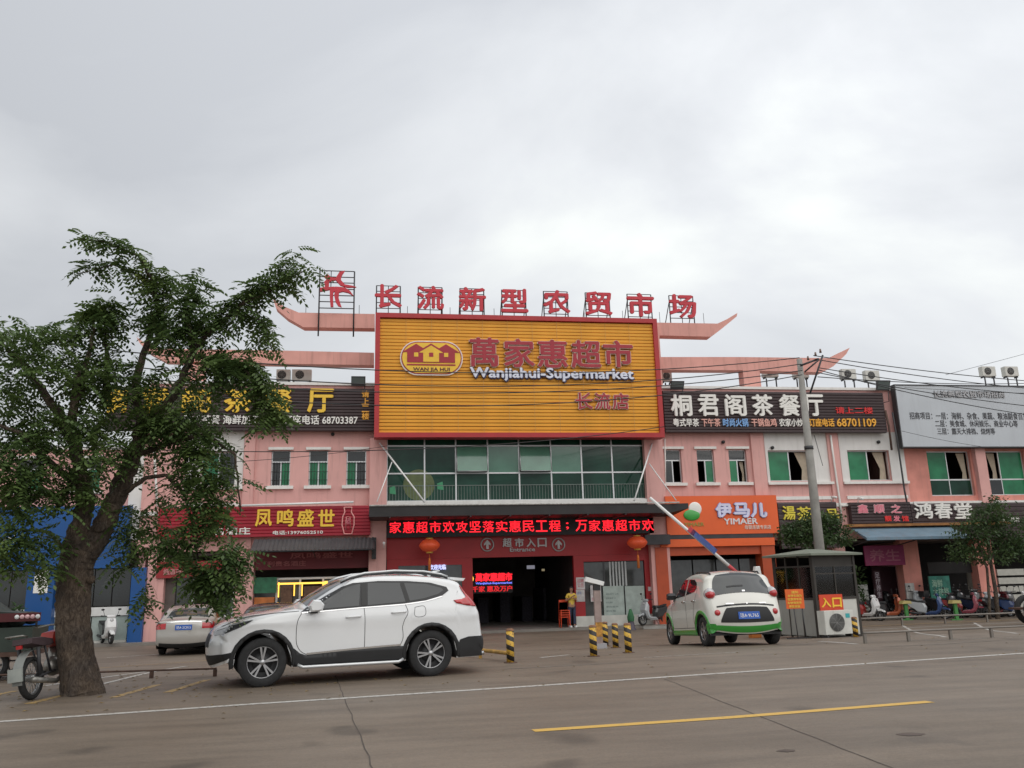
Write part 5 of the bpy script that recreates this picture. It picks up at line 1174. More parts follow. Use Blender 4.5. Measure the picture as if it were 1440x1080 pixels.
    def skin(c, name, u0, u1, y0, y1, m, off=.004, y0b=None, y1b=None, nu=10, nv=12, parent=None, rnd=0, label=None):
        """patch on the centre skin between arc lengths u0..u1; widths may differ at the far end"""
        y0b = y0 if y0b is None else y0b; y1b = y1 if y1b is None else y1b; V = []
        for i in range(nu+1):
            f = i/nu; u = u0+(u1-u0)*f; a, b = y0+(y0b-y0)*f, y1+(y1b-y1)*f
            if rnd: e = 1-rnd*(abs(2*f-1)**4); mid = (a+b)/2; a, b = mid+(a-mid)*e, mid+(b-mid)*e
            if abs(a) >= 9: a = c.skinpt(u, a, 0)[1]
            if abs(b) >= 9: b = c.skinpt(u, b, 0)[1]
            for j in range(nv+1): V.append(c.skinpt(u, a+(b-a)*j/nv, off))
        Fc = [(i*(nv+1)+j, (i+1)*(nv+1)+j, (i+1)*(nv+1)+j+1, i*(nv+1)+j+1) for i in range(nu) for j in range(nv)]
        me = bpy.data.meshes.new(name); me.from_pydata(V, [], Fc); me.materials.append(m); me.polygons.foreach_set('use_smooth', [True]*len(Fc)); me.update()
        bm = bmesh.new(); bm.from_mesh(me); bmesh.ops.recalc_face_normals(bm, faces=bm.faces); bm.to_mesh(me); bm.free()
        return link(name, me, parent or c.root, label=label)
    def put_wheels(c, rimr, spokes, wd, rim_m, dark_m, twin=False, inset=.02):
        first = None
        for xa in c.wheels:
            for s in (-1, 1):
                w = MB(); R = c.R
                w.lathe([(rimr*1.0, -wd*.5+.01), (rimr*1.04, -wd*.5), (R*.96, -wd*.47), (R, -wd*.36), (R, wd*.36), (R*.96, wd*.47), (rimr*1.04, wd*.5), (rimr, wd*.5-.01)], (0,0,0), 'y', 40)
                hub = MB(); hub.lathe([(rimr*.99, -wd*.5+.012), (rimr*.93, -wd*.5+.03), (rimr*.9, -wd*.1), (0, -wd*.1)], (0,0,0), 'y', 32)
                hub.lathe([(rimr*.62, -wd*.12), (rimr*.62, -wd*.14), (0, -wd*.14)], (0,0,0), 'y', 24)
                rim = MB(); yo = -wd*.5+.018
                rim.lathe([(rimr*1.0, yo-.004), (rimr*.955, yo-.004), (rimr*.94, yo+.02), (rimr*.99, yo+.02)], (0,0,0), 'y', 40, True)
                rim.lathe([(0, yo-.006), (rimr*.16, yo-.004), (rimr*.2, yo+.02), (rimr*.2, yo+.05)], (0,0,0), 'y', 20)
                for k in range(spokes):
                    for q in ((-.16, .16) if twin else (0,)):
                        a = 2*math.pi*k/spokes+.3; a2 = a+q*1.0; a1 = a+q*.5; w0, w1 = (rimr*.045, rimr*.065) if twin else (rimr*.13, rimr*.16)
                        p0 = Vector((math.cos(a1), 0, math.sin(a1)))*rimr*.14; p1 = Vector((math.cos(a2), 0, math.sin(a2)))*rimr*.965; n_ = (p1-p0).normalized(); pr_ = Vector((-n_.z, 0, n_.x))
                        A = [p0+pr_*w0+Vector((0, yo+.004, 0)), p0-pr_*w0+Vector((0, yo+.004, 0)), p1-pr_*w1+Vector((0, yo-.002, 0)), p1+pr_*w1+Vector((0, yo-.002, 0))]
                        B = [p+Vector((0, .035, 0)) for p in A]; rim.add(A+B, [(0,1,2,3),(0,4,5,1),(1,5,6,2),(2,6,7,3),(3,7,4,0)], False)
                W_ = hub.build('wheel', dark_m, c.root); y = c.S(xa, c.R+.1)-inset-wd/2
                W_.location = (xa, s*y, c.R); W_.rotation_euler = (0, random.uniform(0, 1), 0) if s < 0 else (0, random.uniform(0, 1), math.pi)
                w.build('tyre', rubber, W_); rim.build('rim', rim_m, W_)
    def place(c, xref, yref, target, heading, scale=1.0, pitch=0.0):
        """put local (xref,yref,0) at the target; heading = world direction of the nose, counter-clockwise from +X"""
        a = heading+math.pi; M_ = Matrix.Rotation(a, 3, 'Z') @ Matrix.Rotation(pitch, 3, 'Y') @ Vector((xref*scale, yref*scale, 0)); c.root.rotation_euler = (0, pitch, a); c.root.scale = (scale,)*3
        c.root.location = Vector(target)-M_
carpaint = M('white_car_paint', (.74, .75, .76), .25, var=.015, scale=2, coat=1.0)
beltm = M('black_trim', (.02, .02, .022), .45); clad = M('grey_black_cladding', (.013, .013, .014), .6, var=.15, scale=6)
tint = M('tinted_window', (.02, .024, .027), .05, var=.2, scale=1, spec=.8); tintl = M('windscreen_glass', (.05, .055, .055), .05, var=.2, scale=1, coat=.5)
chrome = M('chrome', (.7, .7, .7), .15, 1., var=0); lampr = M('tail_lamp_red', (.42, .01, .015), .15, var=.2, scale=14, coat=1.); lampw = M('lamp_clear', (.45, .45, .46), .12, var=.3, scale=16, coat=1.); lampd = M('headlamp_dark', (.06, .06, .065), .1, var=.6, scale=18, coat=1.)
seam = M('panel_gap', (.03, .03, .032), .7); alloy = M('alloy_rim', (.42, .42, .43), .3, .8, var=.05); plateb = M('number_plate_blue', (.02, .10, .42), .4)
# ---------------------------------------------------------------- white suv
prof = [(.10,.27),(.03,.40),(.0,.56),(.02,.72),(.10,.86),(.26,.965),(.55,1.045),(.95,1.115),(1.32,1.175),(1.45,1.205),(1.72,1.37),(1.98,1.51),(2.22,1.60),(2.6,1.645),(3.0,1.652),(3.4,1.635),(3.8,1.59),(4.06,1.535),(4.14,1.49),(4.27,1.32),(4.40,1.16),(4.47,1.03),(4.505,.85),(4.53,.66),(4.56,.52),(4.54,.36),(4.45,.27)]
prof = [((.9-(.9-x)*.90) if x < .9 else (3.56+(x-3.56)*1.05 if x > 3.56 else x), z) for x, z in prof]
car = Car('white_suv', 'white suv with black lower cladding parked along the road edge', prof, 1.84, 1.06, .30, (.90, 3.56), .362, .43, .27, carpaint, black, crown=(.20, .035, .10), fil=.10, endf=(.22, .13), lam=(.95, .8), crease=(.93, .012))
dlo = [(1.52,1.10),(1.80,1.115),(2.43,1.15),(3.10,1.185),(3.45,1.225),(3.72,1.29),(3.82,1.35),(3.80,1.395),(3.55,1.465),(3.20,1.495),(2.7,1.51),(2.3,1.495),(2.1,1.45),(1.85,1.32)]
car.side('window_surround', [(1.44,1.08),(2.43,1.13),(3.10,1.16),(3.48,1.20),(3.76,1.27),(3.88,1.35),(3.85,1.41),(3.56,1.49),(3.20,1.522),(2.7,1.535),(2.28,1.51),(2.10,1.45),(1.85,1.315)], beltm, .009, step=.035)
car.side('front_window', [(1.60,1.115),(2.36,1.15),(2.40,1.498),(2.28,1.475),(2.13,1.42),(1.90,1.285)], tint, .012, step=.045)
car.side('rear_window', [(2.50,1.155),(3.13,1.19),(3.06,1.495),(2.52,1.508)], tint, .012, step=.045)
car.side('quarter_window', [(3.20,1.20),(3.45,1.235),(3.70,1.30),(3.79,1.355),(3.76,1.395),(3.5,1.465),(3.12,1.492)], tint, .012, step=.045)
car.line('chrome_strip', [(1.46,1.072),(2.43,1.125),(3.10,1.155),(3.48,1.197),(3.76,1.262)], .022, chrome, .007)
# lower cladding
def arc(xc, r, a0, a1, n=14, R=.362): return [(xc+r*math.cos(math.radians(a0+(a1-a0)*i/n)), R+r*math.sin(math.radians(a0+(a1-a0)*i/n))) for i in range(n+1)]
cl = [(1.355,.275),(3.105,.275),(3.105,.50),(2.9,.505),(2.4,.485),(1.55,.435),(1.45,.47),(1.355,.55)]
car.side('sill_cladding', cl, clad, .012, thick=.02)
for xc in (.90, 3.56): car.side('arch_cladding', arc(xc, .49, -10, 190)+arc(xc, .428, 188, -8), clad, .014, thick=.03)
car.side('bumper_cladding', [(4.02,.28),(4.46,.28),(4.50,.45),(4.48,.60),(4.2,.60),(4.05,.56),(4.00,.45)], clad, .012)
u0, u1 = car.uo(.10,.27), car.uo(.09,.45); car.skin('front_bumper_cladding', u0, u1, -9, 9, clad, .008, nv=40)
ua, ub = car.uo(4.60,.60), car.uo(4.49,.27); car.skin('rear_bumper_cladding', ua, ub, -9, 9, clad, .011, nv=40)
car.skin('windscreen', car.uo(1.50,1.24), car.uo(2.12,1.565), -.66, .66, tintl, .004, -.56, .56)
car.skin('rear_screen', car.uo(4.16,1.46), car.uo(4.36,1.20), -.5, .5, tint, .004, -.6, .6)
car.skin('grille', car.uo(.0,.60), car.uo(.06,.80), -.30, .30, black, .006)
car.side('headlight', [(.20,.76),(.19,.82),(.24,.865),(.40,.925),(.55,.965),(.74,.99),(.64,.93),(.48,.86),(.34,.80)], lampd, .009, step=.035); car.side('headlight_chrome', [(.23,.83),(.40,.90),(.55,.945),(.72,.985),(.55,.958),(.38,.912),(.24,.855)], lampw, .013, step=.03)
pass
car.side('tail_light', [(3.95,1.19),(4.00,1.14),(4.18,1.10),(4.34,1.08),(4.40,1.09),(4.37,1.20),(4.30,1.29),(4.20,1.40),(4.14,1.43),(4.08,1.42),(4.12,1.34),(4.18,1.235),(4.10,1.205)], lampr, .014, thick=.02, step=.035)
for s_ in (1, -1): car.skin('tail_light', car.uo(4.34,1.24), car.uo(4.45,1.08), s_*.50, s_*.74, lampr, .012)
gapw = .009
for pts in ([(1.46,1.07),(1.40,.95),(1.385,.75),(1.40,.60),(1.46,.50),(1.56,.44)], [(2.44,1.13),(2.455,.95),(2.455,.47)], [(3.12,1.16),(3.16,1.02),(3.10,.90),(3.07,.80)], [(3.07,.80),(3.08,.62),(3.03,.505)], [(1.56,.44),(2.4,.487),(3.03,.505)]): car.line('panel_gap', pts, gapw, seam)
car.line('panel_gap', [(.30,.90),(.6,1.015),(1.0,1.075),(1.42,1.10)], .008, seam)
car.line('door_moulding', [(1.55,.455),(2.4,.50),(3.05,.522)], .028, chrome, .010)
for x in (2.28, 3.02):
    z = .985 if x < 2.5 else 1.03
    for s_ in (1, -1): y = s_*(car.S(x, z)+.02); q = MB().tube([(x-.13, y-s_*.015, z-.006), (x-.1, y+s_*.012, z), (x+.08, y+s_*.012, z+.008), (x+.11, y-s_*.015, z+.008)], .016, 6); q.build('door_handle', carpaint, car.root)
car.line('fuel_flap', [(3.28,1.10),(3.44,1.11),(3.45,.97),(3.28,.96),(3.28,1.10)], .007, seam, sides=(-1, 1))
for s_ in (1, -1):
    q = MB(); q.prism([(-.09,-.075),(.09,-.06),(.12,.03),(.06,.10),(-.05,.11),(-.12,.02)], -.11, .11, .04, .75); q.xf(Matrix.Translation((1.66, s_*(.92+.11), 1.16))); mr_ = q.build('door_mirror', carpaint, car.root)
    q = MB().box(1.58, 1.70, s_*.86, s_*.96, 1.065, 1.10); q.build('mirror_foot', black, mr_)
    # roof rails
    rp = [(2.10, 1.535), (2.25, 1.60), (2.5, 1.655), (3.0, 1.685), (3.5, 1.665), (3.8, 1.615), (3.92, 1.57)]
    q = MB().tube([(x, s_*(car.S(x, min(z, 1.6))-.10), z+.015) for x, z in rp], .019, 6); q.build('roof_rail', alu, car.root)
    q = MB().tube([(x, s_*(car.S(x, min(z, 1.6))-.10), z-.016) for x, z in rp], .017, 6); q.build('roof_rail_base', beltm, car.root)
    q = MB().tube([(1.42, s_*.93, .30), (1.50, s_*.955, .265), (3.0, s_*.955, .265), (3.08, s_*.93, .30)], .026, 8); q.build('side_step', alu, car.root)
q = MB().prism([(0,0),(.26,-.03),(.30,.015),(.0,.045)], -.56, .56, .03, .9); q.xf(Matrix.Translation((3.98, 0, 1.535))); q.build('roof_spoiler', carpaint, car.root)
q = MB().tube([(3.75, 0, 1.61), (3.85, 0, 1.68), (3.97, 0, 1.70)], [.03, .02, .01], 6); q.build('roof_aerial', carpaint, car.root)
q = MB().tube([(4.42, -.55, .30), (4.58, -.55, .30)], .035, 10); q.build('exhaust', chrome, car.root)
car.line('window_divider', [(2.445,1.15),(2.45,1.50)], .085, M('gloss_black_pillar', (.004, .004, .004), .3), .016); car.line('window_divider', [(3.165,1.20),(3.09,1.49)], .07, MATS['gloss_black_pillar'], .016)
car.put_wheels(.235, 5, .235, alloy, M('rim_dark', (.03, .03, .032), .45), True)
A, B = ong(368, 967), ong(607, 951.5); dv = (A-B).normalized(); hd = math.atan2(dv.y, dv.x)
sc_ = (A-B).length/2.66
mid = A.lerp(B, .5); yn = car.S(2.2, .4)
car.place(2.23, -yn, (mid.x, mid.y, 0), hd, sc_)
# the camera looks at the side y>0 or y<0: decide by distance
# ---------------------------------------------------------------- green and white hatchback
wp2 = M('cream_white_car_paint', (.66, .65, .60), .3, var=.02, scale=2, coat=.9); gpnt = M('green_car_paint', (.03, .30, .035), .3, var=.04, coat=.9)
prof = [(.08,.22),(.02,.38),(.0,.52),(.06,.68),(.20,.80),(.50,.92),(.80,1.0),(.95,1.05),(1.25,1.26),(1.55,1.42),(1.9,1.50),(2.3,1.52),(2.7,1.50),(3.0,1.46),(3.17,1.40),(3.30,1.22),(3.42,1.02),(3.50,.86),(3.56,.68),(3.58,.50),(3.55,.34),(3.48,.22)]
g2 = Car('green_white_hatchback', 'small rounded white hatchback with green sills and rear bumper', prof, 1.60, .92, .26, (.62, 2.96), .29, .35, .20, wp2, black, crown=(.20, .05, .11), fil=.12, endf=(.22, .10), lam=(.8, .75), crease=None)
g2.side('front_door_window', [(1.22,.99),(1.98,1.03),(2.00,1.37),(1.82,1.375),(1.60,1.32),(1.38,1.18)], tint, .006)
g2.side('rear_door_window', [(2.08,1.04),(2.60,1.09),(2.70,1.16),(2.64,1.27),(2.45,1.345),(2.10,1.37)], tint, .006)
g2.side('sill_panel', [(.98,.205),(2.60,.205),(2.60,.32),(.98,.31)], gpnt, .010, thick=.02)
for xc in (.62, 2.96): g2.side('arch_panel', arc(xc, .415, 8, 172, R=.29)[::1]+arc(xc, .348, 184, -4, R=.29), gpnt, .012, thick=.02)
g2.side('arch_panel_tail', [(3.20,.24),(3.42,.25),(3.44,.43),(3.3,.44),(3.22,.44)], gpnt, .010)
g2.skin('rear_bumper_green', g2.uo(3.575,.38), g2.uo(3.50,.24), -9, 9, gpnt, .011, nv=40)
g2.skin('front_bumper_green', g2.uo(.08,.22), g2.uo(.01,.42), -9, 9, gpnt, .011, nv=40)
g2.skin('rear_screen', g2.uo(3.10,1.44), g2.uo(3.42,1.03), -.50, .50, tint, .006, -.64, .64, rnd=.10)
g2.skin('bumper_recess', g2.uo(3.545,.74), g2.uo(3.575,.44), -.44, .44, clad, .008, -.58, .58, rnd=.05)
g2.skin('windscreen', g2.uo(1.0,1.08), g2.uo(1.52,1.41), -.62, .62, tintl, .004, -.52, .52)
g2.skin('tailgate_gap', g2.uo(3.53,.80), g2.uo(3.538,.785), -.6, .6, seam, .004)
# number plate, badges, lamps built in local coordinates on the tail
def tail_box(cr, u, y0, y1, h, m, nm, off=.014, txt=None, tm=None):
    a = cr.skinpt(u-h/2, 0, off); b = cr.skinpt(u+h/2, 0, off); x = max(a[0], b[0])
    k_ = cr.skinpt(u, (y0+y1)/2, off); sh = k_[0]-cr.skinpt(u, 0, off)[0]
    q = MB().add([(a[0]+sh, y0, a[2]), (a[0]+sh, y1, a[2]), (b[0]+sh, y1, b[2]), (b[0]+sh, y0, b[2]), (a[0]+sh-.02, y0, a[2]), (a[0]+sh-.02, y1, a[2]), (b[0]+sh-.02, y1, b[2]), (b[0]+sh-.02, y0, b[2])], [(0,3,2,1),(0,1,5,4),(1,2,6,5),(2,3,7,6),(3,0,4,7)], False)
    pb2 = q.build(nm, m, cr.root)
    if txt:
        v, f, w, h_ = text_mesh(txt); sw = (y1-y0)*.86/w; sh_ = h*.6/h_; c0 = Vector(((a[0]+b[0])/2+sh+.004, (y0+y1)/2, (a[2]+b[2])/2)); dz = (Vector(a)-Vector(b)); dz.normalize()
        V = [c0+Vector((0, 1, 0))*(p[0]*sw)+dz*(p[1]*sh_) for p in v]; me = bpy.data.meshes.new('plate_lettering'); me.from_pydata(V, [], [tuple(k) for k in f]); me.materials.append(tm); me.update(); link('plate_lettering', me, pb2)
    return pb2
tail_box(g2, g2.uo(3.575,.58), -.22, .22, .14, plateb, 'number_plate', .016, '琼A·9L765', wlet)
for y, w in ((-.33, .20), (.0, .03), (.34, .14)): tail_box(g2, g2.uo(3.52,.81), y-w/2, y+w/2, .025, MATS['chrome'], 'badge', .008)
tail_box(g2, g2.uo(3.40,1.05), -.03, .03, .035, chrome, 'emblem', .012)
for s_ in (1, -1):
    p = g2.skinpt(g2.uo(3.42,1.02), s_*.62, 0); lm = MB().ball((p[0]-.10, s_*.655, 1.005), (.16, .115, .135), 18, 10).build('tail_light', lampw, g2.root); MB().ball((p[0]-.06, s_*.66, 1.0), (.135, .105, .10), 14, 8).build('red_lens', lampr, lm)
    p = g2.skinpt(g2.uo(3.56,.66), s_*.56, 0); MB().lathe([(0, .02), (.045, .02), (.06, .0), (.06, -.04)], (0,0,0), 'z', 16).xf(Matrix.Translation((p[0]+.0, s_*.60, .64)) @ Matrix.Rotation(math.pi/2, 4, 'Y')).build('reflector_lamp', lampr, g2.root)
    q = MB(); q.prism([(-.08,-.06),(.07,-.05),(.09,.03),(.03,.09),(-.06,.08)], -.09, .09, .03, .75); q.xf(Matrix.Translation((1.28, s_*.87, 1.03))); q.build('door_mirror', beltm, g2.root)
    q = MB().tube([(2.15, s_*.52, 1.475), (2.2, s_*.53, 1.50), (2.95, s_*.53, 1.455), (3.0, s_*.52, 1.42)], .018, 6); q.build('roof_rail', beltm, g2.root)
    for x in (1.95, 2.62): y = s_*(g2.S(x, .90)+.015); MB().tube([(x-.09, y, .90), (x+.08, y, .905)], .014, 6).build('door_handle', chrome, g2.root)
g2.skin('brake_light', g2.uo(3.03,1.455), g2.uo(3.07,1.445), -.14, .14, lampr, .012)
for pts in ([(1.20,.99),(1.06,.85),(1.02,.60),(1.06,.35)], [(2.03,1.38),(2.05,.9),(2.04,.36)], [(2.74,1.16),(2.72,.98),(2.58,.78),(2.52,.52),(2.58,.37)], [(1.06,.35),(2.58,.36)]): g2.line('panel_gap', pts, .011, seam)
g2.skin('wiper', g2.uo(3.33,1.17), g2.uo(3.345,1.15), -.32, .02, black, .012)
g2.put_wheels(.185, 6, .17, alloy, M('rim_dark', (.03, .03, .032)), False)
# ---------------------------------------------------------------- silver saloon
silver = M('silver_car_paint', (.44, .42, .39), .32, .35, var=.02, coat=.8)
prof = [(.08,.22),(.0,.42),(.02,.62),(.20,.78),(.70,.90),(1.15,.98),(1.45,1.14),(1.85,1.36),(2.2,1.45),(2.6,1.47),(3.0,1.43),(3.35,1.33),(3.72,1.15),(3.95,1.06),(4.2,1.04),(4.33,1.02),(4.38,.92),(4.40,.70),(4.41,.50),(4.38,.32),(4.30,.22)]
s3 = Car('silver_sedan', 'silver sedan parked with its tail to the road at the left', prof, 1.70, .90, .28, (.85, 3.40), .30, .35, .20, silver, black, crown=(.2, .04, .10), fil=.11, endf=(.22, .12), lam=(.8, .6))
s3.side('front_window', [(1.55,.98),(2.28,1.0),(2.28,1.34),(2.05,1.33),(1.80,1.20)], tint, .005); s3.side('rear_window', [(2.36,1.0),(3.05,1.03),(3.30,1.10),(3.10,1.22),(2.75,1.32),(2.36,1.345)], tint, .005)
s3.skin('rear_screen', s3.uo(3.22,1.36), s3.uo(3.76,1.13), -.50, .50, tintl, .004, -.62, .62); s3.skin('windscreen', s3.uo(1.30,1.06), s3.uo(1.92,1.38), -.62, .62, tintl, .004, -.54, .54)
s3.skin('boot_gap', s3.uo(4.40,.66), s3.uo(4.40,.652), -.55, .55, seam, .004); s3.skin('boot_lip_trim', s3.uo(4.34,1.0), s3.uo(4.36,.96), -.5, .5, chrome, .008); s3.skin('bumper_lower', s3.uo(4.39,.36), s3.uo(4.31,.23), -.7, .7, clad, .006)
tail_box(s3, s3.uo(4.39,.80), -.24, .24, .15, plateb, 'number_plate', .012, '琼A·2C815', wlet)
for s_ in (1, -1):
    s3.skin('tail_light', s3.uo(4.365,.96), s3.uo(4.395,.76), s_*.52, s_*9, lampr, .009); s3.side('tail_light', [(3.98,.88),(4.04,.95),(4.17,.96),(4.17,.79),(4.08,.79)], lampr, .008, sides=(s_,))
    q = MB(); q.prism([(-.08,-.06),(.07,-.05),(.09,.03),(.03,.09),(-.06,.08)], -.09, .09, .03, .75); q.xf(Matrix.Translation((1.62, s_*.93, 1.0))); q.build('door_mirror', silver, s3.root)
for pts in ([(2.32,1.36),(2.33,.9),(2.32,.30)], [(3.1,1.05),(3.06,.85),(2.98,.6)]): s3.line('panel_gap', pts, .011, seam)
s3.put_wheels(.2, 7, .18, alloy, M('rim_dark', (.03, .03, .032)), False)
# ---------------------------------------------------------------- dark car behind the suv
dk = M('dark_car_paint', (.03, .032, .036), .25, var=.05, coat=1.)
prof = [(.08,.22),(.0,.42),(.04,.66),(.22,.80),(.70,.94),(1.1,1.02),(1.40,1.18),(1.75,1.38),(2.1,1.47),(2.6,1.50),(3.2,1.45),(3.6,1.36),(3.85,1.12),(3.98,.95),(4.02,.70),(4.02,.50),(3.98,.32),(3.9,.22)]
d4 = Car('dark_car', 'dark parked car whose roof and windscreen show above the suv bonnet', prof, 1.70, .92, .28, (.80, 3.30), .30, .35, .20, dk, black, crown=(.2, .04, .12), fil=.12, endf=(.22, .15), lam=(.8, .6), n=110)
d4.side('front_window', [(1.50,1.0),(2.28,1.02),(2.28,1.36),(2.0,1.34),(1.75,1.22)], tint, .005); d4.side('rear_window', [(2.36,1.02),(3.1,1.05),(3.35,1.15),(3.1,1.28),(2.36,1.365)], tint, .005)
d4.skin('windscreen', d4.uo(1.18,1.05), d4.uo(1.82,1.41), -.64, .64, tintl, .004, -.54, .54); d4.skin('rear_screen', d4.uo(3.62,1.34), d4.uo(3.86,1.10), -.5, .5, tint, .004, -.6, .6); d4.skin('grille', d4.uo(.0,.45), d4.uo(.03,.64), -.5, .5, black, .006)
for s_ in (1, -1): d4.skin('headlight', d4.uo(.04,.66), d4.uo(.2,.79), s_*.46, s_*.76, lampw, .008)
d4.put_wheels(.2, 7, .18, alloy, M('rim_dark', (.03, .03, .032)), False)
# placement (rear wheels / nose on the ground)
g2s = 1.0
t_ = ong(1000, 908.7); t2_ = ong(1086, 906)
rc = ((t_+t2_)/2); hd2 = math.radians(88)
g2.place(2.96, 0, (rc.x+.02, rc.y+.1, gz(rc.y)), hd2, 1.13, pitch=-math.atan((gz(rc.y)-gz(rc.y+2.6))/2.6))
t_ = ong(257, 921.5); s3.place(4.1, 0, (t_.x, t_.y+.1, gz(t_.y)), math.radians(93), 1.03)
t_ = ong(392, 905); d4.place(.6, 0, (t_.x, 27.5, gz(27.5)), math.radians(-97), 1.0)
for c_ in (g2, s3, d4):      # follow the slope of the ground
    pass
from mathutils import noise
# ================================================================ two wheelers
def wheel_mb(r, w, spokes=0, rim=.7):
    t = MB(); t.lathe([(r*rim, -w/2), (r*.92, -w/2), (r, -w*.25), (r, w*.25), (r*.92, w/2), (r*rim, w/2)], (0,0,0), 'y', 26, True)
    h = MB(); h.lathe([(r*rim*1.02, -w*.3), (r*rim*1.02, w*.3), (r*rim*.9, w*.25), (r*rim*.9, -w*.25)], (0,0,0), 'y', 24, True); h.lathe([(0, -w*.7), (r*.16, -w*.7), (r*.16, w*.7), (0, w*.7)], (0,0,0), 'y', 14)
    n = spokes or 5
    for k in range(n):
        a = 2*math.pi*k/n; 
        if spokes: h.tube([(r*.12*math.cos(a), .02*(-1)**k, r*.12*math.sin(a)), (r*rim*.95*math.cos(a+.2), 0, r*rim*.95*math.sin(a+.2))], .004, 3)
        else: h.tube([(r*.1*math.cos(a), 0, r*.1*math.sin(a)), (r*rim*.95*math.cos(a), 0, r*rim*.95*math.sin(a))], .016, 4)
    return t, h
whub = M('grey_wheel_metal', (.3, .3, .3), .4, .6)
def scooter(lab, px, py, heading, body, accent, seatm=None, sc=1.0, grp='scooters parked in front of the shops', flat=None, top_box=None):
    g = ong(px, py); g.z = gz(g.y) if g.y < 35.2 else -.3
    T = thing('parked_scooter', lab, 'scooter', tuple(g), math.radians(heading), grp); T.scale = (sc,)*3
    bm_ = body; am = accent
    for x in (-.62, .62):
        t, h = wheel_mb(.23, .10); W_ = h.build('wheel', whub, T); W_.location = (x, 0, .23); t.build('tyre', rubber, W_)
    q = MB(); q.prism([(.52,.40),(.60,.62),(.52,.90),(.44,.95),(.40,.88),(.44,.60),(.38,.36),(.24,.27),(-.1,.25),(-.1,.20),(.30,.20),(.45,.28)], -.20, .20, .05, .7); bm_ = body; q.build('leg_shield', bm_, T)
    q = MB(); q.prism([(-.08,.25),(-.02,.5),(-.1,.68),(-.5,.74),(-.86,.80),(-.90,.72),(-.70,.52),(-.52,.42),(-.38,.28)], -.15, .15, .05, .8); q.build('rear_body', am, T)
    q = MB(); q.prism([(-.04,.68),(-.08,.78),(-.35,.77),(-.55,.83),(-.82,.85),(-.84,.79),(-.5,.73)], -.14, .14, .03, .85); q.build('seat', seatm or black, T)
    q = MB(); q.prism([(.42,.50),(.62,.50),(.84,.42),(.86,.36),(.74,.40),(.5,.40)], -.08, .08, .02, .8); q.build('mudguard', bm_, T)
    q = MB(); q.tube([(.62,-.09,.23),(.50,-.07,.62)], .022, 6); q.tube([(.62,.09,.23),(.50,.07,.62)], .022, 6); q.tube([(.50,0,.60),(.38,0,1.0)], .025, 6); q.build('fork', steel, T)
    q = MB(); q.tube([(.30,-.34,1.04),(.38,-.18,1.02),(.40,0,1.0),(.38,.18,1.02),(.30,.34,1.04)], .018, 6); hb = q.build('handlebar', black, T)
    q = MB(); q.prism([(.34,.95),(.46,.94),(.49,1.00),(.42,1.06),(.34,1.05)], -.15, .15, .05, .6); q.build('headset', bm_, T)
    MB().ball((.50, 0, .86), (.06, .085, .07), 12, 6).build('headlight', lampw, T)
    for s_ in (1, -1):
        q = MB(); q.tube([(.36, s_*.22, 1.03), (.36, s_*.28, 1.22)], .008, 4); q.ball((.36, s_*.30, 1.26), (.015, .065, .04), 10, 6); q.build('mirror', black, T)
    q = MB().box(-.93, -.88, -.08, .08, .68, .76); q.build('tail_light', lampr, T)
    q = MB(); q.tube([(-.1,0,.28),(-.62,0,.23)], .05, 6); q.tube([(-.25,-.12,.24),(-.8,-.14,.30)], .045, 8); q.build('engine', steel, T)
    q = MB().tube([(-.05, .1, .22), (-.1, .2, .0)], .012, 4).build('side_stand', steel, T)
    if top_box: MB().prism([(-.78,.88),(-1.08,.88),(-1.1,1.14),(-.76,1.14)], -.17, .17, .03, .9).build('top_box', top_box, T)
    return T
sp = {n: M('scooter_'+n, c, .3, var=.05, coat=.7) for n, c in dict(white=(.66,.66,.66), red=(.34,.03,.025), orange=(.42,.10,.04), black=(.02,.02,.022), blue=(.025,.06,.18), silver=(.40,.42,.44), pink=(.36,.07,.10), navy=(.03,.04,.09)).items()}
scooter('white and dark scooter parked by the blue pillar at the left', 149, 909, -60, sp['white'], sp['black'], grp=None)
scooter('grey scooter parked against the red pillar behind the hatchback', 920, 882, 205, sp['silver'], sp['black'], grp=None)
scooter('white scooter with red stripe half hidden by the booth', 1219, 873, -60, sp['white'], sp['red'])
scooter('black scooter with orange and white front, side on beside the booth', 1250, 872, -12, sp['orange'], sp['black'])
scooter('silver scooter facing the road under the purple board', 1283, 868, -80, sp['silver'], sp['white'])
scooter('blue and silver scooter just left of the green menu board', 1307, 871, -40, sp['blue'], sp['silver'])
scooter('black scooter with top box in front of the green menu board', 1329, 869, -75, sp['black'], sp['black'], top_box=sp['black'])
scooter('pink scooter between the yellow topped stand and the black scooter', 1357, 869, -35, sp['pink'], sp['red'])
scooter('black scooter with white legs shield in front of the leaning panel', 1379, 868, -70, sp['silver'], sp['navy'])
scooter('dark maroon scooter at the foot of the right tree', 1405, 868, 10, M('scooter_maroon', (.14, .02, .025), .3, coat=.6), sp['black'])
scooter('white and blue scooter near the right edge of the photo', 1430, 868, -60, sp['white'], sp['blue'])
for px, lab in ((1276, 'green stand with yellow top left of the blue scooter'), (1346, 'green stand with yellow top beside the pink scooter')):
    g = ong(px, 872); T = thing('yellow_topped_stand', lab, 'stand', (g.x, g.y, gz(g.y)), 0, 'green stands with yellow tops')
    q = MB(); q.box(-.07, .07, -.05, .05, 0, .66); q.box(-.25, .25, -.04, .04, 0, .04); q.build('post', M('bright_green_post', (.05, .22, .05), .5, var=.1), T); MB().prism([(-.22,.66),(.22,.66),(.18,.78),(-.16,.80)], -.16, .16, .03, .9).build('top', M('pale_yellow_top', (.45, .37, .14), .5, var=.15), T)
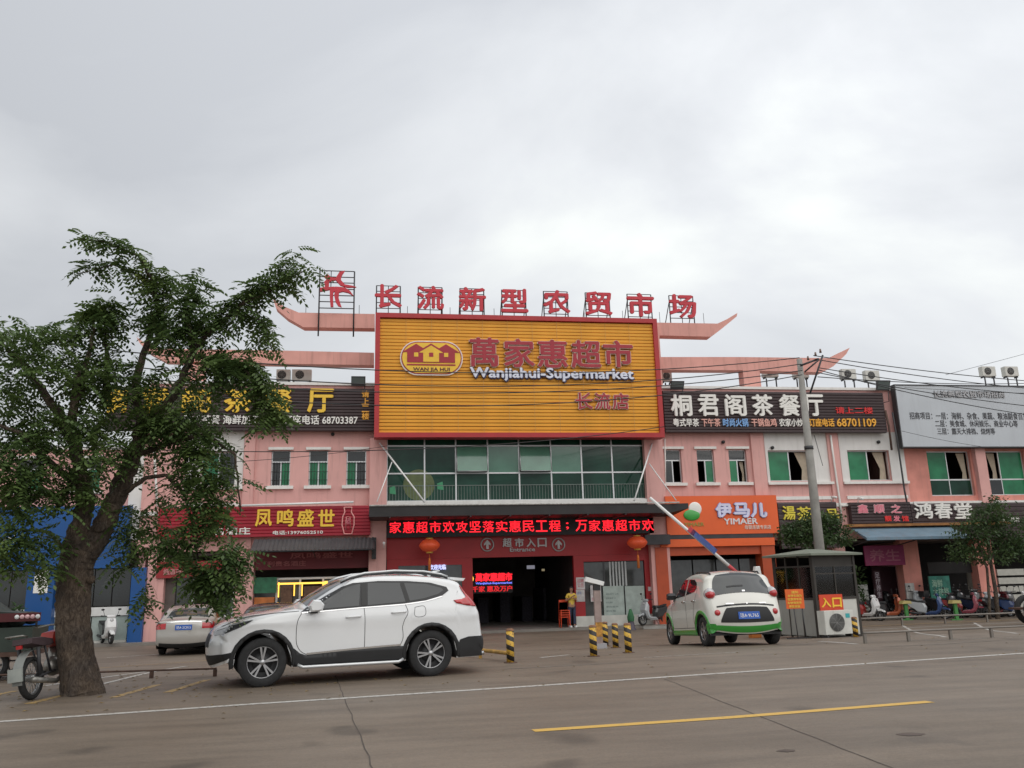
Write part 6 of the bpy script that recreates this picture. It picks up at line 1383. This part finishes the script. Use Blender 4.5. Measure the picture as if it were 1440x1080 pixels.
for px, py, hd_, b_, a_, lab in ((1239, 867, -70, 'black', 'navy', 'dark scooter behind the orange and white one'), (1268, 866, -55, 'navy', 'black', 'black scooter behind the green stand nearest the booth'), (1296, 866, -85, 'black', 'silver', 'dark scooter between the silver and blue scooters'), (1319, 866, -100, 'navy', 'black', 'dark scooter in the second row by the green menu board'),
        (1340, 867, -60, 'black', 'black', 'black scooter behind the second yellow topped stand'), (1367, 866, -95, 'black', 'navy', 'dark scooter in the second row beside the pink one'), (1392, 866, -65, 'silver', 'black', 'grey and black scooter left of the tree stems'), (1418, 866, -110, 'black', 'black', 'black scooter just right of the tree stems')):
    scooter(lab, px, py, hd_, sp[b_], sp[a_])
# ---- red motorcycle by the trunk
g = ong(44, 984); T = thing('red_motorcycle', 'worn red motorcycle leaning behind the tree trunk', 'motorcycle', tuple(g), math.radians(82)); T.rotation_euler = (math.radians(-7), 0, math.radians(82))
for x, nm in ((0, 'w'), (1.24, 'w')):
    t, h = wheel_mb(.30, .09, 28, .80); W_ = h.build('wheel', whub, T); W_.location = (x, 0, .30); t.build('tyre', rubber, W_)
dirty = M('dirty_chrome', (.28, .27, .25), .4, .7, var=.3, scale=9)
q = MB(); q.prism([(.42,.74),(.50,.92),(.80,.95),(.96,.86),(.92,.74),(.6,.70)], -.14, .14, .05, .7); q.build('fuel_tank', M('motorcycle_red', (.42, .03, .02), .4, var=.25, scale=9, coat=.3), T)
q = MB(); q.prism([(-.28,.78),(-.26,.86),(.10,.86),(.42,.82),(.44,.74),(.1,.72)], -.14, .14, .03, .85); q.build('seat', M('worn_seat', (.07, .045, .05), .7, var=.3), T)
q = MB(); q.tube([(1.24,-.1,.3),(1.0,-.09,.98)], .024, 6); q.tube([(1.24,.1,.3),(1.0,.09,.98)], .024, 6); q.tube([(.9,-.36,1.02),(.98,-.2,1.04),(1.0,0,1.02),(.98,.2,1.04),(.9,.36,1.02)], .015, 6); q.build('fork', dirty, T)
q = MB(); 
for s_ in (-.07, .07): q.tube([(0, s_, .3), (.42, s_, .34), (.85, s_, .40), (1.0, s_*.5, .82)], .02, 6); q.tube([(.42, s_, .34), (.2, s_*1.4, .74), (.9, s_, .78)], .018, 6); q.tube([(0, s_*1.7, .32), (-.05, s_*2.0, .72)], .028, 7)
q.build('frame', steel, T)
q = MB(); q.ball((.62, 0, .42), (.17, .12, .15), 12, 8); q.tube([(.62,0,.42),(.70,0,.68)], .09, 10); q.build('engine', dirty, T)
q = MB(); q.tube([(.75,-.14,.3),(.4,-.16,.2),(-.28,-.17,.28)], [.025, .035, .045], 8); q.build('exhaust', dirty, T)
vs = [(.0+.37*math.cos(a), y, .32+.37*math.sin(a)) for a in np.linspace(math.radians(80), math.radians(195), 8) for y in (-.07, .07)]
MB().add(vs, [(2*i, 2*i+1, 2*i+3, 2*i+2) for i in range(7)], True).build('rear_mudguard', M('grey_mudguard', (.22, .23, .22), .6, var=.2), T)
MB().box(-.42, -.39, -.1, .1, .28, .46).build('rear_plate', M('faded_plate', (.3, .32, .3), .5, var=.3), T)
MB().ball((1.08, 0, .86), (.09, .1, .1), 14, 8).build('headlight', lampw, T); MB().tube([(-.30,-.12,.88),(-.42,-.12,.9),(-.42,.12,.9),(-.30,.12,.88)], .014, 5).build('luggage_rack', dirty, T)
MB().box(-.31, -.28, -.04, .04, .72, .77).build('tail_light', lampr, T)
# ---- cargo tricycle at the left edge
g = ong(14, 958); T = thing('cargo_tricycle', 'dark green cargo tricycle with a row of reflectors at the left edge', 'tricycle', tuple(g), math.radians(8))
dg2 = M('dark_green_sheet', (.03, .045, .035), .5, var=.3, scale=3)
q = MB(); x0_, x1_ = -2.3, .28
q.box(x0_, x1_, 0, .04, .5, .92); q.box(x0_, x1_, 1.26, 1.3, .5, .92); q.box(x1_-.04, x1_, .04, 1.26, .5, .92); q.box(x0_, x0_+.04, .04, 1.26, .5, .92); q.box(x0_+.04, x1_-.04, .04, 1.26, .5, .53); q.build('cargo_bed', dg2, T)
MB().box(x0_, x1_+.05, -.03, 1.33, .42, .498).build('bed_frame', rust, T)
for y in (.12, 1.18):
    t, h = wheel_mb(.28, .12); W_ = h.build('wheel', whub, T); W_.location = (-.35, y, .28); t.build('tyre', rubber, W_)
MB().box(-.6, .36, .1, .16, 1.02, 1.17).build('lamp_bar', M('dark_red_bar', (.10, .012, .015), .5), T)
for i in range(5): MB().lathe([(0, -.012), (.035, -.01), (.04, 0)], (-.02+i*.085, .098, 1.10), 'y', 12).build('reflector', M('reflector_white' if i in (0, 4) else 'reflector_pink', (.85, .85, .85) if i in (0, 4) else (.8, .5, .52), .3), T)
q = MB()
for x in (-.55, .3): q.tube([(x, .14, .92), (x, .14, 1.05)], .02, 5)
for p in ((-2.1, .1), (-1.3, .1), (-.7, .6), (-2.1, 1.2)): q.tube([(p[0], p[1], .9), (p[0], p[1], 1.55)], .02, 5)
q.build('upright', steel, T)
q = MB(); q.prism([(-2.4,1.5),(-.7,1.45),(-.35,1.2),(.1,1.16),(.1,1.12),(-.5,1.05),(-.8,1.3),(-2.4,1.42)], .2, 1.25, .05, .95); q.build('tarpaulin', M('dark_tarpaulin', (.02, .03, .025), .7, var=.4, scale=5, bump=.8, bscale=5), T)
for i in range(4): MB().ball((-.5+i*.2, .5+.1*(i % 2), .95+.04*i), (.16, .14, .12), 10, 6).build('cargo_bundle', M('cargo_dark', (.03, .035, .03), .8, var=.4, scale=8), T)
# dark wheel at the right edge
g = onY(1460, 862, 27.0); T = thing('dark_handcart', 'dark round wheel of a handcart cut by the right edge', 'cart', (g.x-.42, 27.0, gz(27)))
t, h = wheel_mb(.52, .16, 12, .7); W_ = h.build('wheel', steel, T); W_.location = (.42, 0, .52); t.build('tyre', rubber, W_); W2 = W_.copy(); C.objects.link(W2); W2.parent = T; W2.location = (.95, 1.1, .52)
t.build('tyre', rubber, W2); MB().box(.1, 2.2, .12, 1.0, .55, .62).build('bed', rust, T)
# ================================================================ person and chairs
def skin_mesh(name, joints, edges, m, parent, sub=2, root=0):
    me = bpy.data.meshes.new(name); me.from_pydata([j[:3] for j in joints], edges, []); o = bpy.data.objects.new(name, me); C.objects.link(o)
    sk = o.modifiers.new('skin', 'SKIN'); sk.use_smooth_shade = True
    for i, j in enumerate(joints):
        r = j[3]; d = me.skin_vertices[0].data[i]; d.radius = r if isinstance(r, tuple) else (r, r); d.use_root = (i == root)
    ss = o.modifiers.new('sub', 'SUBSURF'); ss.levels = sub; ss.render_levels = sub
    dgr = bpy.context.evaluated_depsgraph_get(); m2 = bpy.data.meshes.new_from_object(o.evaluated_get(dgr)); m2.materials.clear(); m2.materials.append(m)
    bpy.data.objects.remove(o); m2.polygons.foreach_set('use_smooth', [True]*len(m2.polygons)); return link(name, m2, parent)
g = onY(800.5, 882, YW+.9); g = Vector((onY(801, 880, 36.3).x, 35.75, -.3))
PR = thing('person', 'person in a yellow shirt and dark jeans standing by the doorway with raised hands', 'person', tuple(g), math.radians(6))
skinm = M('skin', (.38, .20, .13), .55, var=.04); shirt = M('yellow_shirt', (.72, .50, .08), .8, var=.08, scale=9); jeans = M('dark_jeans', (.035, .045, .085), .85, var=.25, scale=9); hairm = M('dark_hair', (.02, .014, .012), .6)
J = [(0,0,.88,.12),(0,0,1.05,.115),(0,0,1.22,(.15,.10)),(0,-.01,1.32,(.10,.07)),(0,-.01,1.39,.048),(0,-.02,1.45,.055),(0,-.025,1.53,.085),(0,-.02,1.60,.06)]
E_ = [(0,1),(1,2),(2,3),(3,4),(4,5),(5,6),(6,7)]
for s_ in (1, -1):
    o_ = len(J); el = (s_*.23, .03, 1.06); ha = (s_*.05+.03, -.22, 1.14) if s_ > 0 else (-.02, -.24, 1.24)
    J += [(s_*.16,0,1.30,.055),(el[0],el[1],el[2],.042),((el[0]+ha[0])/2,(el[1]+ha[1])/2,(el[2]+ha[2])/2+.0,.034),(ha[0],ha[1],ha[2],.026),(ha[0]-s_*.05,ha[1]-.03,ha[2]+.03,.026)]
    E_ += [(3,o_),(o_,o_+1),(o_+1,o_+2),(o_+2,o_+3),(o_+3,o_+4)]
    hx_, hy_, hz_ = J[o_+4][:3]
    for k in range(4): q_ = len(J); J += [(hx_-s_*.035, hy_-.02+.014*k-.02, hz_+.03-.016*k, .009), (hx_-s_*.06, hy_-.0+.014*k-.02, hz_+.035-.02*k, .008)]; E_ += [(o_+4,q_),(q_,q_+1)]
    q_ = len(J); J += [(hx_, hy_+.02, hz_+.05, .010)]; E_ += [(o_+4,q_)]
    o_ = len(J); J += [(s_*.085,0,.80,.085),(s_*.095,-.01,.46,.055),(s_*.10,.01,.10,.038),(s_*.10,-.02,.04,.035),(s_*.11,-.15,.03,.03)]; E_ += [(0,o_),(o_,o_+1),(o_+1,o_+2),(o_+2,o_+3),(o_+3,o_+4)]
skin_mesh('body', J, E_, skinm, PR)
skin_mesh('shirt', [(0,0,.84,(.155,.125)),(0,0,1.0,(.135,.115)),(0,0,1.20,(.165,.115)),(0,-.005,1.33,(.10,.075)),(.165,0,1.305,.07),(.215,.02,1.16,.062),(-.165,0,1.305,.07),(-.215,.02,1.16,.062)], [(0,1),(1,2),(2,3),(3,4),(4,5),(3,6),(6,7)], shirt, PR)
skin_mesh('jeans', [(0,0,.90,(.14,.11)),(.09,0,.78,.095),(.098,-.01,.46,.066),(.10,.01,.10,.052),(-.09,0,.78,.095),(-.098,-.01,.46,.066),(-.10,.01,.10,.052)], [(0,1),(1,2),(2,3),(0,4),(4,5),(5,6)], jeans, PR)
MB().ball((0, .012, 1.575), (.088, .095, .085), 16, 10).build('hair', hairm, PR)
q = MB(); q.ball((.032, -.107, 1.545), (.012, .006, .008), 8, 5); q.ball((-.032, -.107, 1.545), (.012, .006, .008), 8, 5); q.build('eyes', hairm, PR); MB().ball((0, -.117, 1.515), (.014, .018, .02), 8, 5).build('nose', skinm, PR); MB().ball((0, -.103, 1.483), (.026, .008, .007), 8, 5).build('mouth', M('lips', (.3, .09, .08), .5), PR)
for s_ in (1, -1): MB().prism([(-.045,0),(.045,0),(.04,.07),(-.04,.08)], -.2, .05, .02, .9).xf(Matrix.Translation((s_*.11, 0, 0))).build('shoe', wpaint, PR)
# stacked orange plastic chairs
plc = M('orange_plastic', (.70, .07, .02), .4, var=.08)
for i in range(4):
    T = thing('plastic_chair', ['lowest orange plastic chair of the stack beside the person', 'second orange plastic chair from the bottom of the stack', 'third orange plastic chair from the bottom of the stack', 'topmost orange plastic chair of the stack beside the person'][i], 'chair', (onY(792.5, 870, 36).x, 35.8, -.3+.09*i), 0, 'orange plastic chairs stacked by the doorway')
    MB().box(-.2, .2, -.2, .2, .40, .43).build('seat', plc, T); MB().prism([(-.2,.43),(.2,.43),(.18,.84),(-.18,.84)], .17, .20, .01, .97).build('backrest', plc, T)
    for x in (-.18, .18):
        for y in (-.18, .18): MB().tube([(x*1.08, y*1.1, 0 if i == 0 else .12), (x*.95, y*.95, .40)], .022, 5).build('leg', plc, T)
# ================================================================ trees
def leafmat(name, c0, c1, c2):
    m = bpy.data.materials.new(name); m.use_nodes = True; t = m.node_tree; t.nodes.clear(); out = N(t, 'ShaderNodeOutputMaterial')
    ge = N(t, 'ShaderNodeNewGeometry'); cr = N(t, 'ShaderNodeValToRGB'); e = cr.color_ramp.elements; e[0].position = 0; e[0].color = c0+(1,); e[1].position = 1; e[1].color = c2+(1,); k = e.new(.75); k.color = c1+(1,)
    tc = N(t, 'ShaderNodeTexCoord'); n = N(t, 'ShaderNodeTexNoise'); n.inputs['Scale'].default_value = 1.3; n.inputs['Detail'].default_value = 3; t.links.new(tc.outputs['Object'], n.inputs[0])
    a = N(t, 'ShaderNodeMath', operation='MULTIPLY_ADD'); a.inputs[1].default_value = .45; t.links.new(ge.outputs['Random Per Island'], a.inputs[0])
    b = N(t, 'ShaderNodeMapRange'); b.inputs[1].default_value = .4; b.inputs[2].default_value = .75; b.inputs[3].default_value = 0; b.inputs[4].default_value = .6; t.links.new(n.outputs[0], b.inputs[0]); t.links.new(b.outputs[0], a.inputs[2])
    t.links.new(a.outputs[0], cr.inputs[0])
    p = N(t, 'ShaderNodeBsdfPrincipled'); p.inputs['Roughness'].default_value = .42; p.inputs['Specular IOR Level'].default_value = .35; tr = N(t, 'ShaderNodeBsdfTranslucent'); mx = N(t, 'ShaderNodeMixShader'); mx.inputs[0].default_value = .36
    t.links.new(cr.outputs[0], p.inputs['Base Color']); t.links.new(cr.outputs[0], tr.inputs[0]); t.links.new(p.outputs[0], mx.inputs[1]); t.links.new(tr.outputs[0], mx.inputs[2]); t.links.new(mx.outputs[0], out.inputs[0]); return m
leafA = leafmat('pinnate_leaf', (.06, .105, .035), (.125, .185, .055), (.26, .32, .09)); leafB = leafmat('dense_leaf', (.04, .078, .03), (.075, .12, .042), (.12, .17, .05))
def bark_mat():
    m = bpy.data.materials.new('rough_bark'); m.use_nodes = True; t = m.node_tree; b = t.nodes['Principled BSDF']; b.inputs['Roughness'].default_value = .95
    tc = N(t, 'ShaderNodeTexCoord'); mp = N(t, 'ShaderNodeMapping'); mp.inputs['Scale'].default_value = (1, 1, .45); t.links.new(tc.outputs['Object'], mp.inputs[0])
    n1 = N(t, 'ShaderNodeTexNoise'); n1.inputs['Scale'].default_value = 16; n1.inputs['Detail'].default_value = 8; n1.inputs['Roughness'].default_value = .75; n1.inputs['Distortion'].default_value = 1.2; t.links.new(mp.outputs[0], n1.inputs[0])
    n2 = N(t, 'ShaderNodeTexNoise'); n2.inputs['Scale'].default_value = 3.2; n2.inputs['Detail'].default_value = 4; t.links.new(tc.outputs['Object'], n2.inputs[0])
    c1 = N(t, 'ShaderNodeValToRGB'); e = c1.color_ramp.elements; e[0].position = .36; e[0].color = (.045, .034, .026, 1); e[1].position = .66; e[1].color = (.21, .175, .14, 1); k = e.new(.5); k.color = (.115, .088, .068, 1)
    t.links.new(n1.outputs[0], c1.inputs[0]); c2 = N(t, 'ShaderNodeValToRGB'); e = c2.color_ramp.elements; e[0].position = .35; e[0].color = (.62, .62, .66, 1); e[1].position = .65; e[1].color = (1.15, 1.08, 1, 1); t.links.new(n2.outputs[0], c2.inputs[0])
    x = N(t, 'ShaderNodeMixRGB', blend_type='MULTIPLY'); x.inputs[0].default_value = 1; t.links.new(c1.outputs[0], x.inputs[1]); t.links.new(c2.outputs[0], x.inputs[2]); t.links.new(x.outputs[0], b.inputs['Base Color'])
    bn = N(t, 'ShaderNodeBump'); bn.inputs['Strength'].default_value = 1; bn.inputs['Distance'].default_value = .06; t.links.new(n1.outputs[0], bn.inputs['Height']); t.links.new(bn.outputs[0], b.inputs['Normal']); return m
bark = bark_mat()
def leaf_template(L=.36, n=6, ll=.105, lw=.052):
    V = []; Fc = []
    for i in range(n+1):
        x = L*(i+.6)/(n+.6); z = -.55*x*x/L
        for s in ((1, -1) if i < n else (0,)):
            k = len(V)
            l = ll*(1-.35*abs(i/n-.55)); 
            if s: d = np.array([.35, s*.85, -.42])
            else: d = np.array([.8, 0, -.6])
            d = d/np.linalg.norm(d); w = np.array([d[1], -d[0], 0]) if s else np.array([0, 1, 0.]); w = w/np.linalg.norm(w)*lw/2; b = np.array([x, 0, z])
            V += [b, b+d*l*.5+w, b+d*l*1.05, b+d*l*.5-w]; Fc.append((k, k+1, k+2, k+3))
    return np.array(V), np.array(Fc)
def place_leaves(tmpl, pos, yaw, pitch, roll, sc):
    V, Fc = tmpl; n = len(pos); nv = len(V)
    cy, sy = np.cos(yaw), np.sin(yaw); cp, sp_ = np.cos(pitch), np.sin(pitch); cr, sr = np.cos(roll), np.sin(roll)
    X = V[None, :, 0]; Y = V[None, :, 1]; Z = V[None, :, 2]
    Y1 = Y*cr[:, None]-Z*sr[:, None]; Z1 = Y*sr[:, None]+Z*cr[:, None]
    X2 = X*cp[:, None]-Z1*sp_[:, None]; Z2_ = X*sp_[:, None]+Z1*cp[:, None]
    X3 = X2*cy[:, None]-Y1*sy[:, None]; Y3 = X2*sy[:, None]+Y1*cy[:, None]
    P = np.stack([X3, Y3, Z2_], -1)*sc[:, None, None]+pos[:, None, :]
    return P.reshape(-1, 3), (Fc[None]+(np.arange(n)*nv)[:, None, None]).reshape(-1, Fc.shape[1])
def np_mesh(name, V, Fc, m, parent, kind=None):
    me = bpy.data.meshes.new(name); k = Fc.shape[1]; me.vertices.add(len(V)); me.vertices.foreach_set('co', V.astype(np.float32).ravel()); me.loops.add(Fc.size); me.loops.foreach_set('vertex_index', Fc.astype(np.int32).ravel())
    me.polygons.add(len(Fc)); me.polygons.foreach_set('loop_start', np.arange(0, Fc.size, k, dtype=np.int32)); me.update(calc_edges=True); me.validate(); me.materials.append(m); o = link(name, me, parent)
    if kind: o['kind'] = kind
    return o
g = ong(118, 976); TY = g.y
TR = thing('street_tree', 'large leaning street tree with feathery drooping leaves at the left', 'tree', tuple(g))
def tp(x, y, dy=0): return onY(x, y, TY+dy)-g
def limb(pts, rad, n=12, jit=.02):
    P = []; R_ = []; jit = .004 if rad[0] > .3 else jit
    for i in range(len(pts)-1):
        K = 12 if rad[0] > .3 else 5
        for k in range(K):
            f = k/K; a, b = tp(*pts[i]), tp(*pts[i+1]); P.append(a.lerp(b, f)+Vector((random.uniform(-jit, jit), random.uniform(-jit, jit), 0))); R_.append((rad[i]*(1-f)+rad[i+1]*f)*random.uniform(.985, 1.015) if rad[0] > .3 else (rad[i]*(1-f)+rad[i+1]*f)*random.uniform(.94, 1.06))
    P.append(tp(*pts[-1])); R_.append(rad[-1]); return P, R_
def trunk_mesh():
    q = MB()
    L = [([(116,990),(115,972),(108,930),(104,880),(102,835),(106,800),(112,775)], [.34,.305,.262,.25,.248,.245,.25]),
         ([(108,790),(104,770,.0),(113,735,-.1),(122,700,-.2),(112,660,-.3),(100,600,-.4),(110,520,-.5)], [.17,.165,.14,.125,.10,.08,.04]),
         ([(114,785),(138,755,.05),(152,725,.1),(165,695,.15),(180,660,.15),(192,628,.1),(200,600,.0)], [.18,.18,.16,.15,.14,.12,.10]),
         ([(196,612,.05),(222,585,.0),(245,555,-.2),(262,520,-.3),(272,492,-.3),(268,470,-.3),(262,445,-.3)], [.09,.08,.075,.06,.055,.045,.02]),
         ([(272,492,-.3),(292,470,-.3),(318,448,-.4),(345,425,-.4),(390,402,-.4),(430,380,-.4)], [.05,.04,.035,.03,.02,.01]),
         ([(198,600,0),(190,540,.3),(205,490,.3),(222,440,.2),(218,400,.2),(195,360,.1),(150,340,0),(112,336,0)], [.08,.07,.055,.04,.03,.022,.015,.008]),
         ([(220,420,.2),(205,392,.2),(160,372,.2),(108,385,.2)], [.03,.02,.015,.008]),
         ([(112,640,-.3),(80,580,-.5),(40,520,-.6),(0,480,-.6)], [.09,.07,.05,.02]), ([(110,560,-.4),(125,500,-.2),(135,440,0)], [.06,.04,.015]), ([(150,560,.2),(150,500,.2),(148,450,.2)], [.05,.035,.01]),
         ([(118,690,-.2),(70,650,-.6),(30,610,-.9),(-20,590,-1.1)], [.07,.05,.035,.02]), ([(190,640,.1),(240,622,-.2),(290,610,-.3),(330,640,-.4),(338,720,-.4)], [.06,.04,.03,.02,.01]), ([(165,700,.1),(205,672,-.1),(235,668,-.2),(262,700,-.3),(280,790,-.3)], [.045,.035,.03,.022,.01]),
         ([(102,790,0),(70,748,-.3),(30,745,-.4),(-10,760,-.5)], [.04,.022,.015,.008]), ([(265,500,-.3),(310,505,-.5),(350,525,-.6),(372,570,-.6)], [.04,.03,.02,.01]), ([(330,440,-.4),(365,450,-.4),(382,490,-.4)], [.02,.015,.008])]
    for pts, rad in L:
        P, R_ = limb(pts, rad); q.tube(P, R_, 40 if rad[0] > .15 else 10)
    for (x, y, r) in ((86, 838, .10), (84, 850, .08), (128, 815, .07), (140, 742, .09), (100, 905, .1)): p = tp(x, y, -.14); q.ball(tuple(p), (r, r*.8, r*.9), 12, 8)
    # root flare
    from mathutils import noise
    for i, v in enumerate(q.v):
        p = Vector(v); s_ = 1 if p.z < 3.4 else .4
        d = noise.noise(Vector((p.x*7, p.y*7, p.z*1.4)))*.05+noise.noise(Vector((p.x*20, p.y*20, p.z*7)))*.02
        ax = Vector((tp(108, 900).x, 0, p.z)); o_ = (p-ax); o_.z = 0
        if p.z < 2.2 and o_.length > .05: q.v[i] = tuple(p+o_.normalized()*d*s_)
    o = q.build('trunk', bark, TR)
    return o
trunk_mesh()
pos = []; yaw = []
def along(pts, spacing, spread, n=1):
    P = [Vector(tp(*p)) for p in pts]
    for a, b in zip(P[:-1], P[1:]):
        k = max(1, int((b-a).length/spacing))
        for i in range(k):
            c_ = a.lerp(b, (i+random.random())/k)
            for _ in range(n): pos.append((c_.x+random.gauss(0, spread*.5), c_.y+random.gauss(0, spread), c_.z+random.gauss(0, spread*.35)+.06)); yaw.append(random.uniform(0, 6.28))
along([(225,405,.2),(205,368,.1),(160,342,0),(112,334,0)], .020, .07); along([(225,410,.2),(190,386,.2),(150,374,.2),(108,385,.2)], .022, .07)
along([(225,470,.2),(222,420,.2),(235,385,.2)], .016, .16, 2); along([(262,480,-.3),(268,430,-.3),(276,392,-.3)], .018, .14, 2); along([(292,470,-.3),(318,440,-.4),(345,418,-.4),(392,400,-.4),(436,378,-.4)], .014, .12)
along([(345,420,-.4),(385,395,-.4),(420,356,-.4)], .018, .08); along([(330,440,-.4),(365,450,-.4),(382,492,-.4)], .014, .12); along([(300,505,-.5),(350,520,-.6),(374,560,-.6),(392,600,-.6)], .014, .12, 2); along([(130,450,0),(150,428,0),(165,450,0)], .014, .16, 2)
def clump(cx, cy, rx, ry, n, dy=0, ky=.9):
    k = (TY)/F
    for _ in range(n):
        while True:
            a, b, c_ = [random.uniform(-1, 1) for _ in range(3)]
            if a*a+b*b+c_*c_ < 1: break
        p = tp(cx+a*rx, cy+b*ry, dy+c_*rx*k*ky)
        if random.random() < .24 or noise.noise(p*1.7) < -.17: continue
        pos.append(tuple(p)); yaw.append(random.uniform(0, 6.28))
for c_ in [(20,480,60,40,210,-.6),(75,470,45,25,130,-.4),(135,455,38,25,110,0),(60,540,85,60,420,-.5),(150,520,75,50,330,0),(215,560,80,50,330,.1),(90,620,100,50,480,-.4),(190,600,70,50,240,.2),(20,640,60,60,250,-.8),(60,700,75,45,230,-.7),(40,760,62,36,150,-.9),(-30,600,60,100,260,-.9),
           (255,470,45,30,120,-.2),(305,440,36,26,110,-.4),(300,520,55,38,190,-.4),(340,480,30,28,60,-.5),(215,450,36,30,110,.2),
           (265,600,50,40,180,-.2),(290,650,45,40,170,-.4),(300,710,48,45,230,-.4),(290,770,50,50,300,-.4),(310,820,36,34,150,-.4),(238,760,34,40,110,-.3),(240,690,32,36,70,-.1),(180,770,30,40,70,.4),(205,840,12,28,26,.3),(60,800,34,18,36,-.5),(110,700,34,36,90,-.5),(370,580,20,28,46,-.6),(335,560,20,20,24,-.6),(165,640,60,40,160,.4),(35,700,60,40,170,-.8),(20,770,50,30,110,-.9),(185,735,34,30,90,.2),(300,690,50,60,150,-.35),(300,790,48,40,140,-.4),(245,620,40,40,90,-.2),(330,760,22,60,90,-.4)]: clump(*c_)
pos = np.array(pos); n = len(pos); V, Fc = place_leaves(leaf_template(), pos, np.array(yaw), rng.uniform(-.55, .35, n), rng.uniform(-.5, .5, n), rng.uniform(.65, 1.15, n))
np_mesh('crown', V, Fc, leafA, TR, 'stuff')
# ---- smaller trees by the shops
def simple_leaf(s=.11):
    V = np.array([(0,0,0),(.5*s,.25*s,-.03*s),(s,0,-.2*s),(.5*s,-.25*s,-.03*s)]); return V, np.array([(0,1,2,3)])
def bushy(name, lab, px, py, Y, blobs, trunk_px, ls=.13, n_scale=1.0, m=leafB):
    zb_ = gz(Y) if Y < 35.2 else -.3; b0 = onY(trunk_px[0][0], py, Y); base = Vector((b0.x, Y, zb_)); T = thing(name, lab, 'tree', tuple(base)); q = MB(); k = Y/F
    for pts, r0, r1 in trunk_px[1:]:
        P = [onY(x, y, Y+(dd[0] if dd else 0))-base for x, y, *dd in pts]; P[0].z = min(P[0].z, 0 if pts[0][1] > 850 else P[0].z); q.tube(P, list(np.linspace(r0, r1, len(P))), 10)
    q.build('trunk', bark, T); ps = []
    for cx, cy, rx, ry, cnt in blobs:
        c0 = onY(cx, cy, Y)-base; cl = max(3, int(cnt/26))
        for _ in range(cl):
            a = random.gauss(0, 1), random.gauss(0, 1), random.gauss(0, 1); L = math.sqrt(sum(v*v for v in a)); rr = random.uniform(.35, 1)
            cc = c0+Vector((a[0]/L*rx*k*rr, a[1]/L*rx*k*rr, a[2]/L*ry*k*rr))
            for _ in range(int(cnt*.62*n_scale/cl)): ps.append((cc.x+random.gauss(0, .13), cc.y+random.gauss(0, .13), cc.z+random.gauss(0, .10)))
    ps = np.array(ps); n = len(ps); V, Fc = place_leaves(simple_leaf(ls), ps, rng.uniform(0, 6.28, n), rng.uniform(-1.1, .6, n), rng.uniform(-.9, .9, n), rng.uniform(.7, 1.4, n)); np_mesh('crown', V, Fc, m, T, 'stuff'); return T
bushy('small_tree', 'small dense round tree behind the booth and utility pole', 1150, 872, 31.0, [(1125,748,28,20,1500),(1150,738,34,22,2200),(1178,752,24,18,1300),(1140,760,42,12,1400),(1110,755,14,14,500),(1165,728,20,10,500)], [(1150,), ([(1150,880),(1149,820),(1148,755)], .12, .07), ([(1148,780),(1130,755)], .05, .02), ([(1148,780),(1172,755)], .05, .02)])
bushy('forecourt_tree', 'spreading dark tree with thin double trunk in front of the hall sign', 1398, 872, 32.5, [(1390,722,34,18,1500),(1365,748,34,22,1700),(1410,745,38,24,2000),(1395,775,52,20,2200),(1350,775,20,14,600),(1432,770,20,18,800),(1400,705,16,8,300),(1440,735,14,14,400)], [(1398,), ([(1404,880),(1400,830),(1392,785),(1388,740)], .10, .05), ([(1392,880),(1391,840),(1388,800),(1375,760)], .07, .04), ([(1391,790),(1415,755)], .05, .02)])
# potted plants and small greenery by the blue shop and right shops
def pot(px, py, Y, h, lab, s=1):
    b = onY(px, py, Y); zb_ = -.3 if Y >= 35.2 else gz(Y); T = thing('potted_plant', lab, 'plant', (b.x, Y, zb_)); MB().lathe([(0,0),(.13,0),(.18,.3),(.15,.3),(.13,.26),(0,.26)], n=14).build('pot', M('clay_pot', (.22, .1, .06), .8, var=.2), T)
    n = 160; a = rng.uniform(0, 6.28, n); ps = np.c_[np.cos(a)*rng.uniform(0, .18, n), np.sin(a)*rng.uniform(0, .18, n), rng.uniform(.3, h, n)]; V, Fc = place_leaves(simple_leaf(.24), ps, a, rng.uniform(-.2, 1.1, n), rng.uniform(-.4, .4, n), rng.uniform(.6, 1.2, n)); np_mesh('foliage', V, Fc, leafB, T, 'stuff')
pot(22, 880, 34.8, 1.6, 'leafy potted plant in front of the blue shop at the left edge'); pot(1213, 850, 35.4, 2.1, 'tall dark potted shrub behind the booth corner')
# rags, rubbish and small wear at the forecourt
for px, py, w, lab in ((1255, 893, .5, 'brown puddle mark beyond the pipe rail'), ):
    pass
